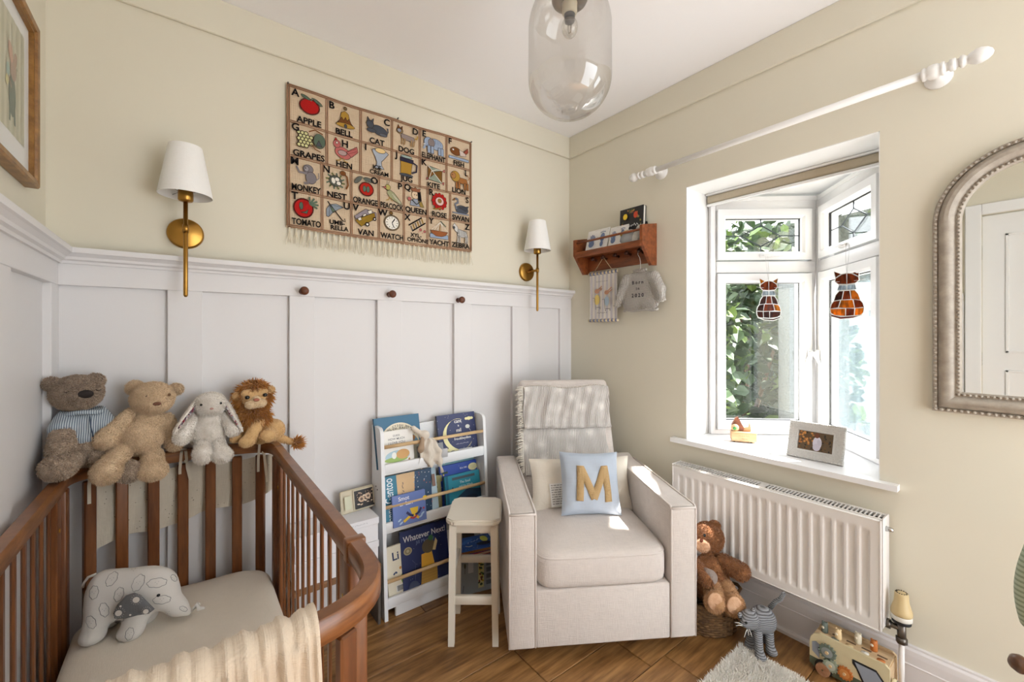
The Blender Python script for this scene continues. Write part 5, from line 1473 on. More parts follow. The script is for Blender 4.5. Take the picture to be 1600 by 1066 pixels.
# framed print on the left wall ---------------------------
fp = thing('framed_print', 'gilt framed nursery print on the left wall', 'picture', (0, 0, 0))
fp.matrix_world = frame_m((RX0 + .001, -.560, 1.572), (0, 1, 0), (0, 0, 1))
FWD, FHT = .345, .425
gilt = wood('gilt_frame', (110, 74, 34), (166, 120, 62), (12, 12, 12), .35)
ringp = [(0, 0), (FWD, 0), (FWD, FHT), (0, FHT)]
def mould(mb, w, h, prof):
    """mitred frame from profile (inset, height)"""
    k = len(prof); o = len(mb.v)
    for i, z in prof: mb.v += [(i, i, z), (w - i, i, z), (w - i, h - i, z), (i, h - i, z)]
    for a in range(k - 1):
        for j in range(4):
            j2 = (j + 1) % 4; mb.f.append((o + a*4 + j, o + a*4 + j2, o + (a+1)*4 + j2, o + (a+1)*4 + j)); mb.m.append(0); mb.s.append(False); mb.c.append(None)
    return mb
obj('frame', mould(MB(), FWD, FHT, [(0, 0), (0, .024), (.004, .028), (.016, .026), (.018, .021), (.024, .021), (.024, .010)]), gilt, fp)
obj('mount', MB().box((.022, .022, .004), (FWD - .022, FHT - .022, .011)), plain('mount_card', (232, 232, 230), .8), fp)
p = Pr(z0=.0112); a0, b0, a1, b1 = .070, .085, FWD - .062, FHT - .065
p.r(a0, b0, a1, b1, (206, 202, 180))
for i in range(6): x = a0 + (a1 - a0) * (i + .25) / 6; p.r(x, b0, x + (a1 - a0)/12, b1, (190, 188, 164))
cx = (a0 + a1)/2; p.e(cx + .010, .175, .026, .050, (88, 106, 96)); p.p([(cx - .012, .16), (cx + .0, .16), (cx - .004, .11), (cx - .014, .11)], (88, 106, 96)); p.p([(cx + .014, .16), (cx + .030, .16), (cx + .034, .11), (cx + .022, .11)], (88, 106, 96))
p.e(cx + .016, .238, .022, .026, (166, 140, 122)); p.e(cx - .004, .272, .016, .024, (196, 158, 136), 25); p.e(cx + .030, .268, .012, .018, (176, 144, 124), -20); p.e(cx - .024, .222, .012, .016, (150, 176, 166)); p.e(cx - .030, .196, .010, .012, (216, 206, 150)); p.l([(cx - .02, .21), (cx + .0, .19)], .006, (166, 140, 122)); p.e(cx + .040, .25, .003, .004, (120, 130, 110))
obj('print', p.mb, MT['ink'], fp)
obj('glazing', MB().box((.024, .024, .0135), (FWD - .024, FHT - .024, .0150)), thin_glass('picture_glass', base=.015, edge=.12), fp)

# wooden rack with dowel rail ------------------------------
rk = thing('wall_rack', 'chestnut wooden wall shelf with a dowel rail and pegs', 'shelf', (0, 0, 0))
RY0, RY1, RXF = -.156, -.622, -.122
for y in (RY0 - .014, RY1):
    pf = [(0, 1.745), (RXF, 1.722), (RXF, 1.632), (-.045, 1.528), (0, 1.532)]
    M_ = Matrix(((1, 0, 0, 0), (0, 0, 1, y), (0, 1, 0, 0), (0, 0, 0, 1)))
    obj('side_panel', MB().prism([(x - .001, z) for x, z in pf], 0, .016, M=M_), MT['rack'], rk)
obj('shelf', MB().rbox((RXF + .006, RY1 + .014, 1.628), (-.001, RY0 - .012, 1.642), .002, 1, smooth=False), MT['rack'], rk)
obj('shelf_edge', MB().rbox((RXF + .002, RY1 + .014, 1.618), (RXF + .014, RY0 - .012, 1.650), .002, 1, smooth=False), MT['rack'], rk)
obj('back_board', MB().rbox((-.014, RY1 + .014, 1.548), (-.001, RY0 - .012, 1.630), .002, 1, smooth=False), MT['rack'], rk)
obj('dowel_rail', MB().tube([(RXF + .014, RY0 - .006, 1.704), (RXF + .014, RY1 + .008, 1.704)], .006, 12), MT['rack'], rk)
pegy = [-.233, -.308, -.393, -.469, -.550]
for y in pegy:
    obj('peg', MB().lathe([(.008, 0), (.006, .008), (.006, .022), (.011, .030), (.012, .036), (.006, .041), (0, .0415)], 14, M=T(-.014, y, 1.606) @ RY(-80)), plain('dark_peg', (62, 24, 12), .4), rk)
# items on the rack
def rack_card(label, y0, y1, h, pr, name='keepsake_card', lean=14, x=-.088, th=.004, col=(236, 234, 230), cat='card'):
    t = thing(name, label, cat, (0, 0, 0)); le = math.radians(lean)
    t.matrix_world = frame_m((x, y0, 1.644), (0, -1, 0), (math.sin(le), 0, math.cos(le)))
    w = y0 - y1
    obj('board', MB().rbox((0, 0, -th), (w, h, 0), .0006, 1, smooth=False), plain('card_stock', col, .6), t)
    p = Pr(); pr(p, w, h); obj('print', p.mb, MT['ink'], t); return t
def prints(hand):
    def f(p, w, h):
        B = (104, 122, 160); random.seed(11 + hand)
        for i in range(22): p.e(w*random.uniform(.05, .95), h*random.uniform(.06, .94), .0011, .0011, (60, 70, 96), n=6)
        p.e(w*.26, h*.34, w*.13, h*.15, B)
        for k, (dx, L_) in enumerate(((-.16, .16), (-.07, .28), (.0, .32), (.07, .29), (.13, .22))): p.l([(w*(.26 + dx*.6), h*.42), (w*(.26 + dx*1.0), h*(.46 + L_))], w*.045, B)
        p.e(w*.74, h*.28, w*.07, h*.13, B); p.e(w*.75, h*.58, w*.10, h*.20, B)
        for k in range(5): p.e(w*(.65 + .05*k), h*(.84 - .012*abs(k-2)), w*.022, h*.026, B)
        p.q(w*.5, h*.93, w*.25, h*.03, (150, 110, 90))
    return f
rack_card('white card with blue baby hand and foot prints, left on the rack', -.216, -.372, .128, prints(0), x=-.092)
rack_card('white card with blue baby prints beside the zigzag pouch', -.380, -.498, .118, prints(1), x=-.092)
rack_card('navy card edge standing between the two print cards', -.264, -.269, .140, lambda p, w, h: None, x=-.086, col=(36, 42, 78)) if False else None
dbk = thing('cook_book', 'black hardback book with painted fruit standing at the back of the rack', 'book', (0, 0, 0))
dbk.matrix_world = frame_m((-.036, -.412, 1.6425), (0, -1, 0), (.05, 0, 1))
wq, hq = .150, .210
obj('front_cover', MB().rbox((0, 0, -.003), (wq, hq, 0), .001, 1, smooth=False), plain('blackcover', (34, 34, 38), .5), dbk)
obj('back_cover', MB().rbox((0, 0, -.022), (wq, hq, -.019), .001, 1, smooth=False), plain('blackcover', (34, 34, 38), .5), dbk)
obj('pages', MB().box((.002, .002, -.019), (wq - .003, hq - .003, -.003)), PAPER, dbk)
p = Pr(); random.seed(17)
for i in range(70):
    a = random.uniform(0, 6.28); p.e(wq*.5 + wq*.40*math.cos(a)*random.uniform(.8, 1.05), hq*.52 + hq*.42*math.sin(a)*random.uniform(.8, 1.05), random.uniform(.002, .006), random.uniform(.002, .005), random.choice(((150, 140, 60), (176, 120, 50), (90, 110, 60), (190, 150, 80), (130, 60, 40), (110, 120, 120))), rot=random.uniform(0, 90), n=10)
p.e(wq*.28, hq*.78, .014, .016, (232, 196, 44)); p.e(wq*.72, hq*.78, .013, .017, (206, 72, 44)); p.q(wq*.5, hq*.52, wq*.55, .020, (226, 226, 228), rot=6); p.q(wq*.5, hq*.38, wq*.36, .022, (226, 226, 228), rot=6, seed=4)
obj('cover_print', p.mb, MT['ink'], dbk)
MT['zig'], nt, b_ = newmat('zigzag_cloth')
v_ = coords(nt); sx_ = nd(nt, 'ShaderNodeSeparateXYZ'); nt.links.new(v_, sx_.inputs[0])
pp_ = nd(nt, 'ShaderNodeMath', operation='PINGPONG'); pp_.inputs[1].default_value = .007; nt.links.new(sx_.outputs['Y'], pp_.inputs[0])
sm_ = nd(nt, 'ShaderNodeMath', operation='ADD'); nt.links.new(sx_.outputs['Z'], sm_.inputs[0]); nt.links.new(pp_.outputs[0], sm_.inputs[1])
mo_ = nd(nt, 'ShaderNodeMath', operation='PINGPONG'); mo_.inputs[1].default_value = .0045; nt.links.new(sm_.outputs[0], mo_.inputs[0])
gt_ = nd(nt, 'ShaderNodeMath', operation='GREATER_THAN'); gt_.inputs[1].default_value = .0024; nt.links.new(mo_.outputs[0], gt_.inputs[0])
nt.links.new(ramp(nt, gt_.outputs[0], [(0, (206, 206, 206)), (1, (96, 104, 112))]), b_.inputs['Base Color']); b_.inputs['Roughness'].default_value = .9
zb = thing('zigzag_pouch', 'grey zigzag cloth pouch at the front of the rack', 'pouch', (-.082, -.510, 1.643))
obj('pouch', solid([('e', (0, 0, .032), (.022, .050, .036)), ('e', (0, -.012, .056), (.016, .034, .022))], .02, .004), MT['zig'], zb)
obj('yellow_trim', MB().tube([(0, .05, .056), (-.004, .03, .070), (-.004, .0, .074), (0, -.03, .070)], .005, 8), plain('mustard', (206, 166, 70), .9), zb)
wt = thing('white_plush', 'small white plush toy at the right end of the rack', 'toy', (-.060, -.572, 1.643))
obj('body', solid([('e', (-.02, .012, .030), (.020, .022, .030)), ('e', (.0, -.004, .072), (.026, .030, .026)), ('c', (-.02, .016, .05), .012, (-.03, .02, .02), .010)], .015, .004, fur=2500, ln=.004), plush('white_plush_fur', (206, 202, 194), (240, 238, 232)), wt)
obj('ear', solid([('c', (.006, -.024, .082), .010, (.006, -.026, .105), .006)], .01, .003), plain('black_ear', (24, 24, 26), .9), wt)

# striped banner ------------------------------------------
bn = thing('nursery_banner', 'small striped fabric banner with two rabbits hanging from a rack peg', 'banner', (-.034, 0, 0))
by0, by1, bz0, bz1 = -.202, -.398, 1.258, 1.526
obj('cloth', MB().grid(lambda u, v: Vector((.004 * math.sin(u * 9) * (1 - v), by0 + (by1 - by0) * u, bz0 + (bz1 - bz0) * v)), 24, 8).grid(lambda u, v: Vector((.004 * math.sin((1-u) * 9) * (1 - v) + .0012, by1 + (by0 - by1) * u, bz0 + (bz1 - bz0) * v)), 24, 8), fabric('banner_cotton', (226, 220, 210), 700, .2, stripes=((196, 192, 196), 'Y', 11, .52)), bn)
for z, nm in ((bz1, 'top_batten'), (bz0, 'bottom_batten')):
    d = obj(nm, MB().tube([(-.001, by0 + .006, z), (-.001, by1 - .006, z)], .0085, 10), plain('batten_cream', (216, 200, 164), .7), bn)
    st_ = MB()
    for i in range(8):
        y = by0 - .004 - i * .0262
        st_.tube([(-.001, y, z), (-.001, y - .012, z)], .0089, 10)
    obj('painted_bands', st_, plain('band_blue', (122, 130, 158), .7), d)
obj('hanging_cord', MB().tube([(-.001, by0 - .030, bz1 + .006), (-.006, -.307, 1.612), (-.012, -.310, 1.614), (-.001, by1 + .030, bz1 + .006)], .0014, 6), plain('twine', (206, 190, 150), .9), bn)
p = Pr(); p.M = frame_m((-.0058, by0, bz0), (0, -1, 0), (0, 0, 1)); w, h = .196, .268
TN = (186, 140, 112)
for (cx, cy, cl_, s) in ((.30, .50, (220, 196, 110), 1.0), (.66, .46, (168, 188, 206), .9)):
    p.e(w*cx, h*(cy - .06), w*.10*s, h*.11*s, cl_); p.e(w*cx, h*(cy + .12), w*.09*s, h*.05*s, TN); p.l([(w*(cx + .03), h*(cy + .14)), (w*(cx + .18), h*(cy + .22))], .007, TN); p.l([(w*(cx + .04), h*(cy + .11)), (w*(cx + .20), h*(cy + .17))], .006, TN); p.e(w*(cx - .02), h*(cy + .13), .0015, .0015, K)
    p.l([(w*(cx - .16), h*(cy - .02)), (w*(cx - .08), h*(cy - .02)), (w*(cx - .06), h*(cy - .22)), (w*(cx + .14), h*(cy - .22))], .0028, (50, 44, 44)); p.e(w*(cx - .04), h*(cy - .25), .003, .003, (50, 44, 44)); p.e(w*(cx + .12), h*(cy - .25), .003, .003, (50, 44, 44))
p.q(w*.46, h*.82, .075, .007, (110, 102, 100)); p.q(w*.5, h*.16, .075, .010, (120, 112, 110))
obj('banner_print', p.mb, MT['ink'], bn)

# knitted jumper on a hanger -------------------------------
MT['knit'], nt, b_ = newmat('grey_knit')
v_ = coords(nt); w1 = nd(nt, 'ShaderNodeTexWave'); w1.bands_direction = 'Y'; w1.inputs['Scale'].default_value = 40; w1.inputs['Distortion'].default_value = .6; nt.links.new(v_, w1.inputs[0])
w2 = nd(nt, 'ShaderNodeTexWave'); w2.bands_direction = 'Z'; w2.inputs['Scale'].default_value = 60; w2.inputs['Distortion'].default_value = .8; nt.links.new(v_, w2.inputs[0])
ml_ = nd(nt, 'ShaderNodeMath', operation='MULTIPLY'); nt.links.new(w1.outputs['Fac'], ml_.inputs[0]); nt.links.new(w2.outputs['Fac'], ml_.inputs[1])
nt.links.new(ramp(nt, ml_.outputs[0], [(0, (184, 178, 170)), (.6, (236, 231, 224))]), b_.inputs['Base Color']); b_.inputs['Roughness'].default_value = .95
bump(nt, b_, ml_.outputs[0], 1.0, .006)
jp = thing('knitted_jumper', 'pale grey knitted baby jumper reading Born in 2020 on a wire hanger', 'jumper', (-.046, 0, 0))
jc, jz = -.556, 1.424
spec = [('e', (0, jc + .0, jz - .03), (.020, .100, .075)), ('e', (0, jc, jz + .035), (.018, .090, .050)), ('e', (0, jc - .055, jz - .075), (.020, .055, .050)), ('e', (0, jc + .055, jz - .075), (.020, .055, .050)),
        ('c', (0, jc + .080, jz + .045), .030, (-.004, jc + .128, jz - .050), .022), ('c', (-.004, jc + .128, jz - .050), .022, (-.006, jc + .142, jz - .085), .017),
        ('c', (0, jc - .080, jz + .045), .030, (-.006, jc - .118, jz - .020), .026), ('c', (-.006, jc - .118, jz - .020), .026, (-.010, jc - .128, jz - .066), .020)]
body = solid(spec, .012, .004)
obj('knit_body', body, MT['knit'], jp)
hem = MB(); hem.tube([(.020*math.sin(a), jc + .100*math.cos(a), jz - .118 + .003*math.sin(a*5)) for a in [i*2*math.pi/30 for i in range(31)]], .006, 8, caps=False)
obj('hem', hem, MT['knit'], jp)
nk = MB(); nk.tube([(-.004 - .014*math.sin(a), jc + .036*math.cos(a), jz + .086 - .006*math.sin(a)) for a in [i*2*math.pi/24 for i in range(25)]], .006, 8, caps=False)
obj('neckband', nk, MT['knit'], jp)
for s, p_ in ((1, (-.006, jc + .143, jz - .090)), (-1, (-.010, jc - .129, jz - .074))):
    obj('cuff', MB().tube([(p_[0] + .016*math.cos(a), p_[1] + .018*math.sin(a), p_[2]) for a in [i*2*math.pi/16 for i in range(17)]], .005, 8, caps=False), MT['knit'], jp)
hg = MB().tube([(.0, jc + .07, jz + .060), (.0, jc, jz + .092), (0, jc, jz + .130), (0, jc + .004, jz + .150), (0, jc + .016, jz + .170), (0, jc + .012, jz + .190), (.002, jc - .002, jz + .198), (.004, jc - .010, jz + .190)], .0018, 8)
hg.tube([(.0, jc, jz + .092), (.0, jc - .07, jz + .060)], .0018, 8)
obj('wire_hanger', hg, plain('white_wire', (226, 222, 214), .4), jp)
p = Pr(step=.0003); p.M = frame_m((-.0225, jc, jz - .02), (0, -1, 0), (0, 0, 1))
p.t("B o r n", 0, .042, .017, (80, 76, 80), .03); p.t("i n", 0, .010, .014, (80, 76, 80), .03); p.t("2 0 2 0", 0, -.024, .018, (80, 76, 80), .03)
obj('stitched_lettering', p.mb, MT['thread'], jp)

# ---------------------------------------------------------------- curtain pole
pw = plain('white_pole_paint', (236, 235, 232), .35)
cp = thing('curtain_pole', 'white wooden curtain pole with egg finials above the window', 'curtain pole', (-.085, -1.12, 1.985))
obj('pole', MB().tube([(0, .535, -.004), (0, -.575, .004)], .0125, 18), pw, cp)
def turned(mb, prof, y, d, z): return mb.lathe(prof, 22, M=T(0, y, z) @ RX(-90 if d > 0 else 90))
for y, d, z in ((.535, 1, -.004), (-.575, -1, .004)):
    f = obj('finial', turned(MB(), [(.0125, 0), (.017, .002), (.018, .008), (.014, .012), (.011, .016), (.016, .022), (.0215, .034), (.0215, .044), (.017, .056), (.009, .065), (0, .068)], y, d, z), pw, cp)
    obj('finial_ring', turned(MB(), [(.0125, -.022), (.017, -.02), (.018, -.014), (.017, -.008), (.0125, -.006)], y, d, z), pw, f)
for y, z in ((.470, -.003), (-.520, .003)):
    b = MB(); b.lathe([(.034, 0), (.034, .006), (.030, .009), (.026, .012), (.018, .016), (.012, .026), (.011, .060), (.013, .072)], 24, M=T(.085, y, z + .012) @ RY(-90) )
    b = obj('bracket', b, pw, cp)
    obj('bracket_cup', turned(MB(), [(.0135, -.026), (.019, -.024), (.020, -.018), (.017, -.014), (.021, -.008), (.022, .0), (.021, .010), (.017, .016), (.020, .020), (.019, .026), (.0135, .028)], y, 1, z), pw, b)

# roller blind --------------------------------------------
rb = thing('roller_blind', 'rolled up beige blind across the top of the window', 'blind', (0, 0, 0))
obj('cassette', MB().rbox((.165, OY1 + .006, 1.874), (.205, OY0 - .006, 1.8825), .002, 1), MT['upvc'], rb)
obj('fabric', MB().rbox((.176, OY1 + .008, 1.834), (.200, OY0 - .008, 1.874), .009, 3), fabric('blind_fabric', (190, 178, 156), 600, .2), rb)
obj('bottom_bar', MB().rbox((.172, OY1 + .008, 1.820), (.190, OY0 - .008, 1.833), .004, 2), MT['upvc'], rb)
obj('pull_tab', MB().rbox((.164, -1.125, 1.815), (.172, -1.095, 1.828), .003, 2), MT['upvc'], rb)

# radiator ------------------------------------------------
rd = thing('radiator', 'white ribbed panel radiator below the window', 'radiator', (0, 0, 0))
QY0, QY1, QZ0, QZ1, QXF = -.775, -1.521, .215, .575, -.100
nr = 20; pit = (QY0 - QY1 - .05) / nr
def radp(u, v):
    y = QY0 + (QY1 - QY0) * u; z = QZ0 + (QZ1 - QZ0) * v
    t = (QY0 - .025 - y) / pit; d = 0
    if 0 < t < nr:
        f = t % 1.0; w = abs(f - .5)
        d = min(1, max(0, (.36 - w) / .10))
        e = min((z - QZ0 - .030) / .018, (QZ1 - .035 - z) / .018); d *= min(1, max(0, e))
    return Vector((QXF - .001 - .0075 * (1 - d), y, z))
obj('ribbed_panel', MB().grid(radp, 360, 60), MT['rad'], rd)
obj('front_shell', MB().rbox((QXF + .0005, QY1, QZ0), (QXF + .012, QY0, QZ1), .003, 2), MT['rad'], rd)
eb = MB(); eb.rbox((QXF - .010, QY1 - .001, QZ0 - .001), (QXF + .002, QY1 + .006, QZ1 + .001), .002, 1); eb.rbox((QXF - .010, QY0 - .006, QZ0 - .001), (QXF + .002, QY0 + .001, QZ1 + .001), .002, 1); eb.rbox((QXF - .010, QY1, QZ1 - .004), (QXF + .002, QY0, QZ1 + .001), .002, 1); eb.rbox((QXF - .010, QY1, QZ0 - .001), (QXF + .002, QY0, QZ0 + .004), .002, 1)
obj('panel_edge', eb, MT['rad'], rd)
obj('rear_panel', MB().rbox((-.042, QY1, QZ0), (-.030, QY0, QZ1), .003, 2), MT['rad'], rd)
for y in (QY0 + .001, QY1 - .005): obj('end_cover', MB().rbox((QXF - .004, y, QZ0 + .01), (-.028, y + .004, QZ1 + .006), .002, 1), MT['rad'], rd)
gr = MB(); gr.box((QXF, QY1, QZ1 - .0), (QXF + .010, QY0, QZ1 + .004)); gr.box((-.044, QY1, QZ1), (-.030, QY0, QZ1 + .004))
n = 62
for i in range(n + 1):
    y = QY0 + (QY1 - QY0) * i / n; w = .0017 if i != n // 2 else .010
    gr.box((QXF + .009, y - w, QZ1), (-.042, y + w, QZ1 + .004))
obj('top_grille', gr, MT['rad'], rd)
obj('slot_shade_core', MB().box((QXF + .014, QY1 + .004, QZ0 + .02), (-.043, QY0 - .004, QZ1 - .008)), plain('painted_gap_shade', (44, 42, 40), .9), rd)  # dark block stands in for the shade below the grille slots
obj('air_vent', MB().tube([(-.075, QY1 - .005, QZ1 - .030), (-.075, QY1 - .024, QZ1 - .030)], [.009, .006], 10), MT['chrome'], rd)
for y in (-.95, -1.35): obj('wall_bracket', MB().rbox((-.031, y - .02, QZ0 + .03), (-.0005, y + .02, QZ1 - .03), .001, 1), MT['rad'], rd)
VY = -1.563
v = MB(); v.tube([(-.065, QY1, .232), (-.065, VY, .232)], .009, 12); v.tube([(-.065, QY1 - .002, .232), (-.065, QY1 - .016, .232)], .015, 6); v.tube([(-.065, VY, .190), (-.065, VY, .256)], .0115, 12); v.tube([(-.065, VY, .186), (-.065, VY, .204)], .015, 6)
vv = obj('valve_body', v, MT['steel'], rd)
hd = MB(); hd.lathe([(.017, .250), (.024, .252), (.025, .262)], 24, M=T(-.065, VY, 0)); 
obj('valve_collar', hd, MT['black'], vv)
obj('valve_ring', MB().lathe([(.0245, .262), (.027, .264), (.027, .276), (.026, .278)], 24, M=T(-.065, VY, 0)), plain('valve_white', (226, 224, 216), .4), vv)
obj('valve_head', MB().lathe([(.026, .278), (.0275, .281), (.027, .292), (.023, .306), (.019, .320), (.0175, .344), (.0165, .349)], 28, M=T(-.065, VY, 0)), plain('aged_cream_plastic', (206, 184, 138), .4), vv)
sl = MB()
for i in range(14):
    a = i * 2 * math.pi / 14; sl.rbox((-.0014, .011, .3485), (.0014, .0155, .3500), .0003, 1, M=T(-.065, VY, 0) @ Matrix.Rotation(a, 4, 'Z'))
obj('head_slots', sl, MT['black'], vv)
obj('head_cap', MB().lathe([(.0165, .347), (.0165, .3488), (0, .3490)], 24, M=T(-.065, VY, 0)), plain('valve_white', (226, 224, 216), .4), vv)
obj('feed_pipe', MB().tube([(-.065, VY, 0), (-.065, VY, .190)], .0075, 12), MT['rad'], rd)

# mirror --------------------------------------------------
mi = thing('wall_mirror', 'greyed wooden overmantel mirror with beaded frame right of the window', 'mirror', (0, 0, 0))
mi.matrix_world = Matrix(((0, 0, -1, -.0005), (-1, 0, 0, 0), (0, 1, 0, 0), (0, 0, 0, 1)))    # local x = -y, y = up, z = into the room
MU0, MU1, MV0, MV1, MR = 1.628, 2.50, .942, 1.746, .215
def mpath(i, n=14):
    r = MR - i; pts = [(MU0 + i, MV0 + i), (MU1 - i, MV0 + i)]
    for k in range(n + 1):
        a = math.pi / 2 * k / n; pts.append((MU1 - MR + r * math.cos(a), MV1 - MR + r * math.sin(a)))
    for k in range(n + 1):
        a = math.pi / 2 * (1 + k / n); pts.append((MU0 + MR + r * math.cos(a), MV1 - MR + r * math.sin(a)))
    return pts
grey = wood('limed_grey_wood', (150, 140, 127), (178, 168, 154), (18, 18, 18), .55, 2.0, .1)
prf = [(0, 0), (0, .018), (.004, .022), (.010, .022), (.012, .017), (.016, .024), (.026, .031), (.036, .031), (.046, .024), (.050, .016), (.054, .016), (.060, .018), (.064, .012), (.064, .004)]
m = MB(); lps = [mpath(i) for i, z in prf]; k = len(lps[0])
for lp, (i, z) in zip(lps, prf): m.v += [(u, v_, z) for u, v_ in lp]
for a in range(len(prf) - 1):
    for j in range(k): m.f.append((a*k+j, a*k+(j+1) % k, (a+1)*k+(j+1) % k, (a+1)*k+j)); m.m.append(0); m.s.append(True); m.c.append(None)
obj('frame', m, grey, mi, flat=35)
gl = mpath(.060); obj('mirror_glass', MB().prism(gl, .004, .0075), plain('silvered_glass', (232, 234, 232), .01, 1.0), mi)
def beads(i, z, r, gap, name):
    pts = [Vector(p) for p in mpath(i, 24)]; pts.append(pts[0]); b = MB(); acc = 0
    for a, c in zip(pts[:-1], pts[1:]):
        L_ = (c - a).length
        while acc < L_:
            q = a + (c - a) * acc / L_; b.ell((q.x, q.y, z), (r, r, r), 8); acc += gap
        acc -= L_
    o = obj(name, b, grey, mi); o['kind'] = 'stuff'
beads(.007, .022, .0052, .0140, 'outer_beading'); beads(.057, .018, .0045, .0120, 'inner_beading')

# pendant -------------------------------------------------
pq = WF(890, 180, 1.785)
pe = thing('pendant_lamp', 'clear smoked glass capsule ceiling lamp with bronze fitting', 'lamp', (pq.x, pq.y, 0))
R_ = .113; zb, zt = 1.780, 2.128; prof = []
for i in range(15): a = math.pi/2 * i/14; prof.append((max(.0004, R_ * math.sin(a)), zb + .105 - .105 * math.cos(a)))
for i in range(1, 13): a = math.pi/2 * i/12; prof.append((.038 + (R_ - .038) * math.cos(a), zt - .115 + .115 * math.sin(a)))
obj('glass_globe', MB().lathe(prof, 56, caps=False), MT['globe'], pe)
obj('rim', MB().tube([(.040*math.cos(a), .040*math.sin(a), zt) for a in [i*2*math.pi/40 for i in range(41)]], .003, 8), MT['brassdark'], pe)
f = MB(); f.lathe([(.030, 2.090), (.046, 2.094), (.049, 2.100), (.049, 2.116), (.042, 2.122), (.042, 2.190), (.036, 2.196), (.010, 2.20), (.010, 2.376), (.055, 2.382), (.058, 2.3995)], 36)
obj('fitting', f, MT['brassdark'], pe)
obj('bulb_holder', MB().lathe([(0, 2.060), (.018, 2.060), (.0205, 2.064), (.0205, 2.086), (.022, 2.092)], 24), plain('holder_cream', (196, 186, 160), .4), pe)
obj('bulb_cap', MB().lathe([(0, 2.038), (.013, 2.040), (.015, 2.060)], 20), MT['black'], pe)
bp_ = [(.012, 2.048)]
for i in range(1, 13): a = math.pi * i/12; bp_.append((max(.0003, .0225 * math.sin(.55 + (math.pi - .55) * i/12)), 2.022 + .026 * math.cos(.3 + (math.pi - .3) * i/12)))
obj('bulb', MB().lathe(bp_, 24, caps=False), MT['bulb'], pe)
obj('filament', MB().tube([(-.006, 0, 2.04), (-.005, 0, 2.015), (.0, .003, 2.010), (.005, 0, 2.015), (.006, 0, 2.04)], .0012, 6), MT['chrome'], pe)

# stained glass cats --------------------------------------
def cat_glass(name, c, mix=.35):
    m = bpy.data.materials.new(name); m.use_nodes = True; nt = m.node_tree; nt.nodes.clear()
    out = nd(nt, 'ShaderNodeOutputMaterial'); tr = nd(nt, 'ShaderNodeBsdfTransparent'); tl = nd(nt, 'ShaderNodeBsdfTranslucent'); gl = nd(nt, 'ShaderNodeBsdfPrincipled')
    v = coords(nt, (40, 40, 12)); n = noise(nt, v, 2.0, 4)
    cl = ramp(nt, n, [(.3, tuple(int(x * .45) for x in c)), (.7, c)])
    for a in (tr, tl): nt.links.new(cl, a.inputs[0])
    nt.links.new(cl, gl.inputs['Base Color']); gl.inputs['Roughness'].default_value = .1
    a = nd(nt, 'ShaderNodeMixShader'); a.inputs[0].default_value = .5; nt.links.new(tr.outputs[0], a.inputs[1]); nt.links.new(tl.outputs[0], a.inputs[2])
    b = nd(nt, 'ShaderNodeMixShader'); b.inputs[0].default_value = .45; nt.links.new(a.outputs[0], b.inputs[1]); nt.links.new(gl.outputs[0], b.inputs[2]); nt.links.new(b.outputs[0], out.inputs[0])
    return m
AMB, CHO, DRK, MLK, RED_ = cat_glass('amber_glass', (226, 140, 30)), cat_glass('tiger_brown_glass', (160, 66, 20)), cat_glass('dark_brown_glass', (86, 34, 20)), cat_glass('milk_glass', (214, 228, 238)), cat_glass('deep_red_glass', (130, 26, 30))
came = plain('solder', (206, 204, 200), .35, .6)
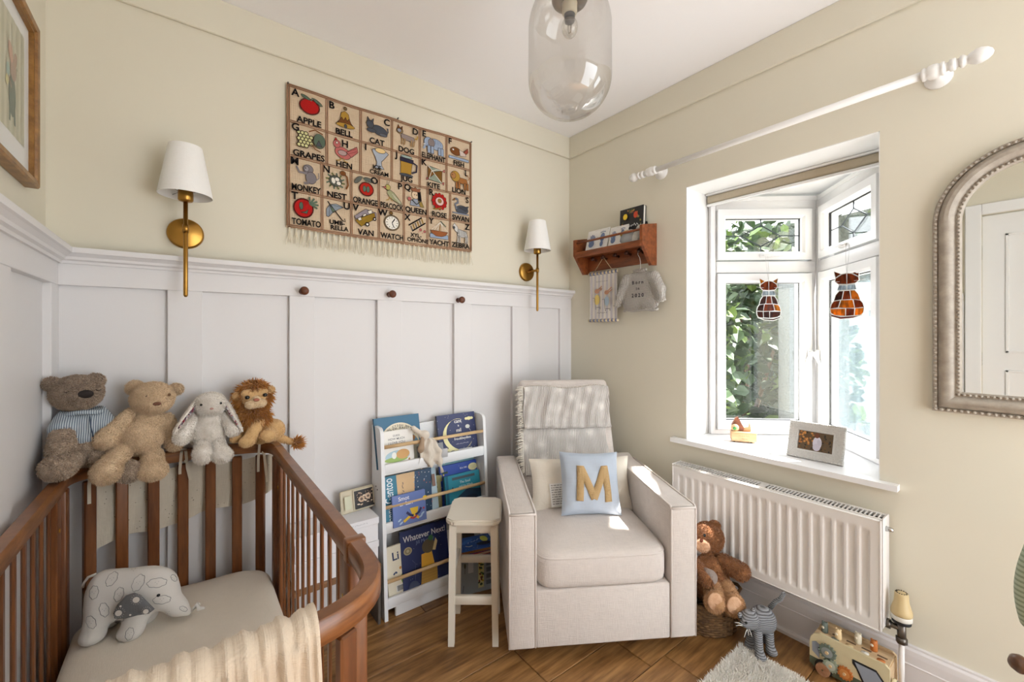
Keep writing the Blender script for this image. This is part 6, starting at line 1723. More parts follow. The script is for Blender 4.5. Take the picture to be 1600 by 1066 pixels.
def glass_cat(label, win, cx, ztop, hgt, pal, turn=0):
    t = thing('suncatcher_cat', label, 'ornament', (0, 0, 0)); t.matrix_world = win.matrix_world.copy() @ T(cx, .078 if not turn else .055, ztop - hgt) @ RZ(turn)
    s = hgt / 1.0
    P = {'earL': [(-.19,.86),(-.21,1.0),(-.08,.93)], 'earR': [(.19,.86),(.21,1.0),(.08,.93)],
         'headL': [(0,.95),(-.10,.93),(-.19,.86),(-.20,.79),(-.14,.73),(0,.72)], 'headR': [(0,.95),(.10,.93),(.19,.86),(.20,.79),(.14,.73),(0,.72)],
         'colL': [(0,.71),(-.13,.71),(-.16,.60),(0,.60)], 'colR': [(0,.71),(.13,.71),(.16,.60),(0,.60)],
         'b1': [(-.13,.59),(-.05,.59),(-.07,.40),(-.22,.38),(-.19,.50)], 'b2': [(-.05,.59),(.05,.59),(.08,.40),(-.07,.40)], 'b3': [(.05,.59),(.13,.59),(.19,.50),(.22,.38),(.08,.40)],
         'b4': [(-.22,.38),(-.10,.40),(-.13,.22),(-.28,.23),(-.26,.32)], 'b5': [(-.10,.40),(.10,.40),(.14,.24),(-.13,.22)], 'b6': [(.10,.40),(.22,.38),(.26,.32),(.28,.22),(.14,.24)],
         'b7': [(-.28,.23),(-.13,.22),(-.12,.07),(-.22,.06),(-.27,.13)], 'b8': [(-.13,.22),(.02,.225),(.02,.06),(-.12,.07)], 'b9': [(.02,.225),(.28,.22),(.27,.13),(.20,.08),(.02,.06)],
         'tail': [(-.26,.08),(-.10,.02),(.10,.0),(.26,.06),(.28,.10),(.10,.05),(-.10,.06)]}
    for (nm, poly), mt in zip(P.items(), pal):
        pts = [(x * s, z * s) for x, z in poly]
        Mx = Matrix(((1, 0, 0, 0), (0, 0, 1, 0), (0, 1, 0, 0), (0, 0, 0, 1)))
        q = obj('glass_piece', MB().prism(pts, -.0012, .0012, M=Mx), mt, t)
        lp = [Vector((x, 0, z)) for x, z in pts]; obj('solder_line', MB().tube(lp + [lp[0]], .0022, 6, caps=False), came, q)
    cd = MB().tube([(0, 0, .95*s), (-.004, -.006, .95*s + .05), (-.006, -.018, zt1h - (ztop - hgt))], .0008, 5); cd.tube([(0, 0, .95*s), (.004, -.006, .95*s + .05), (.006, -.018, zt1h - (ztop - hgt))], .0008, 5)
    obj('hanging_thread', cd, plain('nylon', (200, 200, 200), .4), t)
    for sg in (-1, 1): obj('whisker', MB().tube([(sg*.12*s, .003, .78*s), (sg*.30*s, .004, .80*s)], .0007, 5), came, t)
zt1h = 1.545 + .020
glass_cat('dark brown stained glass cat hanging at the left window leaf', win1, .255, 1.452, .205, [AMB, AMB, CHO, CHO, MLK, MLK, DRK, CHO, DRK, DRK, CHO, AMB, DRK, DRK, DRK, DRK])
glass_cat('amber and brown stained glass cat hanging at the right window leaf', win2, .200, 1.452, .205, [CHO, CHO, CHO, CHO, MLK, MLK, AMB, CHO, DRK, CHO, AMB, CHO, AMB, CHO, AMB, RED_], 56)

# on the sill ---------------------------------------------
wt = thing('wooden_music_box', 'wooden block music box with a little carved house on the sill', 'toy', (.166, -.970, .6805), math.radians(-58))
obj('block', MB().rbox((-.052, -.028, .004), (.052, .028, .048), .003, 2), MT['beech2'], wt)
p = Pr(); p.M = frame_m((-.052, -.028, .004), (1, 0, 0), (0, 0, 1)); p.q(.05, .027, .040, .006, (176, 116, 70)); p.q(.052, .014, .020, .006, (150, 96, 56)); obj('engraving', p.mb, MT['ink'], wt)
for x in (-.04, .03): obj('foot', MB().tube([(x, -.018, 0), (x, -.018, .005)], .005, 8), MT['black'], wt)
br = wood('carved_brown', (104, 56, 36), (160, 96, 66), (20, 20, 20))
obj('carved_peak', MB().prism([(-.050, 0), (-.048, .030), (-.034, .058), (-.022, .066), (-.008, .036), (.004, .014), (-.002, 0)], -.008, .012, M=Matrix(((1, 0, 0, 0), (0, 0, 1, 0), (0, 1, 0, .048), (0, 0, 0, 1)))), br, wt)
obj('wheel', MB().lathe([(0, 0), (.016, 0), (.017, .002), (.016, .008), (0, .008)], 20, M=T(-.036, -.010, .064) @ RX(90)), MT['dowel'], wt)
obj('green_disc', MB().lathe([(0, 0), (.0075, 0), (.0075, .002), (0, .002)], 16, M=T(-.038, -.0185, .062) @ RX(90)), plain('green_paint', (60, 140, 70), .5), wt)
obj('tiny_house', MB().prism([(-.002, 0), (.030, 0), (.030, .020), (.026, .042), (.022, .020), (-.002, .016)], -.006, .008, M=Matrix(((1, 0, 0, 0), (0, 0, 1, 0), (0, 1, 0, .048), (0, 0, 0, 1)))), MT['beech2'], wt)

pf = thing('photo_frame', 'silver lace-textured photo frame leaning on the sill', 'frame', (0, 0, 0))
a_, b_2 = WF(1229, 711, .6805), WF(1317, 729, .6805)
pf.matrix_world = frame_m(a_, b_2 - a_, (.32, .0, 1))
PW, PH = (b_2 - a_).length, .148
silver = plain('silver_lace', (206, 204, 200), .4, .25, nscale=120, nstr=.9, dist=.004, var=.12, vscale=150)
obj('frame', mould(MB(), PW, PH, [(0, -.010), (0, .002), (.003, .006), (.012, .007), (.030, .005), (.033, .007), (.036, .007), (.0365, .001)]), silver, pf)
lace = MB(); random.seed(31)
for i in range(26):
    for (x, y) in ((PW*(i + .5)/26, .004), (PW*(i + .5)/26, PH - .004)): lace.ell((x, y, .006), (.0045, .0045, .003), 8)
for i in range(17):
    for (x, y) in ((.004, PH*(i + .5)/17), (PW - .004, PH*(i + .5)/17)): lace.ell((x, y, .006), (.0045, .0045, .003), 8)
for i in range(240):
    e_ = random.choice('lrtb'); k_ = random.uniform(.009, .029)
    x_, y_ = {'l': (k_, random.uniform(.008, PH - .008)), 'r': (PW - k_, random.uniform(.008, PH - .008)), 't': (random.uniform(.008, PW - .008), PH - k_), 'b': (random.uniform(.008, PW - .008), k_)}[e_]
    lace.ell((x_, y_, .0062), (.0030, .0022, .0016), 6)
lo = obj('lace_edge', lace, silver, pf); lo['kind'] = 'stuff'
obj('backing', MB().rbox((.004, .004, -.014), (PW - .004, PH - .004, -.008), .001, 1), plain('velvet', (70, 66, 64), .9), pf)
p = Pr(z0=.0012); x0, y0, x1, y1 = .0366, .0366, PW - .0366, PH - .0366; ww, hh = x1 - x0, y1 - y0
p.r(x0, y0, x1, y1, (104, 84, 62)); random.seed(9)
for i in range(60): p.e(x0 + ww*random.uniform(.03, .97), y0 + hh*random.uniform(.04, .96), ww*.03, hh*.04, random.choice(((120, 86, 50), (60, 52, 44), (90, 76, 52), (50, 46, 44))), rot=random.uniform(0, 180), n=10)
for i in range(24): p.e(x0 + ww*random.uniform(.05, .45), y0 + hh*random.uniform(.3, .95), ww*.035, hh*.05, random.choice(((196, 136, 72), (170, 112, 60))), rot=random.uniform(0, 180), n=10)
p.e(x0 + ww*.58, y0 + hh*.42, ww*.13, hh*.34, (206, 202, 214)); p.e(x0 + ww*.57, y0 + hh*.20, ww*.11, hh*.19, (196, 190, 204)); p.e(x0 + ww*.56, y0 + hh*.82, ww*.075, hh*.14, (110, 64, 44)); p.e(x0 + ww*.64, y0 + hh*.46, ww*.06, hh*.16, (190, 186, 200), 20)
obj('photograph', p.mb, MT['ink'], pf)
obj('strut', MB().rbox((PW*.4, .0, -.060), (PW*.6, .004, -.012), .001, 1), plain('velvet', (70, 66, 64), .9), pf)

# ================================================================ soft toys
def between(p, q, rw, rt, ext=0.0, roll=0.0):
    """flattened ellipsoid spanning p..q"""
    p, q = Vector(p), Vector(q); d = q - p
    e = (d.to_track_quat('Z', 'Y').to_matrix() @ Matrix.Rotation(roll, 3, 'Z')).to_euler()
    return ('e', tuple((p + q) / 2), (rw, rt, d.length / 2 + ext), tuple(math.degrees(a) for a in e))
def toy_part(t, name, spec, mat, k=.012, h=.0035, fur=0, ln=.005, w=.0006, seed=1, label=None, **kw):
    b = t.location; sp = []
    for q in spec:
        q = list(q)
        q[1] = tuple(Vector(q[1]) - b)
        if q[0] == 'c': q[3] = tuple(Vector(q[3]) - b)
        sp.append(tuple(q))
    return obj(name, solid(sp, k, h, fur, ln, w, seed, **kw), mat, t, label=label)
def C_(p, r, q, s): return ('c', tuple(p), r, tuple(q), s)
def E_(p, r, rot=None): return ('e', tuple(p), r, rot) if rot else ('e', tuple(p), r)
def up(p, dz=0, dx=0, dy=0): return (p[0] + dx, p[1] + dy, p[2] + dz)

# grey-brown bear with shirt
F1 = plush('taupe_boucle', (122, 101, 85), (198, 176, 154), 330)
t1 = thing('teddy_bear', 'taupe boucle bear in a striped shirt at the left end of the cot', 'teddy', (-2.13, -.10, .79))
hd = Vector(W(116, 614, -.105)); hd.x += .006
toy_part(t1, 'head', [E_(hd, (.056, .052, .050)), E_(up(hd, -.012, .012, -.03), (.036, .030, .030))], F1, fur=13000, ln=.006, w=.0011)
for px, py, r, yy in ((81, 600, .019, -.122), (149, 595, .022, -.07)): toy_part(t1, 'ear', [E_(W(px, py, yy), (r, .012, r))], F1, fur=1500, ln=.006, w=.0011)
toy_part(t1, 'nose', [E_(up(hd, .0, .026, -.058), (.017, .009, .012))], plain('dark_nose', (34, 24, 22), .8), h=.002)
for dx in (-.014, .052): obj('eye', MB().tube([Vector(up(hd, .010, dx - .006, -.050)) - t1.location, Vector(up(hd, .007, dx, -.053)) - t1.location, Vector(up(hd, .010, dx + .006, -.050)) - t1.location], .0013, 6), plain('stitch_brown', (48, 34, 28), .8), t1)
toy_part(t1, 'body', [E_((-2.142, -.098, .895), (.050, .046, .060)), E_((-2.132, -.112, .850), (.056, .054, .056))], F1, fur=8000, ln=.006, w=.0011)
toy_part(t1, 'arm', [C_((-2.178, -.130, .925), .020, (-2.172, -.185, .865), .030)], F1, fur=3500, ln=.006, w=.0011)
toy_part(t1, 'arm', [C_((-2.100, -.10, .925), .020, (-2.082, -.13, .87), .025)], F1, fur=2500, ln=.006, w=.0011)
fl_ = Vector(W(63, 734, -.245)); fl_.x = -2.168
toy_part(t1, 'leg', [C_((-2.155, -.15, .830), .026, fl_ + Vector((.004, .03, -.006)), .028), E_(fl_, (.036, .036, .034))], F1, fur=5000, ln=.006, w=.0011)
fr_ = Vector(W(201, 737, -.185))
toy_part(t1, 'leg', [C_((-2.110, -.14, .828), .026, fr_ + Vector((-.01, .02, .004)), .026), E_(fr_, (.032, .034, .030))], F1, fur=4000, ln=.006, w=.0011)
SH = fabric('ticking_stripe', (192, 202, 208), 600, .15, stripes=((104, 116, 132), 'X', 66, .6))
sh = toy_part(t1, 'shirt', [E_((-2.142, -.099, .912), (.058, .054, .046)), E_((-2.136, -.106, .880), (.060, .058, .034)), C_((-2.176, -.115, .937), .025, (-2.178, -.138, .915), .030), C_((-2.108, -.095, .935), .027, (-2.090, -.115, .905), .031)], SH, k=.010, label='blue and white striped shirt')
cl_ = MB().tube([Vector((-2.142 + .045*math.cos(a), -.100 + .042*math.sin(a), .955 + .003*math.sin(3*a))) - t1.location for a in [i*2*math.pi/26 for i in range(27)]], .007, 8)
obj('collar', cl_, SH, sh)
obj('button_placket', MB().tube([Vector((-2.120, -.152, .945)) - t1.location, Vector((-2.116, -.166, .915)) - t1.location, Vector((-2.108, -.168, .872)) - t1.location], .0016, 6), plain('placket', (70, 84, 104), .9), sh)

# honey bear
F2 = plush('honey_plush', (188, 157, 121), (234, 208, 174), 300, .7)
t2 = thing('teddy_bear', 'honey beige bear without clothes sitting on the cot rail', 'teddy', (-2.0, -.09, .79))
hd = Vector(W(238.7, 622, -.105))
toy_part(t2, 'head', [E_(hd, (.054, .050, .050)), E_(up(hd, -.014, .010, -.032), (.036, .030, .028))], F2, fur=9000, ln=.006)
for px, py, r in ((211, 606, .023), (275, 608, .019)): toy_part(t2, 'ear', [E_(W(px, py, -.085), (r, .012, r))], F2, fur=1800, ln=.006)
toy_part(t2, 'nose', [E_(up(hd, -.012, .013, -.062), (.011, .005, .006))], plain('brown_nose', (112, 72, 54), .8), h=.002)
for dx in (-.012, .042): toy_part(t2, 'eye', [E_(up(hd, .012, dx, -.045), (.004, .004, .005))], plain('stitched_eye', (104, 76, 54), .7), h=.0015)
bc_ = Vector(W(221, 683, -.118))
toy_part(t2, 'body', [E_(bc_, (.054, .050, .056)), E_(W(231, 660, -.10), (.044, .038, .040))], F2, fur=9000, ln=.006)
toy_part(t2, 'arm', [C_(W(204, 648, -.10), .020, W(166, 687, -.16), .028)], F2, fur=4500, ln=.006)
toy_part(t2, 'arm', [C_(W(260, 655, -.085), .020, W(273, 692, -.10), .026)], F2, fur=3000, ln=.006)
toy_part(t2, 'leg', [C_(W(190, 705, -.15), .026, W(172, 728, -.20), .028), E_(W(166, 738, -.215), (.034, .034, .034))], F2, fur=5500, ln=.006)
toy_part(t2, 'leg', [C_(W(238, 712, -.14), .026, W(238, 728, -.18), .027), E_(W(239, 736, -.195), (.036, .034, .028))], F2, fur=5000, ln=.006)

# white bunny
F3 = plush('cream_rabbit_fur', (216, 205, 190), (252, 246, 238), 300, .6, 'noise')
t3 = thing('toy_rabbit', 'cream plush rabbit with floral lined drooping ears', 'rabbit', (-1.83, -.09, .79))
hd = Vector(W(328.5, 632, -.105))
toy_part(t3, 'head', [E_(hd, (.045, .042, .040)), E_(up(hd, -.010, 0, -.026), (.028, .022, .020))], F3, fur=7000, ln=.006)
toy_part(t3, 'nose', [E_(up(hd, -.008, .002, -.050), (.006, .004, .004))], plain('pink_nose', (206, 160, 146), .8), h=.002)
for dx in (-.026, .028): toy_part(t3, 'eye', [E_(up(hd, .006, dx, -.038), (.0038, .0038, .0042))], plain('bead_black', (16, 16, 18), .15), h=.0014)
toy_part(t3, 'body', [E_(W(326, 677, -.105), (.052, .046, .048)), E_(W(327, 655, -.10), (.038, .034, .034))], F3, fur=8000, ln=.006)
toy_part(t3, 'arm', [C_(W(305, 652, -.10), .017, W(284, 684, -.14), .023)], F3, fur=3000, ln=.006)
toy_part(t3, 'arm', [C_(W(350, 652, -.10), .017, W(364, 672, -.14), .022)], F3, fur=3000, ln=.006)
toy_part(t3, 'leg', [C_(W(316, 692, -.13), .020, W(316, 704, -.16), .020), E_(W(316.7, 711, -.17), (.026, .026, .030))], F3, fur=3200, ln=.006)
toy_part(t3, 'leg', [C_(W(340, 692, -.13), .020, W(344, 704, -.16), .020), E_(W(347, 711, -.17), (.030, .026, .025))], F3, fur=3200, ln=.006)
FLR, nt, b_ = newmat('floral_lining')
v_ = coords(nt); vo = nd(nt, 'ShaderNodeTexVoronoi'); vo.inputs['Scale'].default_value = 170; nt.links.new(v_, vo.inputs['Vector'])
nt.links.new(vo.outputs['Color'], (hs := nd(nt, 'ShaderNodeSeparateColor')).inputs[0])
nt.links.new(ramp(nt, hs.outputs[0], [(0, (60, 50, 66)), (.3, (150, 36, 50)), (.5, (226, 214, 210)), (.75, (96, 110, 130)), (.9, (226, 220, 214))]), b_.inputs['Base Color']); b_.inputs['Roughness'].default_value = .9
for A_, B_, s in ((W(309, 624, -.095), W(273, 676, -.160), 1), (W(352, 626, -.095), W(377, 672, -.155), -1)):
    ea = toy_part(t3, 'ear', [between(A_, B_, .018, .007, .008, .9 * s)], F3, h=.003, fur=2200, ln=.005)
    A2 = Vector(A_) + Vector((.006 * s, -.006, -.006)); B2 = Vector(B_) + Vector((.007 * s, -.006, .010))
    o = toy_part(t3, 'ear_lining', [between(A2, B2, .012, .004, .0, .9 * s)], FLR, h=.002)
    o.parent = ea

# lion
F4 = plush('lion_tan', (192, 148, 96), (226, 190, 138), 300, .5, 'noise'); F5 = plush('lion_mane', (138, 82, 34), (208, 144, 72), 200, .6, 'noise'); F6 = plush('lion_cream', (200, 168, 126), (228, 204, 168), 300, .5, 'noise')
t4 = thing('toy_lion', 'small tan plush lion with shaggy brown mane on the cot corner', 'lion', (-1.68, -.12, .79))
hd = Vector(W(397, 622, -.115))
toy_part(t4, 'head', [E_(hd, (.040, .036, .038)), E_(up(hd, .020, -.026, -.016), (.016, .014, .014)), E_(up(hd, .022, .026, -.014), (.016, .014, .014))], F4, fur=3000, ln=.003)
toy_part(t4, 'muzzle', [E_(up(hd, -.018, -.012, -.030), (.020, .018, .015)), E_(up(hd, -.016, .016, -.030), (.020, .018, .015)), E_(up(hd, -.004, .002, -.030), (.014, .014, .018))], F6, fur=1500, ln=.003)
toy_part(t4, 'nose', [E_(up(hd, -.001, .002, -.048), (.010, .006, .006))], plain('lion_nose', (170, 104, 82), .7), h=.002)
for dx, dz in ((-.024, .008), (.030, .012)): toy_part(t4, 'eye', [E_(up(hd, dz, dx, -.034), (.008, .006, .007))], plain('eye_dark', (22, 18, 16), .12), h=.002)
for dx, dz in ((-.052, .012), (.052, .026)): toy_part(t4, 'ear', [E_(up(hd, dz, dx, .002), (.014, .008, .014))], F4, fur=600, ln=.004)
toy_part(t4, 'mane', [E_(up(hd, .004, 0, .018), (.052, .026, .050)), E_(W(396, 652, -.112), (.046, .030, .040)), E_(up(hd, .036, 0, .004), (.030, .018, .016))], F5, fur=5200, ln=.024, w=.0013, lean=(0, -.15, -.5), jit=.8)
toy_part(t4, 'body', [E_(W(413, 676, -.095), (.046, .044, .046)), E_(W(428, 672, -.100), (.036, .040, .040)), E_(W(405, 664, -.10), (.036, .034, .036))], F4, fur=6000, ln=.003)
toy_part(t4, 'leg', [C_(W(404, 660, -.13), .022, W(390, 686, -.160), .021), E_(W(385, 691, -.172), (.023, .025, .019))], F4, fur=2500, ln=.003)
toy_part(t4, 'leg', [E_(W(418, 681, -.160), (.027, .024, .021)), C_(W(424, 676, -.13), .024, W(419, 681, -.155), .020)], F4, fur=2500, ln=.003)
toy_part(t4, 'leg', [C_(W(385, 682, -.12), .017, W(366, 686, -.14), .014)], F4, fur=1500, ln=.003)
tl = toy_part(t4, 'tail', [C_(W(434, 684, -.10), .016, W(458, 691, -.12), .010)], F4, fur=1500, ln=.003)
o = toy_part(t4, 'tail_tuft', [E_(W(464, 692, -.125), (.010, .010, .010))], F5, fur=500, ln=.022, w=.0013, lean=(.5, 0, 0)); o.parent = tl

# elephant on the mattress
EL, nt, b_ = newmat('white_cloud_cotton'); b_.inputs['Base Color'].default_value = lin((226, 222, 216)); b_.inputs['Roughness'].default_value = .9
bump(nt, b_, noise(nt, coords(nt), 300), .2, .001)
DGF = fabric('grey_sun_cotton', (118, 118, 120), 600, .3)
ez = .352
te = thing('toy_elephant', 'white cloth elephant with cloud print standing on the mattress', 'elephant', (-2.02, -.30, ez))
SE = .00172
EN = Vector((.391, .920, 0)); EU = Vector((.920, -.391, 0))
def EP(zx, zy, y=0):          # measured on a close crop of the photograph, in the plane the toy stands in
    if y > 0: return EP(zx, zy, -y) + EN * (2 * y)
    d = ray(120 + zx / 6.662, 860 + zy / 6.662); P_ = Vector((-2.050, -.264, 0)) + EN * y
    return CAM + d * ((P_ - CAM).dot(EN) / d.dot(EN))
ys = .034
RE = (0, 0, -23)
body = [E_(EP(390, 465), (.056, .044, .070), RE), E_(EP(580, 440), (.062, .046, .066), RE), E_(EP(270, 470), (.034, .040, .066), RE), E_(EP(850, 390), (.048, .040, .050), RE), E_(EP(740, 350), (.052, .038, .046), RE),
        C_(EP(940, 500), .034, EP(1050, 590), .021), C_(EP(1050, 590), .021, EP(1150, 640), .011)]
for s in (-1, 1):
    for (a, b, c) in (((250, 620), (170, 850), (165, 905)), ((640, 640), (575, 830), (552, 888))):
        q = EP(*c, s*ys); q.z = ez + .015
        body += [C_(EP(*a, s*ys*.7), .032, EP(*b, s*ys), .025), E_(q, (.026, .026, .015), RE)]
toy_part(te, 'body', body, EL, k=.018, h=.004)
for s in (-1, 1):
    pts = [(600, 440), (665, 465), (745, 545), (812, 610), (760, 652), (640, 668), (520, 700), (402, 702), (388, 645), (430, 560), (515, 470)]
    pl_ = [EP(a, b, s * .056) - te.location for a, b in pts]; n_ = len(pl_); cen = sum(pl_, Vector()) / n_
    em = MB(); rings = [[p - EN * 0 for p in pl_], [p + EN * s * .004 for p in pl_], [cen + (p - cen) * .9 + EN * s * .0075 for p in pl_], [cen + (p - cen) * .45 + EN * s * .009 for p in pl_]]
    for r in rings: em.v += [tuple(p) for p in r]
    for a in range(3):
        for k in range(n_): em.f.append((a*n_+k, a*n_+(k+1) % n_, (a+1)*n_+(k+1) % n_, (a+1)*n_+k))
    em.f += [tuple(range(n_)), tuple(3*n_ + k for k in range(n_))]; q_ = len(em.f); em.m = [0]*q_; em.s = [True]*q_; em.c = [None]*q_
    ea = obj('ear', em, DGF, te, label='grey ear printed with white suns')
    if s < 0:
        SUNS = Pr(step=.0002, z0=0); b0 = te.location; p = SUNS
        p.M = frame_m(EP(560, 560, -.0662) - b0, EU, (0, 0, 1))
        for (zx, zy, r) in ((625, 510, .0080), (450, 640, .0078), (740, 615, .0065), (480, 560, .0026), (580, 650, .0026)):
            dq = EP(zx, zy, -.0662) - EP(560, 560, -.0662); x = dq.dot(EU); z = dq.z
            if r > .005:
                for a in range(0, 360, 24): p.l([(x + 1.3*r*math.cos(math.radians(a)), z + 1.3*r*math.sin(math.radians(a))), (x + 1.75*r*math.cos(math.radians(a)), z + 1.75*r*math.sin(math.radians(a)))], .0007, (214, 210, 204))
            p.e(x, z, r, r, (232, 226, 218))
P_, F_ = snet([tuple([q[0], tuple(Vector(q[1]) - te.location)] + ([q[2], tuple(Vector(q[3]) - te.location), q[4]] if q[0] == 'c' else list(q[2:]))) for q in body], .018, .004)
Pn, Fn = P_, F_
from mathutils.bvhtree import BVHTree
bvh = BVHTree.FromPolygons([tuple(v) for v in P_.tolist()], [tuple(f) for f in F_.tolist()])
cm = MB()
def hitp(c): return bvh.ray_cast(CAM - te.location, (c + te.location - CAM).normalized())
def cloud(zx, zy, r, rot):
    c = EP(zx, zy) - te.location; pts = []
    for k in range(49):
        a = 2 * math.pi * k / 48; rr = r * (1 + .14 * abs(math.sin(a * 3.5 + .4)))
        x, z = rr * 1.0 * math.cos(a), rr * .55 * math.sin(a); q = math.radians(rot)
        hit = hitp(c + EU * (x*math.cos(q) - z*math.sin(q)) + Vector((0, 0, x*math.sin(q) + z*math.cos(q))))
        if hit[0] is None: continue
        pts.append(hit[0] + hit[1] * .0005)
    if len(pts) > 40: cm.tube(pts, .0006, 4, caps=False)
    for dx, dz in ((-.004, .002), (.004, .003), (0, -.003)):
        hit = hitp(c + EU * dx + Vector((0, 0, dz)))
        if hit[0]: cm.ell(hit[0] + hit[1] * .0003, (.0007, .0007, .0007), 6)
for a in ((365, 300, .019, 62), (180, 440, .017, 84), (440, 460, .018, 76), (285, 620, .018, 100), (150, 750, .017, 108), (640, 340, .022, 66), (835, 340, .022, 0), (885, 515, .020, -4), (550, 870, .016, 80), (590, 205, .011, 30), (945, 650, .012, -28), (1110, 610, .010, -35), (445, 730, .010, 10), (1010, 290, .010, -60)): cloud(*a)
co = obj('cloud_print', cm, plain('grey_print', (140, 138, 138), .9), te); co['kind'] = 'stuff'
obj('ear_print', SUNS.mb, MT['ink'], te)
h_ = hitp(EP(850, 468) - te.location)
if h_[0]: obj('eye', MB().ell(h_[0] + Vector((0, -.001, 0)), (.0042, .003, .0042), 12), plain('bead_black', (14, 14, 16), .15), te)
obj('tail', MB().tube([EP(200, 250) - te.location, EP(120, 280) - te.location, EP(75, 340) - te.location, EP(60, 390) - te.location], [.004, .0035, .003, .0035], 7), EL, te)
tgm = MB().rbox((0, 0, 0), (.022, .0015, .010), .0006, 1)
obj('care_tag', tgm, EL, te, loc=EP(1190, 640) - te.location + Vector((.004, 0, 0)), rot=(0, -.4, .3))
obj('loose_end', MB().tube([EP(1190, 640) - te.location, EP(1250, 560) - te.location, EP(1270, 610) - te.location, EP(1330, 600) - te.location], [.004, .006, .007, .003], 7), EL, te)

# ================================================================ by the radiator
def LC(px, py, d): return CAM + ray(px, py) * d
# wicker basket
bk = thing('wicker_basket', 'dark seagrass basket on the floor under the radiator', 'basket', (-.200, -1.00, 0), math.radians(-20))
WK = wood('seagrass', (70, 48, 28), (128, 94, 56), (20, 20, 20), .8, 3.0, .3)
m = MB(); rx_, ry_ = .105, .082; nrow = 11
for r in range(nrow):
    z = .006 + r * .0095; k = 1 + .05 * r / nrow; pts = []
    for i in range(73):
        a = 2 * math.pi * i / 72; wv = .0035 * math.sin(a * 18 + (math.pi if r % 2 else 0))
        pts.append(((rx_*k + wv) * math.cos(a), (ry_*k + wv) * math.sin(a), z))
    m.tube(pts, .0058, 6, caps=False)
obj('woven_wall', m, WK, bk)
obj('base', MB().lathe([(0, 0), (.92, 0), (.92, .006), (0, .006)], 36, M=Matrix.Diagonal((rx_, ry_, 1, 1))), WK, bk)
ri = MB()
for q in range(2): ri.tube([((rx_*1.06 + .003*math.sin(a*20 + q*3.1)) * math.cos(a), (ry_*1.06 + .003*math.sin(a*20 + q*3.1)) * math.sin(a), .113 + .004*math.cos(a*20 + q*3.1)) for a in [i*2*math.pi/120 for i in range(121)]], .006, 6, caps=False)
obj('braided_rim', ri, WK, bk)
obj('handle', MB().tube([(rx_*1.02, -.03, .112), (rx_*1.32, -.02, .128), (rx_*1.36, .0, .132), (rx_*1.32, .02, .128), (rx_*1.02, .03, .112)], .007, 8), WK, bk)

# brown bear sitting in the basket, facing the room
F7 = plush('chestnut_fur', (98, 62, 38), (166, 114, 74), 240, .6, 'noise'); F8 = plush('bear_tan', (186, 136, 100), (222, 182, 148), 300, .4, 'noise')
t7 = thing('teddy_bear', 'chestnut brown bear with tan soles sitting in the basket', 'teddy', (-.20, -1.0, .10))
d7 = 1.74
def b7(px, py, dd=0): return LC(px, py, d7 + dd)
yd = -math.degrees(YAW)
toy_part(t7, 'head', [E_(b7(1106, 840), (.062, .056, .058))], F7, fur=7000, ln=.008, w=.0008)
toy_part(t7, 'muzzle', [E_(b7(1098, 852, -.045), (.030, .028, .024))], F8, fur=1200, ln=.004)
toy_part(t7, 'nose', [E_(b7(1096, 845, -.075), (.010, .006, .007))], plain('bear_nose', (128, 66, 42), .7), h=.002)
toy_part(t7, 'eye', [E_(b7(1101, 837, -.056), (.006, .005, .007))], plain('bead_black', (14, 14, 16), .12), h=.0016)
toy_part(t7, 'eye', [E_(b7(1084, 837, -.056), (.006, .005, .007))], plain('bead_black', (14, 14, 16), .12), h=.0016)
for px, py in ((1116, 822), (1080, 824)): toy_part(t7, 'ear', [E_(b7(px, py, .01), (.024, .014, .022), (0, 0, yd))], F7, fur=1500, ln=.006, w=.0008)
toy_part(t7, 'body', [E_(b7(1112, 893), (.066, .060, .072)), E_(b7(1110, 915), (.068, .062, .055))], F7, fur=7000, ln=.008, w=.0008)
toy_part(t7, 'arm', [C_(b7(1130, 878, -.02), .030, b7(1157, 893, -.07), .033)], F7, fur=3500, ln=.008, w=.0008)
toy_part(t7, 'arm', [C_(b7(1090, 885, -.03), .026, b7(1104, 905, -.10), .026)], F7, fur=2500, ln=.008, w=.0008)
obj('grey_sleeve', solid([tuple(['c', tuple(b7(1084, 893, -.035) - t7.location), .031, tuple(b7(1109, 902, -.095) - t7.location), .028])], .01, .004), fabric('grey_jersey', (150, 136, 128), 500, .3), t7)
for px, py in ((1117, 940), (1147, 946)):
    lg = toy_part(t7, 'leg', [C_(b7(1115 + (px - 1117) * .6, 918, -.05), .034, b7(px, py, -.12), .034), E_(b7(px, py, -.125), (.037, .024, .043), (0, 0, yd))], F7 if False else plush('paw_fur', (150, 104, 66), (204, 160, 116), 240, .5, 'noise'), fur=3500, ln=.006, w=.0008)
    o = toy_part(t7, 'sole', [E_(b7(px, py, -.146), (.028, .008, .034), (0, 0, yd))], F8, h=.003); o.parent = lg

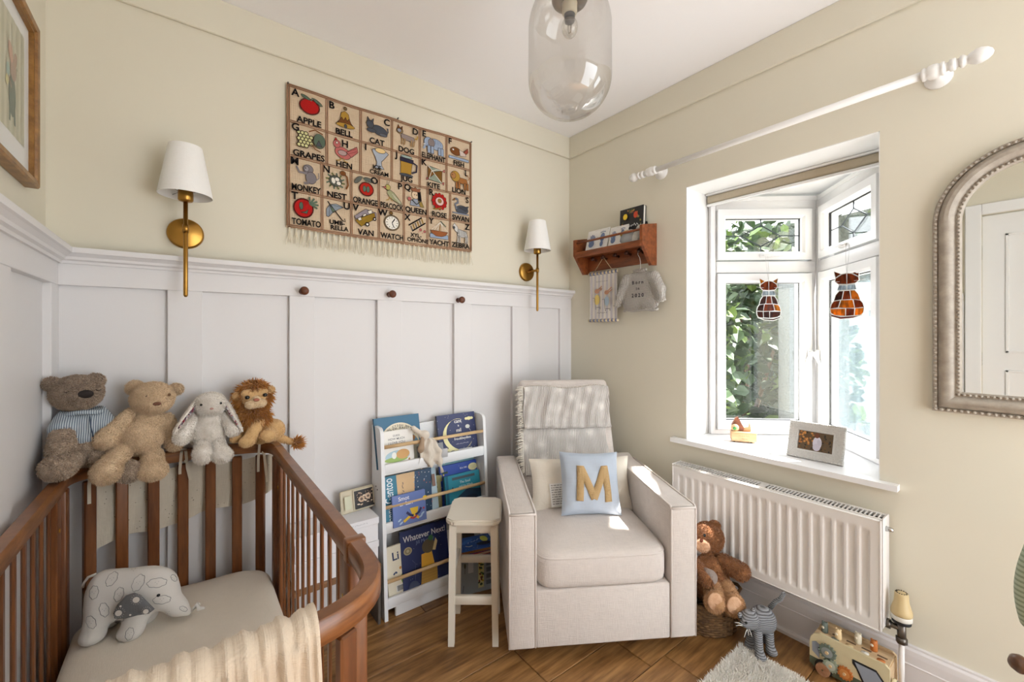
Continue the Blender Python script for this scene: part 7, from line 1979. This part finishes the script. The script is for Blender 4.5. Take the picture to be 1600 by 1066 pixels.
# crochet cat
CRO, nt, b_ = newmat('grey_crochet'); v_ = coords(nt)
w1 = nd(nt, 'ShaderNodeTexWave'); w1.bands_direction = 'Z'; w1.inputs['Scale'].default_value = 50; w1.inputs['Distortion'].default_value = 1.2; nt.links.new(v_, w1.inputs[0])
nt.links.new(ramp(nt, w1.outputs['Fac'], [(0, (92, 92, 94)), (.6, (156, 158, 162))]), b_.inputs['Base Color']); b_.inputs['Roughness'].default_value = .95; bump(nt, b_, w1.outputs['Fac'], .9, .003)
t8 = thing('crochet_cat', 'grey crochet cat with white whiskers beside the basket', 'toy', (-.19, -1.20, 0))
d8 = 1.575
def c8_(px, py, dd=0): return LC(px, py, d8 + dd)
toy_part(t8, 'head', [E_(c8_(1171, 968, -.01), (.034, .032, .033)), E_(c8_(1164, 974, -.03), (.016, .014, .014))], CRO)
toy_part(t8, 'body', [E_(c8_(1192, 968, .03), (.044, .046, .048)), E_(c8_(1184, 972, .015), (.034, .034, .036))], CRO)
for a, b in (((1183, 985, .0), (1187, 1016, -.035)), ((1174, 986, .035), (1171, 1003, .02)), ((1201, 985, .02), (1204, 1002, -.01)), ((1194, 984, .06), (1196, 996, .05))):
    A_, B_ = c8_(*a), c8_(*b); B_.z = .016
    toy_part(t8, 'leg', [C_(A_, .017, B_, .0135), E_(B_ + Vector((-.004, -.006, -.001)), (.017, .019, .0135))], CRO)
obj('tail', MB().tube([c8_(1203, 950, .04) - t8.location, c8_(1212, 940, .03) - t8.location, c8_(1220, 936, .02) - t8.location, c8_(1225, 927, .01) - t8.location], [.009, .008, .008, .007], 10), CRO, t8)
for px, py in ((1156, 962), (1177, 955)): toy_part(t8, 'ear', [E_(c8_(px, py, -.01), (.010, .007, .012))], CRO, h=.003)
for px in (1166, 1157): toy_part(t8, 'eye', [E_(c8_(px, 973.5, -.043), (.0045, .0045, .0045))], plain('bead_black', (14, 14, 16), .15), h=.0014)
for px, py, qx, qy in ((1160, 976, 1148, 973), (1160, 978, 1150, 978), (1167, 984, 1163, 996), (1168, 984, 1170, 993), (1170, 983, 1175, 995)):
    obj('whisker', MB().tube([c8_(px, py, -.045) - t8.location, c8_((px + qx)/2, (py + qy)/2 - 1, -.052) - t8.location, c8_(qx, qy, -.05) - t8.location], .0012, 5), plain('white_yarn', (236, 234, 230), .8), t8)

# sheepskin rug
rg = MB(); rng = np.random.default_rng(2)
RX_0, RX_1, RY_0, RY_1 = -.95, -.235, -1.90, -1.138
rg.rbox((RX_0, RY_0, .0), (RX_1, RY_1, .008), .003, 1)
n = 42000
px_ = rng.uniform(RX_0, RX_1, n); py_ = rng.uniform(RY_0, RY_1, n)
near = (px_ > -.62) & (py_ > -1.5); px_ = px_[near | (rng.random(n) < .5)]; py_ = py_[:0] if False else py_[near | (rng.random(n) < 2)][:len(px_)]
n = min(len(px_), len(py_)); px_, py_ = rng.uniform(RX_0, RX_1, 70000), rng.uniform(RY_0, RY_1, 70000); n = 70000
base = np.stack([px_, py_, np.full(n, .006)], 1)
edge = np.minimum(np.minimum(px_ - RX_0, RX_1 - px_), np.minimum(py_ - RY_0, RY_1 - py_))
d = rng.normal(0, .38, (n, 3)); d[:, 2] = .8; d[:, 1] -= .25
ev = np.stack([np.sign(px_ - (RX_0 + RX_1)/2) * ((np.minimum(px_ - RX_0, RX_1 - px_)) < .02), np.sign(py_ - (RY_0 + RY_1)/2) * ((np.minimum(py_ - RY_0, RY_1 - py_)) < .02), np.zeros(n)], 1)
d += ev * .5; d /= np.linalg.norm(d, axis=1)[:, None]
L_ = (.011 + .009 * rng.random((n, 1))); s_ = np.cross(d, rng.normal(0, 1, (n, 3))); s_ /= np.linalg.norm(s_, axis=1)[:, None]
tip = base + d * L_ + np.array([0, 0, -.002]); md = base + d * L_ * .55
vs = np.stack([base - s_*.0012, base + s_*.0012, md + s_*.001, tip, md - s_*.001], 1).reshape(-1, 3); o0 = len(rg.v)
rg.v.extend(map(tuple, vs.tolist())); rg.f.extend([(o0+5*i, o0+5*i+1, o0+5*i+2, o0+5*i+3, o0+5*i+4) for i in range(n)]); rg.m.extend([0]*n); rg.s.extend([False]*n); rg.c.extend([None]*n)
tag(obj('sheepskin_rug', rg, plain('sheepskin', (250, 246, 238), .95)), 'white fluffy sheepskin rug on the boards in front of the armchair', 'rug')

# wooden camper van
vn = thing('toy_camper_van', 'cream and green wooden camper van toy against the skirting', 'toy', (-.142, -1.332, 0))
VM = Matrix(((0, 0, 1, 0), (-1, 0, 0, 0), (0, 1, 0, 0), (0, 0, 0, 1)))      # local x along -y (length), y up, z towards the wall
vc = plain('van_cream', (212, 198, 160), .5); vg = plain('van_green', (86, 96, 78), .55); vb = wood('van_birch', (196, 166, 126), (220, 194, 156), (20, 4, 20), .5)
LV, HV, DV = .218, .132, .100
def side(z0, z1, mt, nm):
    o = [(0, .045), (0, .095), (.004, .115), (.014, .128), (.030, HV + .004), (LV - .012, HV + .002), (LV - .002, HV - .006), (LV, .045)]
    s = obj(nm, MB().prism(o, z0, z1, M=VM), mt, vn)
    g = [(0, .020), (0, .0452), (LV, .0452), (LV, .014), (LV - .03, .010), (.02, .010)]
    obj('lower_skirt', MB().prism(g, z0, z1, M=VM), vg, s)
    return s
s1 = side(0, .009, vc, 'side_panel'); s2 = side(DV - .009, DV, vb, 'side_panel')
obj('roof', MB().prism([(.012, HV - .014), (LV - .006, HV - .014), (LV - .006, HV - .005), (.012, HV - .005)], .009, DV - .009, M=VM), vb, vn)
obj('rear_board', MB().prism([(.004, .020), (.012, .020), (.012, HV - .012), (.004, .10)], .009, DV - .009, M=VM), vc, vn)
obj('front_board', MB().prism([(LV - .012, .020), (LV - .004, .020), (LV - .004, HV - .012), (LV - .012, HV - .012)], .009, DV - .009, M=VM), vb, vn)
def disc(nm, x, y, z, r, th, mt, par, teeth=0):
    if teeth:
        poly = []
        for i in range(teeth * 4):
            a = 2*math.pi*i/(teeth*4); rr = r if i % 4 in (0, 1) else r * .84; poly.append((x + rr*math.cos(a), y + rr*math.sin(a)))
    else: poly = [(x + r*math.cos(2*math.pi*i/24), y + r*math.sin(2*math.pi*i/24)) for i in range(24)]
    return obj(nm, MB().prism(poly, z - th, z, M=VM), mt, par)
for x, y, r, c1_, c2_ in ((.054, .088, .026, (104, 116, 104), (146, 152, 150)), (.064, .048, .023, (150, 160, 140), (186, 190, 176)), (.103, .046, .022, (190, 112, 50), (206, 140, 76))):
    g = disc('gear', x, y, -.001, r, .008, plain('gear_paint', c1_, .5), s1, 14)
    disc('gear_face', x, y, -.009, r*.62, .001, plain('gear_face', c2_, .5), g); disc('gear_hub', x, y, -.010, r*.2, .004, MT['dowel'], g)
for x in (.042, LV - .042):
    disc('wheel_arch', x, .024, -.0004, .026, .0012, plain('arch_dark', (40, 38, 36), .6), s1)
    disc('wheel', x, .021, -.002, .021, .010, wood('wheel_wood', (150, 104, 74), (190, 146, 112), (20, 20, 20)), vn); disc('axle_cap', x, .021, -.012, .003, .001, MT['chrome'], vn)
obj('window_print', MB().prism([(.008, .066), (.030, .050), (.030, .098), (.020, .104), (.008, .098)], -.0012, -.0002, M=VM), plain('window_grey', (150, 156, 168), .4), s1)
obj('hatch', MB().prism([(0.122, .104), (0.184, .104), (0.211, .070), (0.211, .030), (0.154, .030), (0.132, .078), (0.122, .090)], -.0012, -.0002, M=VM), MT['black'], s1)
obj('hatch_window', MB().prism([(0.129, .098), (0.183, .098), (0.205, .068), (0.205, .036), (0.159, .036), (0.137, .080)], -.0024, -.0012, M=VM), plain('window_grey', (150, 156, 168), .4), s1)
for x in (.042, .082, .123, .164):
    obj('roof_slot', MB().prism([(x + .012, HV - .0052), (x + .038, HV - .0052), (x + .038, HV - .0044), (x + .012, HV - .0044)], .045, .053, M=VM), plain('slot_dark', (110, 88, 66), .7), vn)
    obj('sort_hole', MB().lathe([(0, 0), (.011, 0), (.011, .0012), (0, .0012)], 16, M=T(.026, -(x + .026), HV - .005)), plain('hole_paint', {.042: (120, 130, 120), .082: (220, 196, 150), .123: (236, 232, 222), .164: (196, 120, 62)}[x], .5), vn)
for x, z, c, nm in ((.034, .040, (104, 116, 110), 'peg_mouse'), (.074, .036, (232, 206, 160), 'peg_rabbit'), (.122, .066, (226, 218, 196), 'peg_bear'), (.164, .066, (190, 112, 50), 'peg_fox')):
    pgp = obj('peg_figure', MB().lathe([(.0095, HV - .005), (.010, HV), (.0095, HV + .022), (.007, HV + .028), (0, HV + .030)], 18, M=T(z, -x, 0)), plain(nm, c, .5), vn)
    for dx in (-.006, .006): obj('figure_ear', MB().ell((z, -x + dx, HV + .028), (.003, .0035, .005), 8), plain(nm, c, .5), pgp)
    obj('figure_face', MB().ell((z - .0085, -x + .003, HV + .014), (.0025, .005, .005), 8), plain('face_pale', (236, 226, 206), .6), pgp)
obj('flap', MB().lathe([(0, 0), (.021, 0), (.022, .002), (.022, .008), (0, .010)], 24, M=T(.018, -LV - .001, .070) @ RX(90)), vc, vn)

# stand at the right edge of the photograph
sd = thing('clothes_stand', 'dark wooden peg stand at the right edge of the room', 'stand', (-.272, -1.880, 0))
dw = wood('stand_wood', (70, 42, 24), (116, 76, 48), (16, 16, 2), .3, 3.0, .05, coat=.3)
obj('post', MB().tube([(0, 0, .012), (0, 0, .72)], .014, 14), wood('stand_pale', (146, 104, 66), (180, 138, 98), (16, 16, 2)), sd)
obj('base', MB().lathe([(0, 0), (.11, 0), (.11, .010), (.09, .018), (.014, .022)], 30), dw, sd)
for z in (.402,):
    obj('peg_knob', MB().lathe([(.006, 0), (.006, .054), (.013, .058), (.020, .068), (.020, .078), (.012, .088), (0, .090)], 20, M=T(-.009, .012, z) @ Matrix.Rotation(math.radians(137), 4, 'Z') @ RY(88)), dw, sd)
gc = thing('green_towel', 'sage green striped cloth hanging on the wooden peg stand', 'cloth', (-.272, -1.880, 0))
GT = fabric('sage_stripe', (178, 188, 164), 500, .3, stripes=((140, 152, 128), 'Z', 26, .6))
def towel(u, v):
    a = u * 2 * math.pi; r = (.030 + .022 * math.sin(v * 2.6)) * (1 + .22 * math.sin(a * 3 + v * 2))
    return Vector((-.012 + r * math.cos(a), .016 + r * math.sin(a), .74 - v * .235 + .02 * math.sin(a * 2) * v))
obj('cloth', MB().grid(towel, 48, 30), GT, gc)
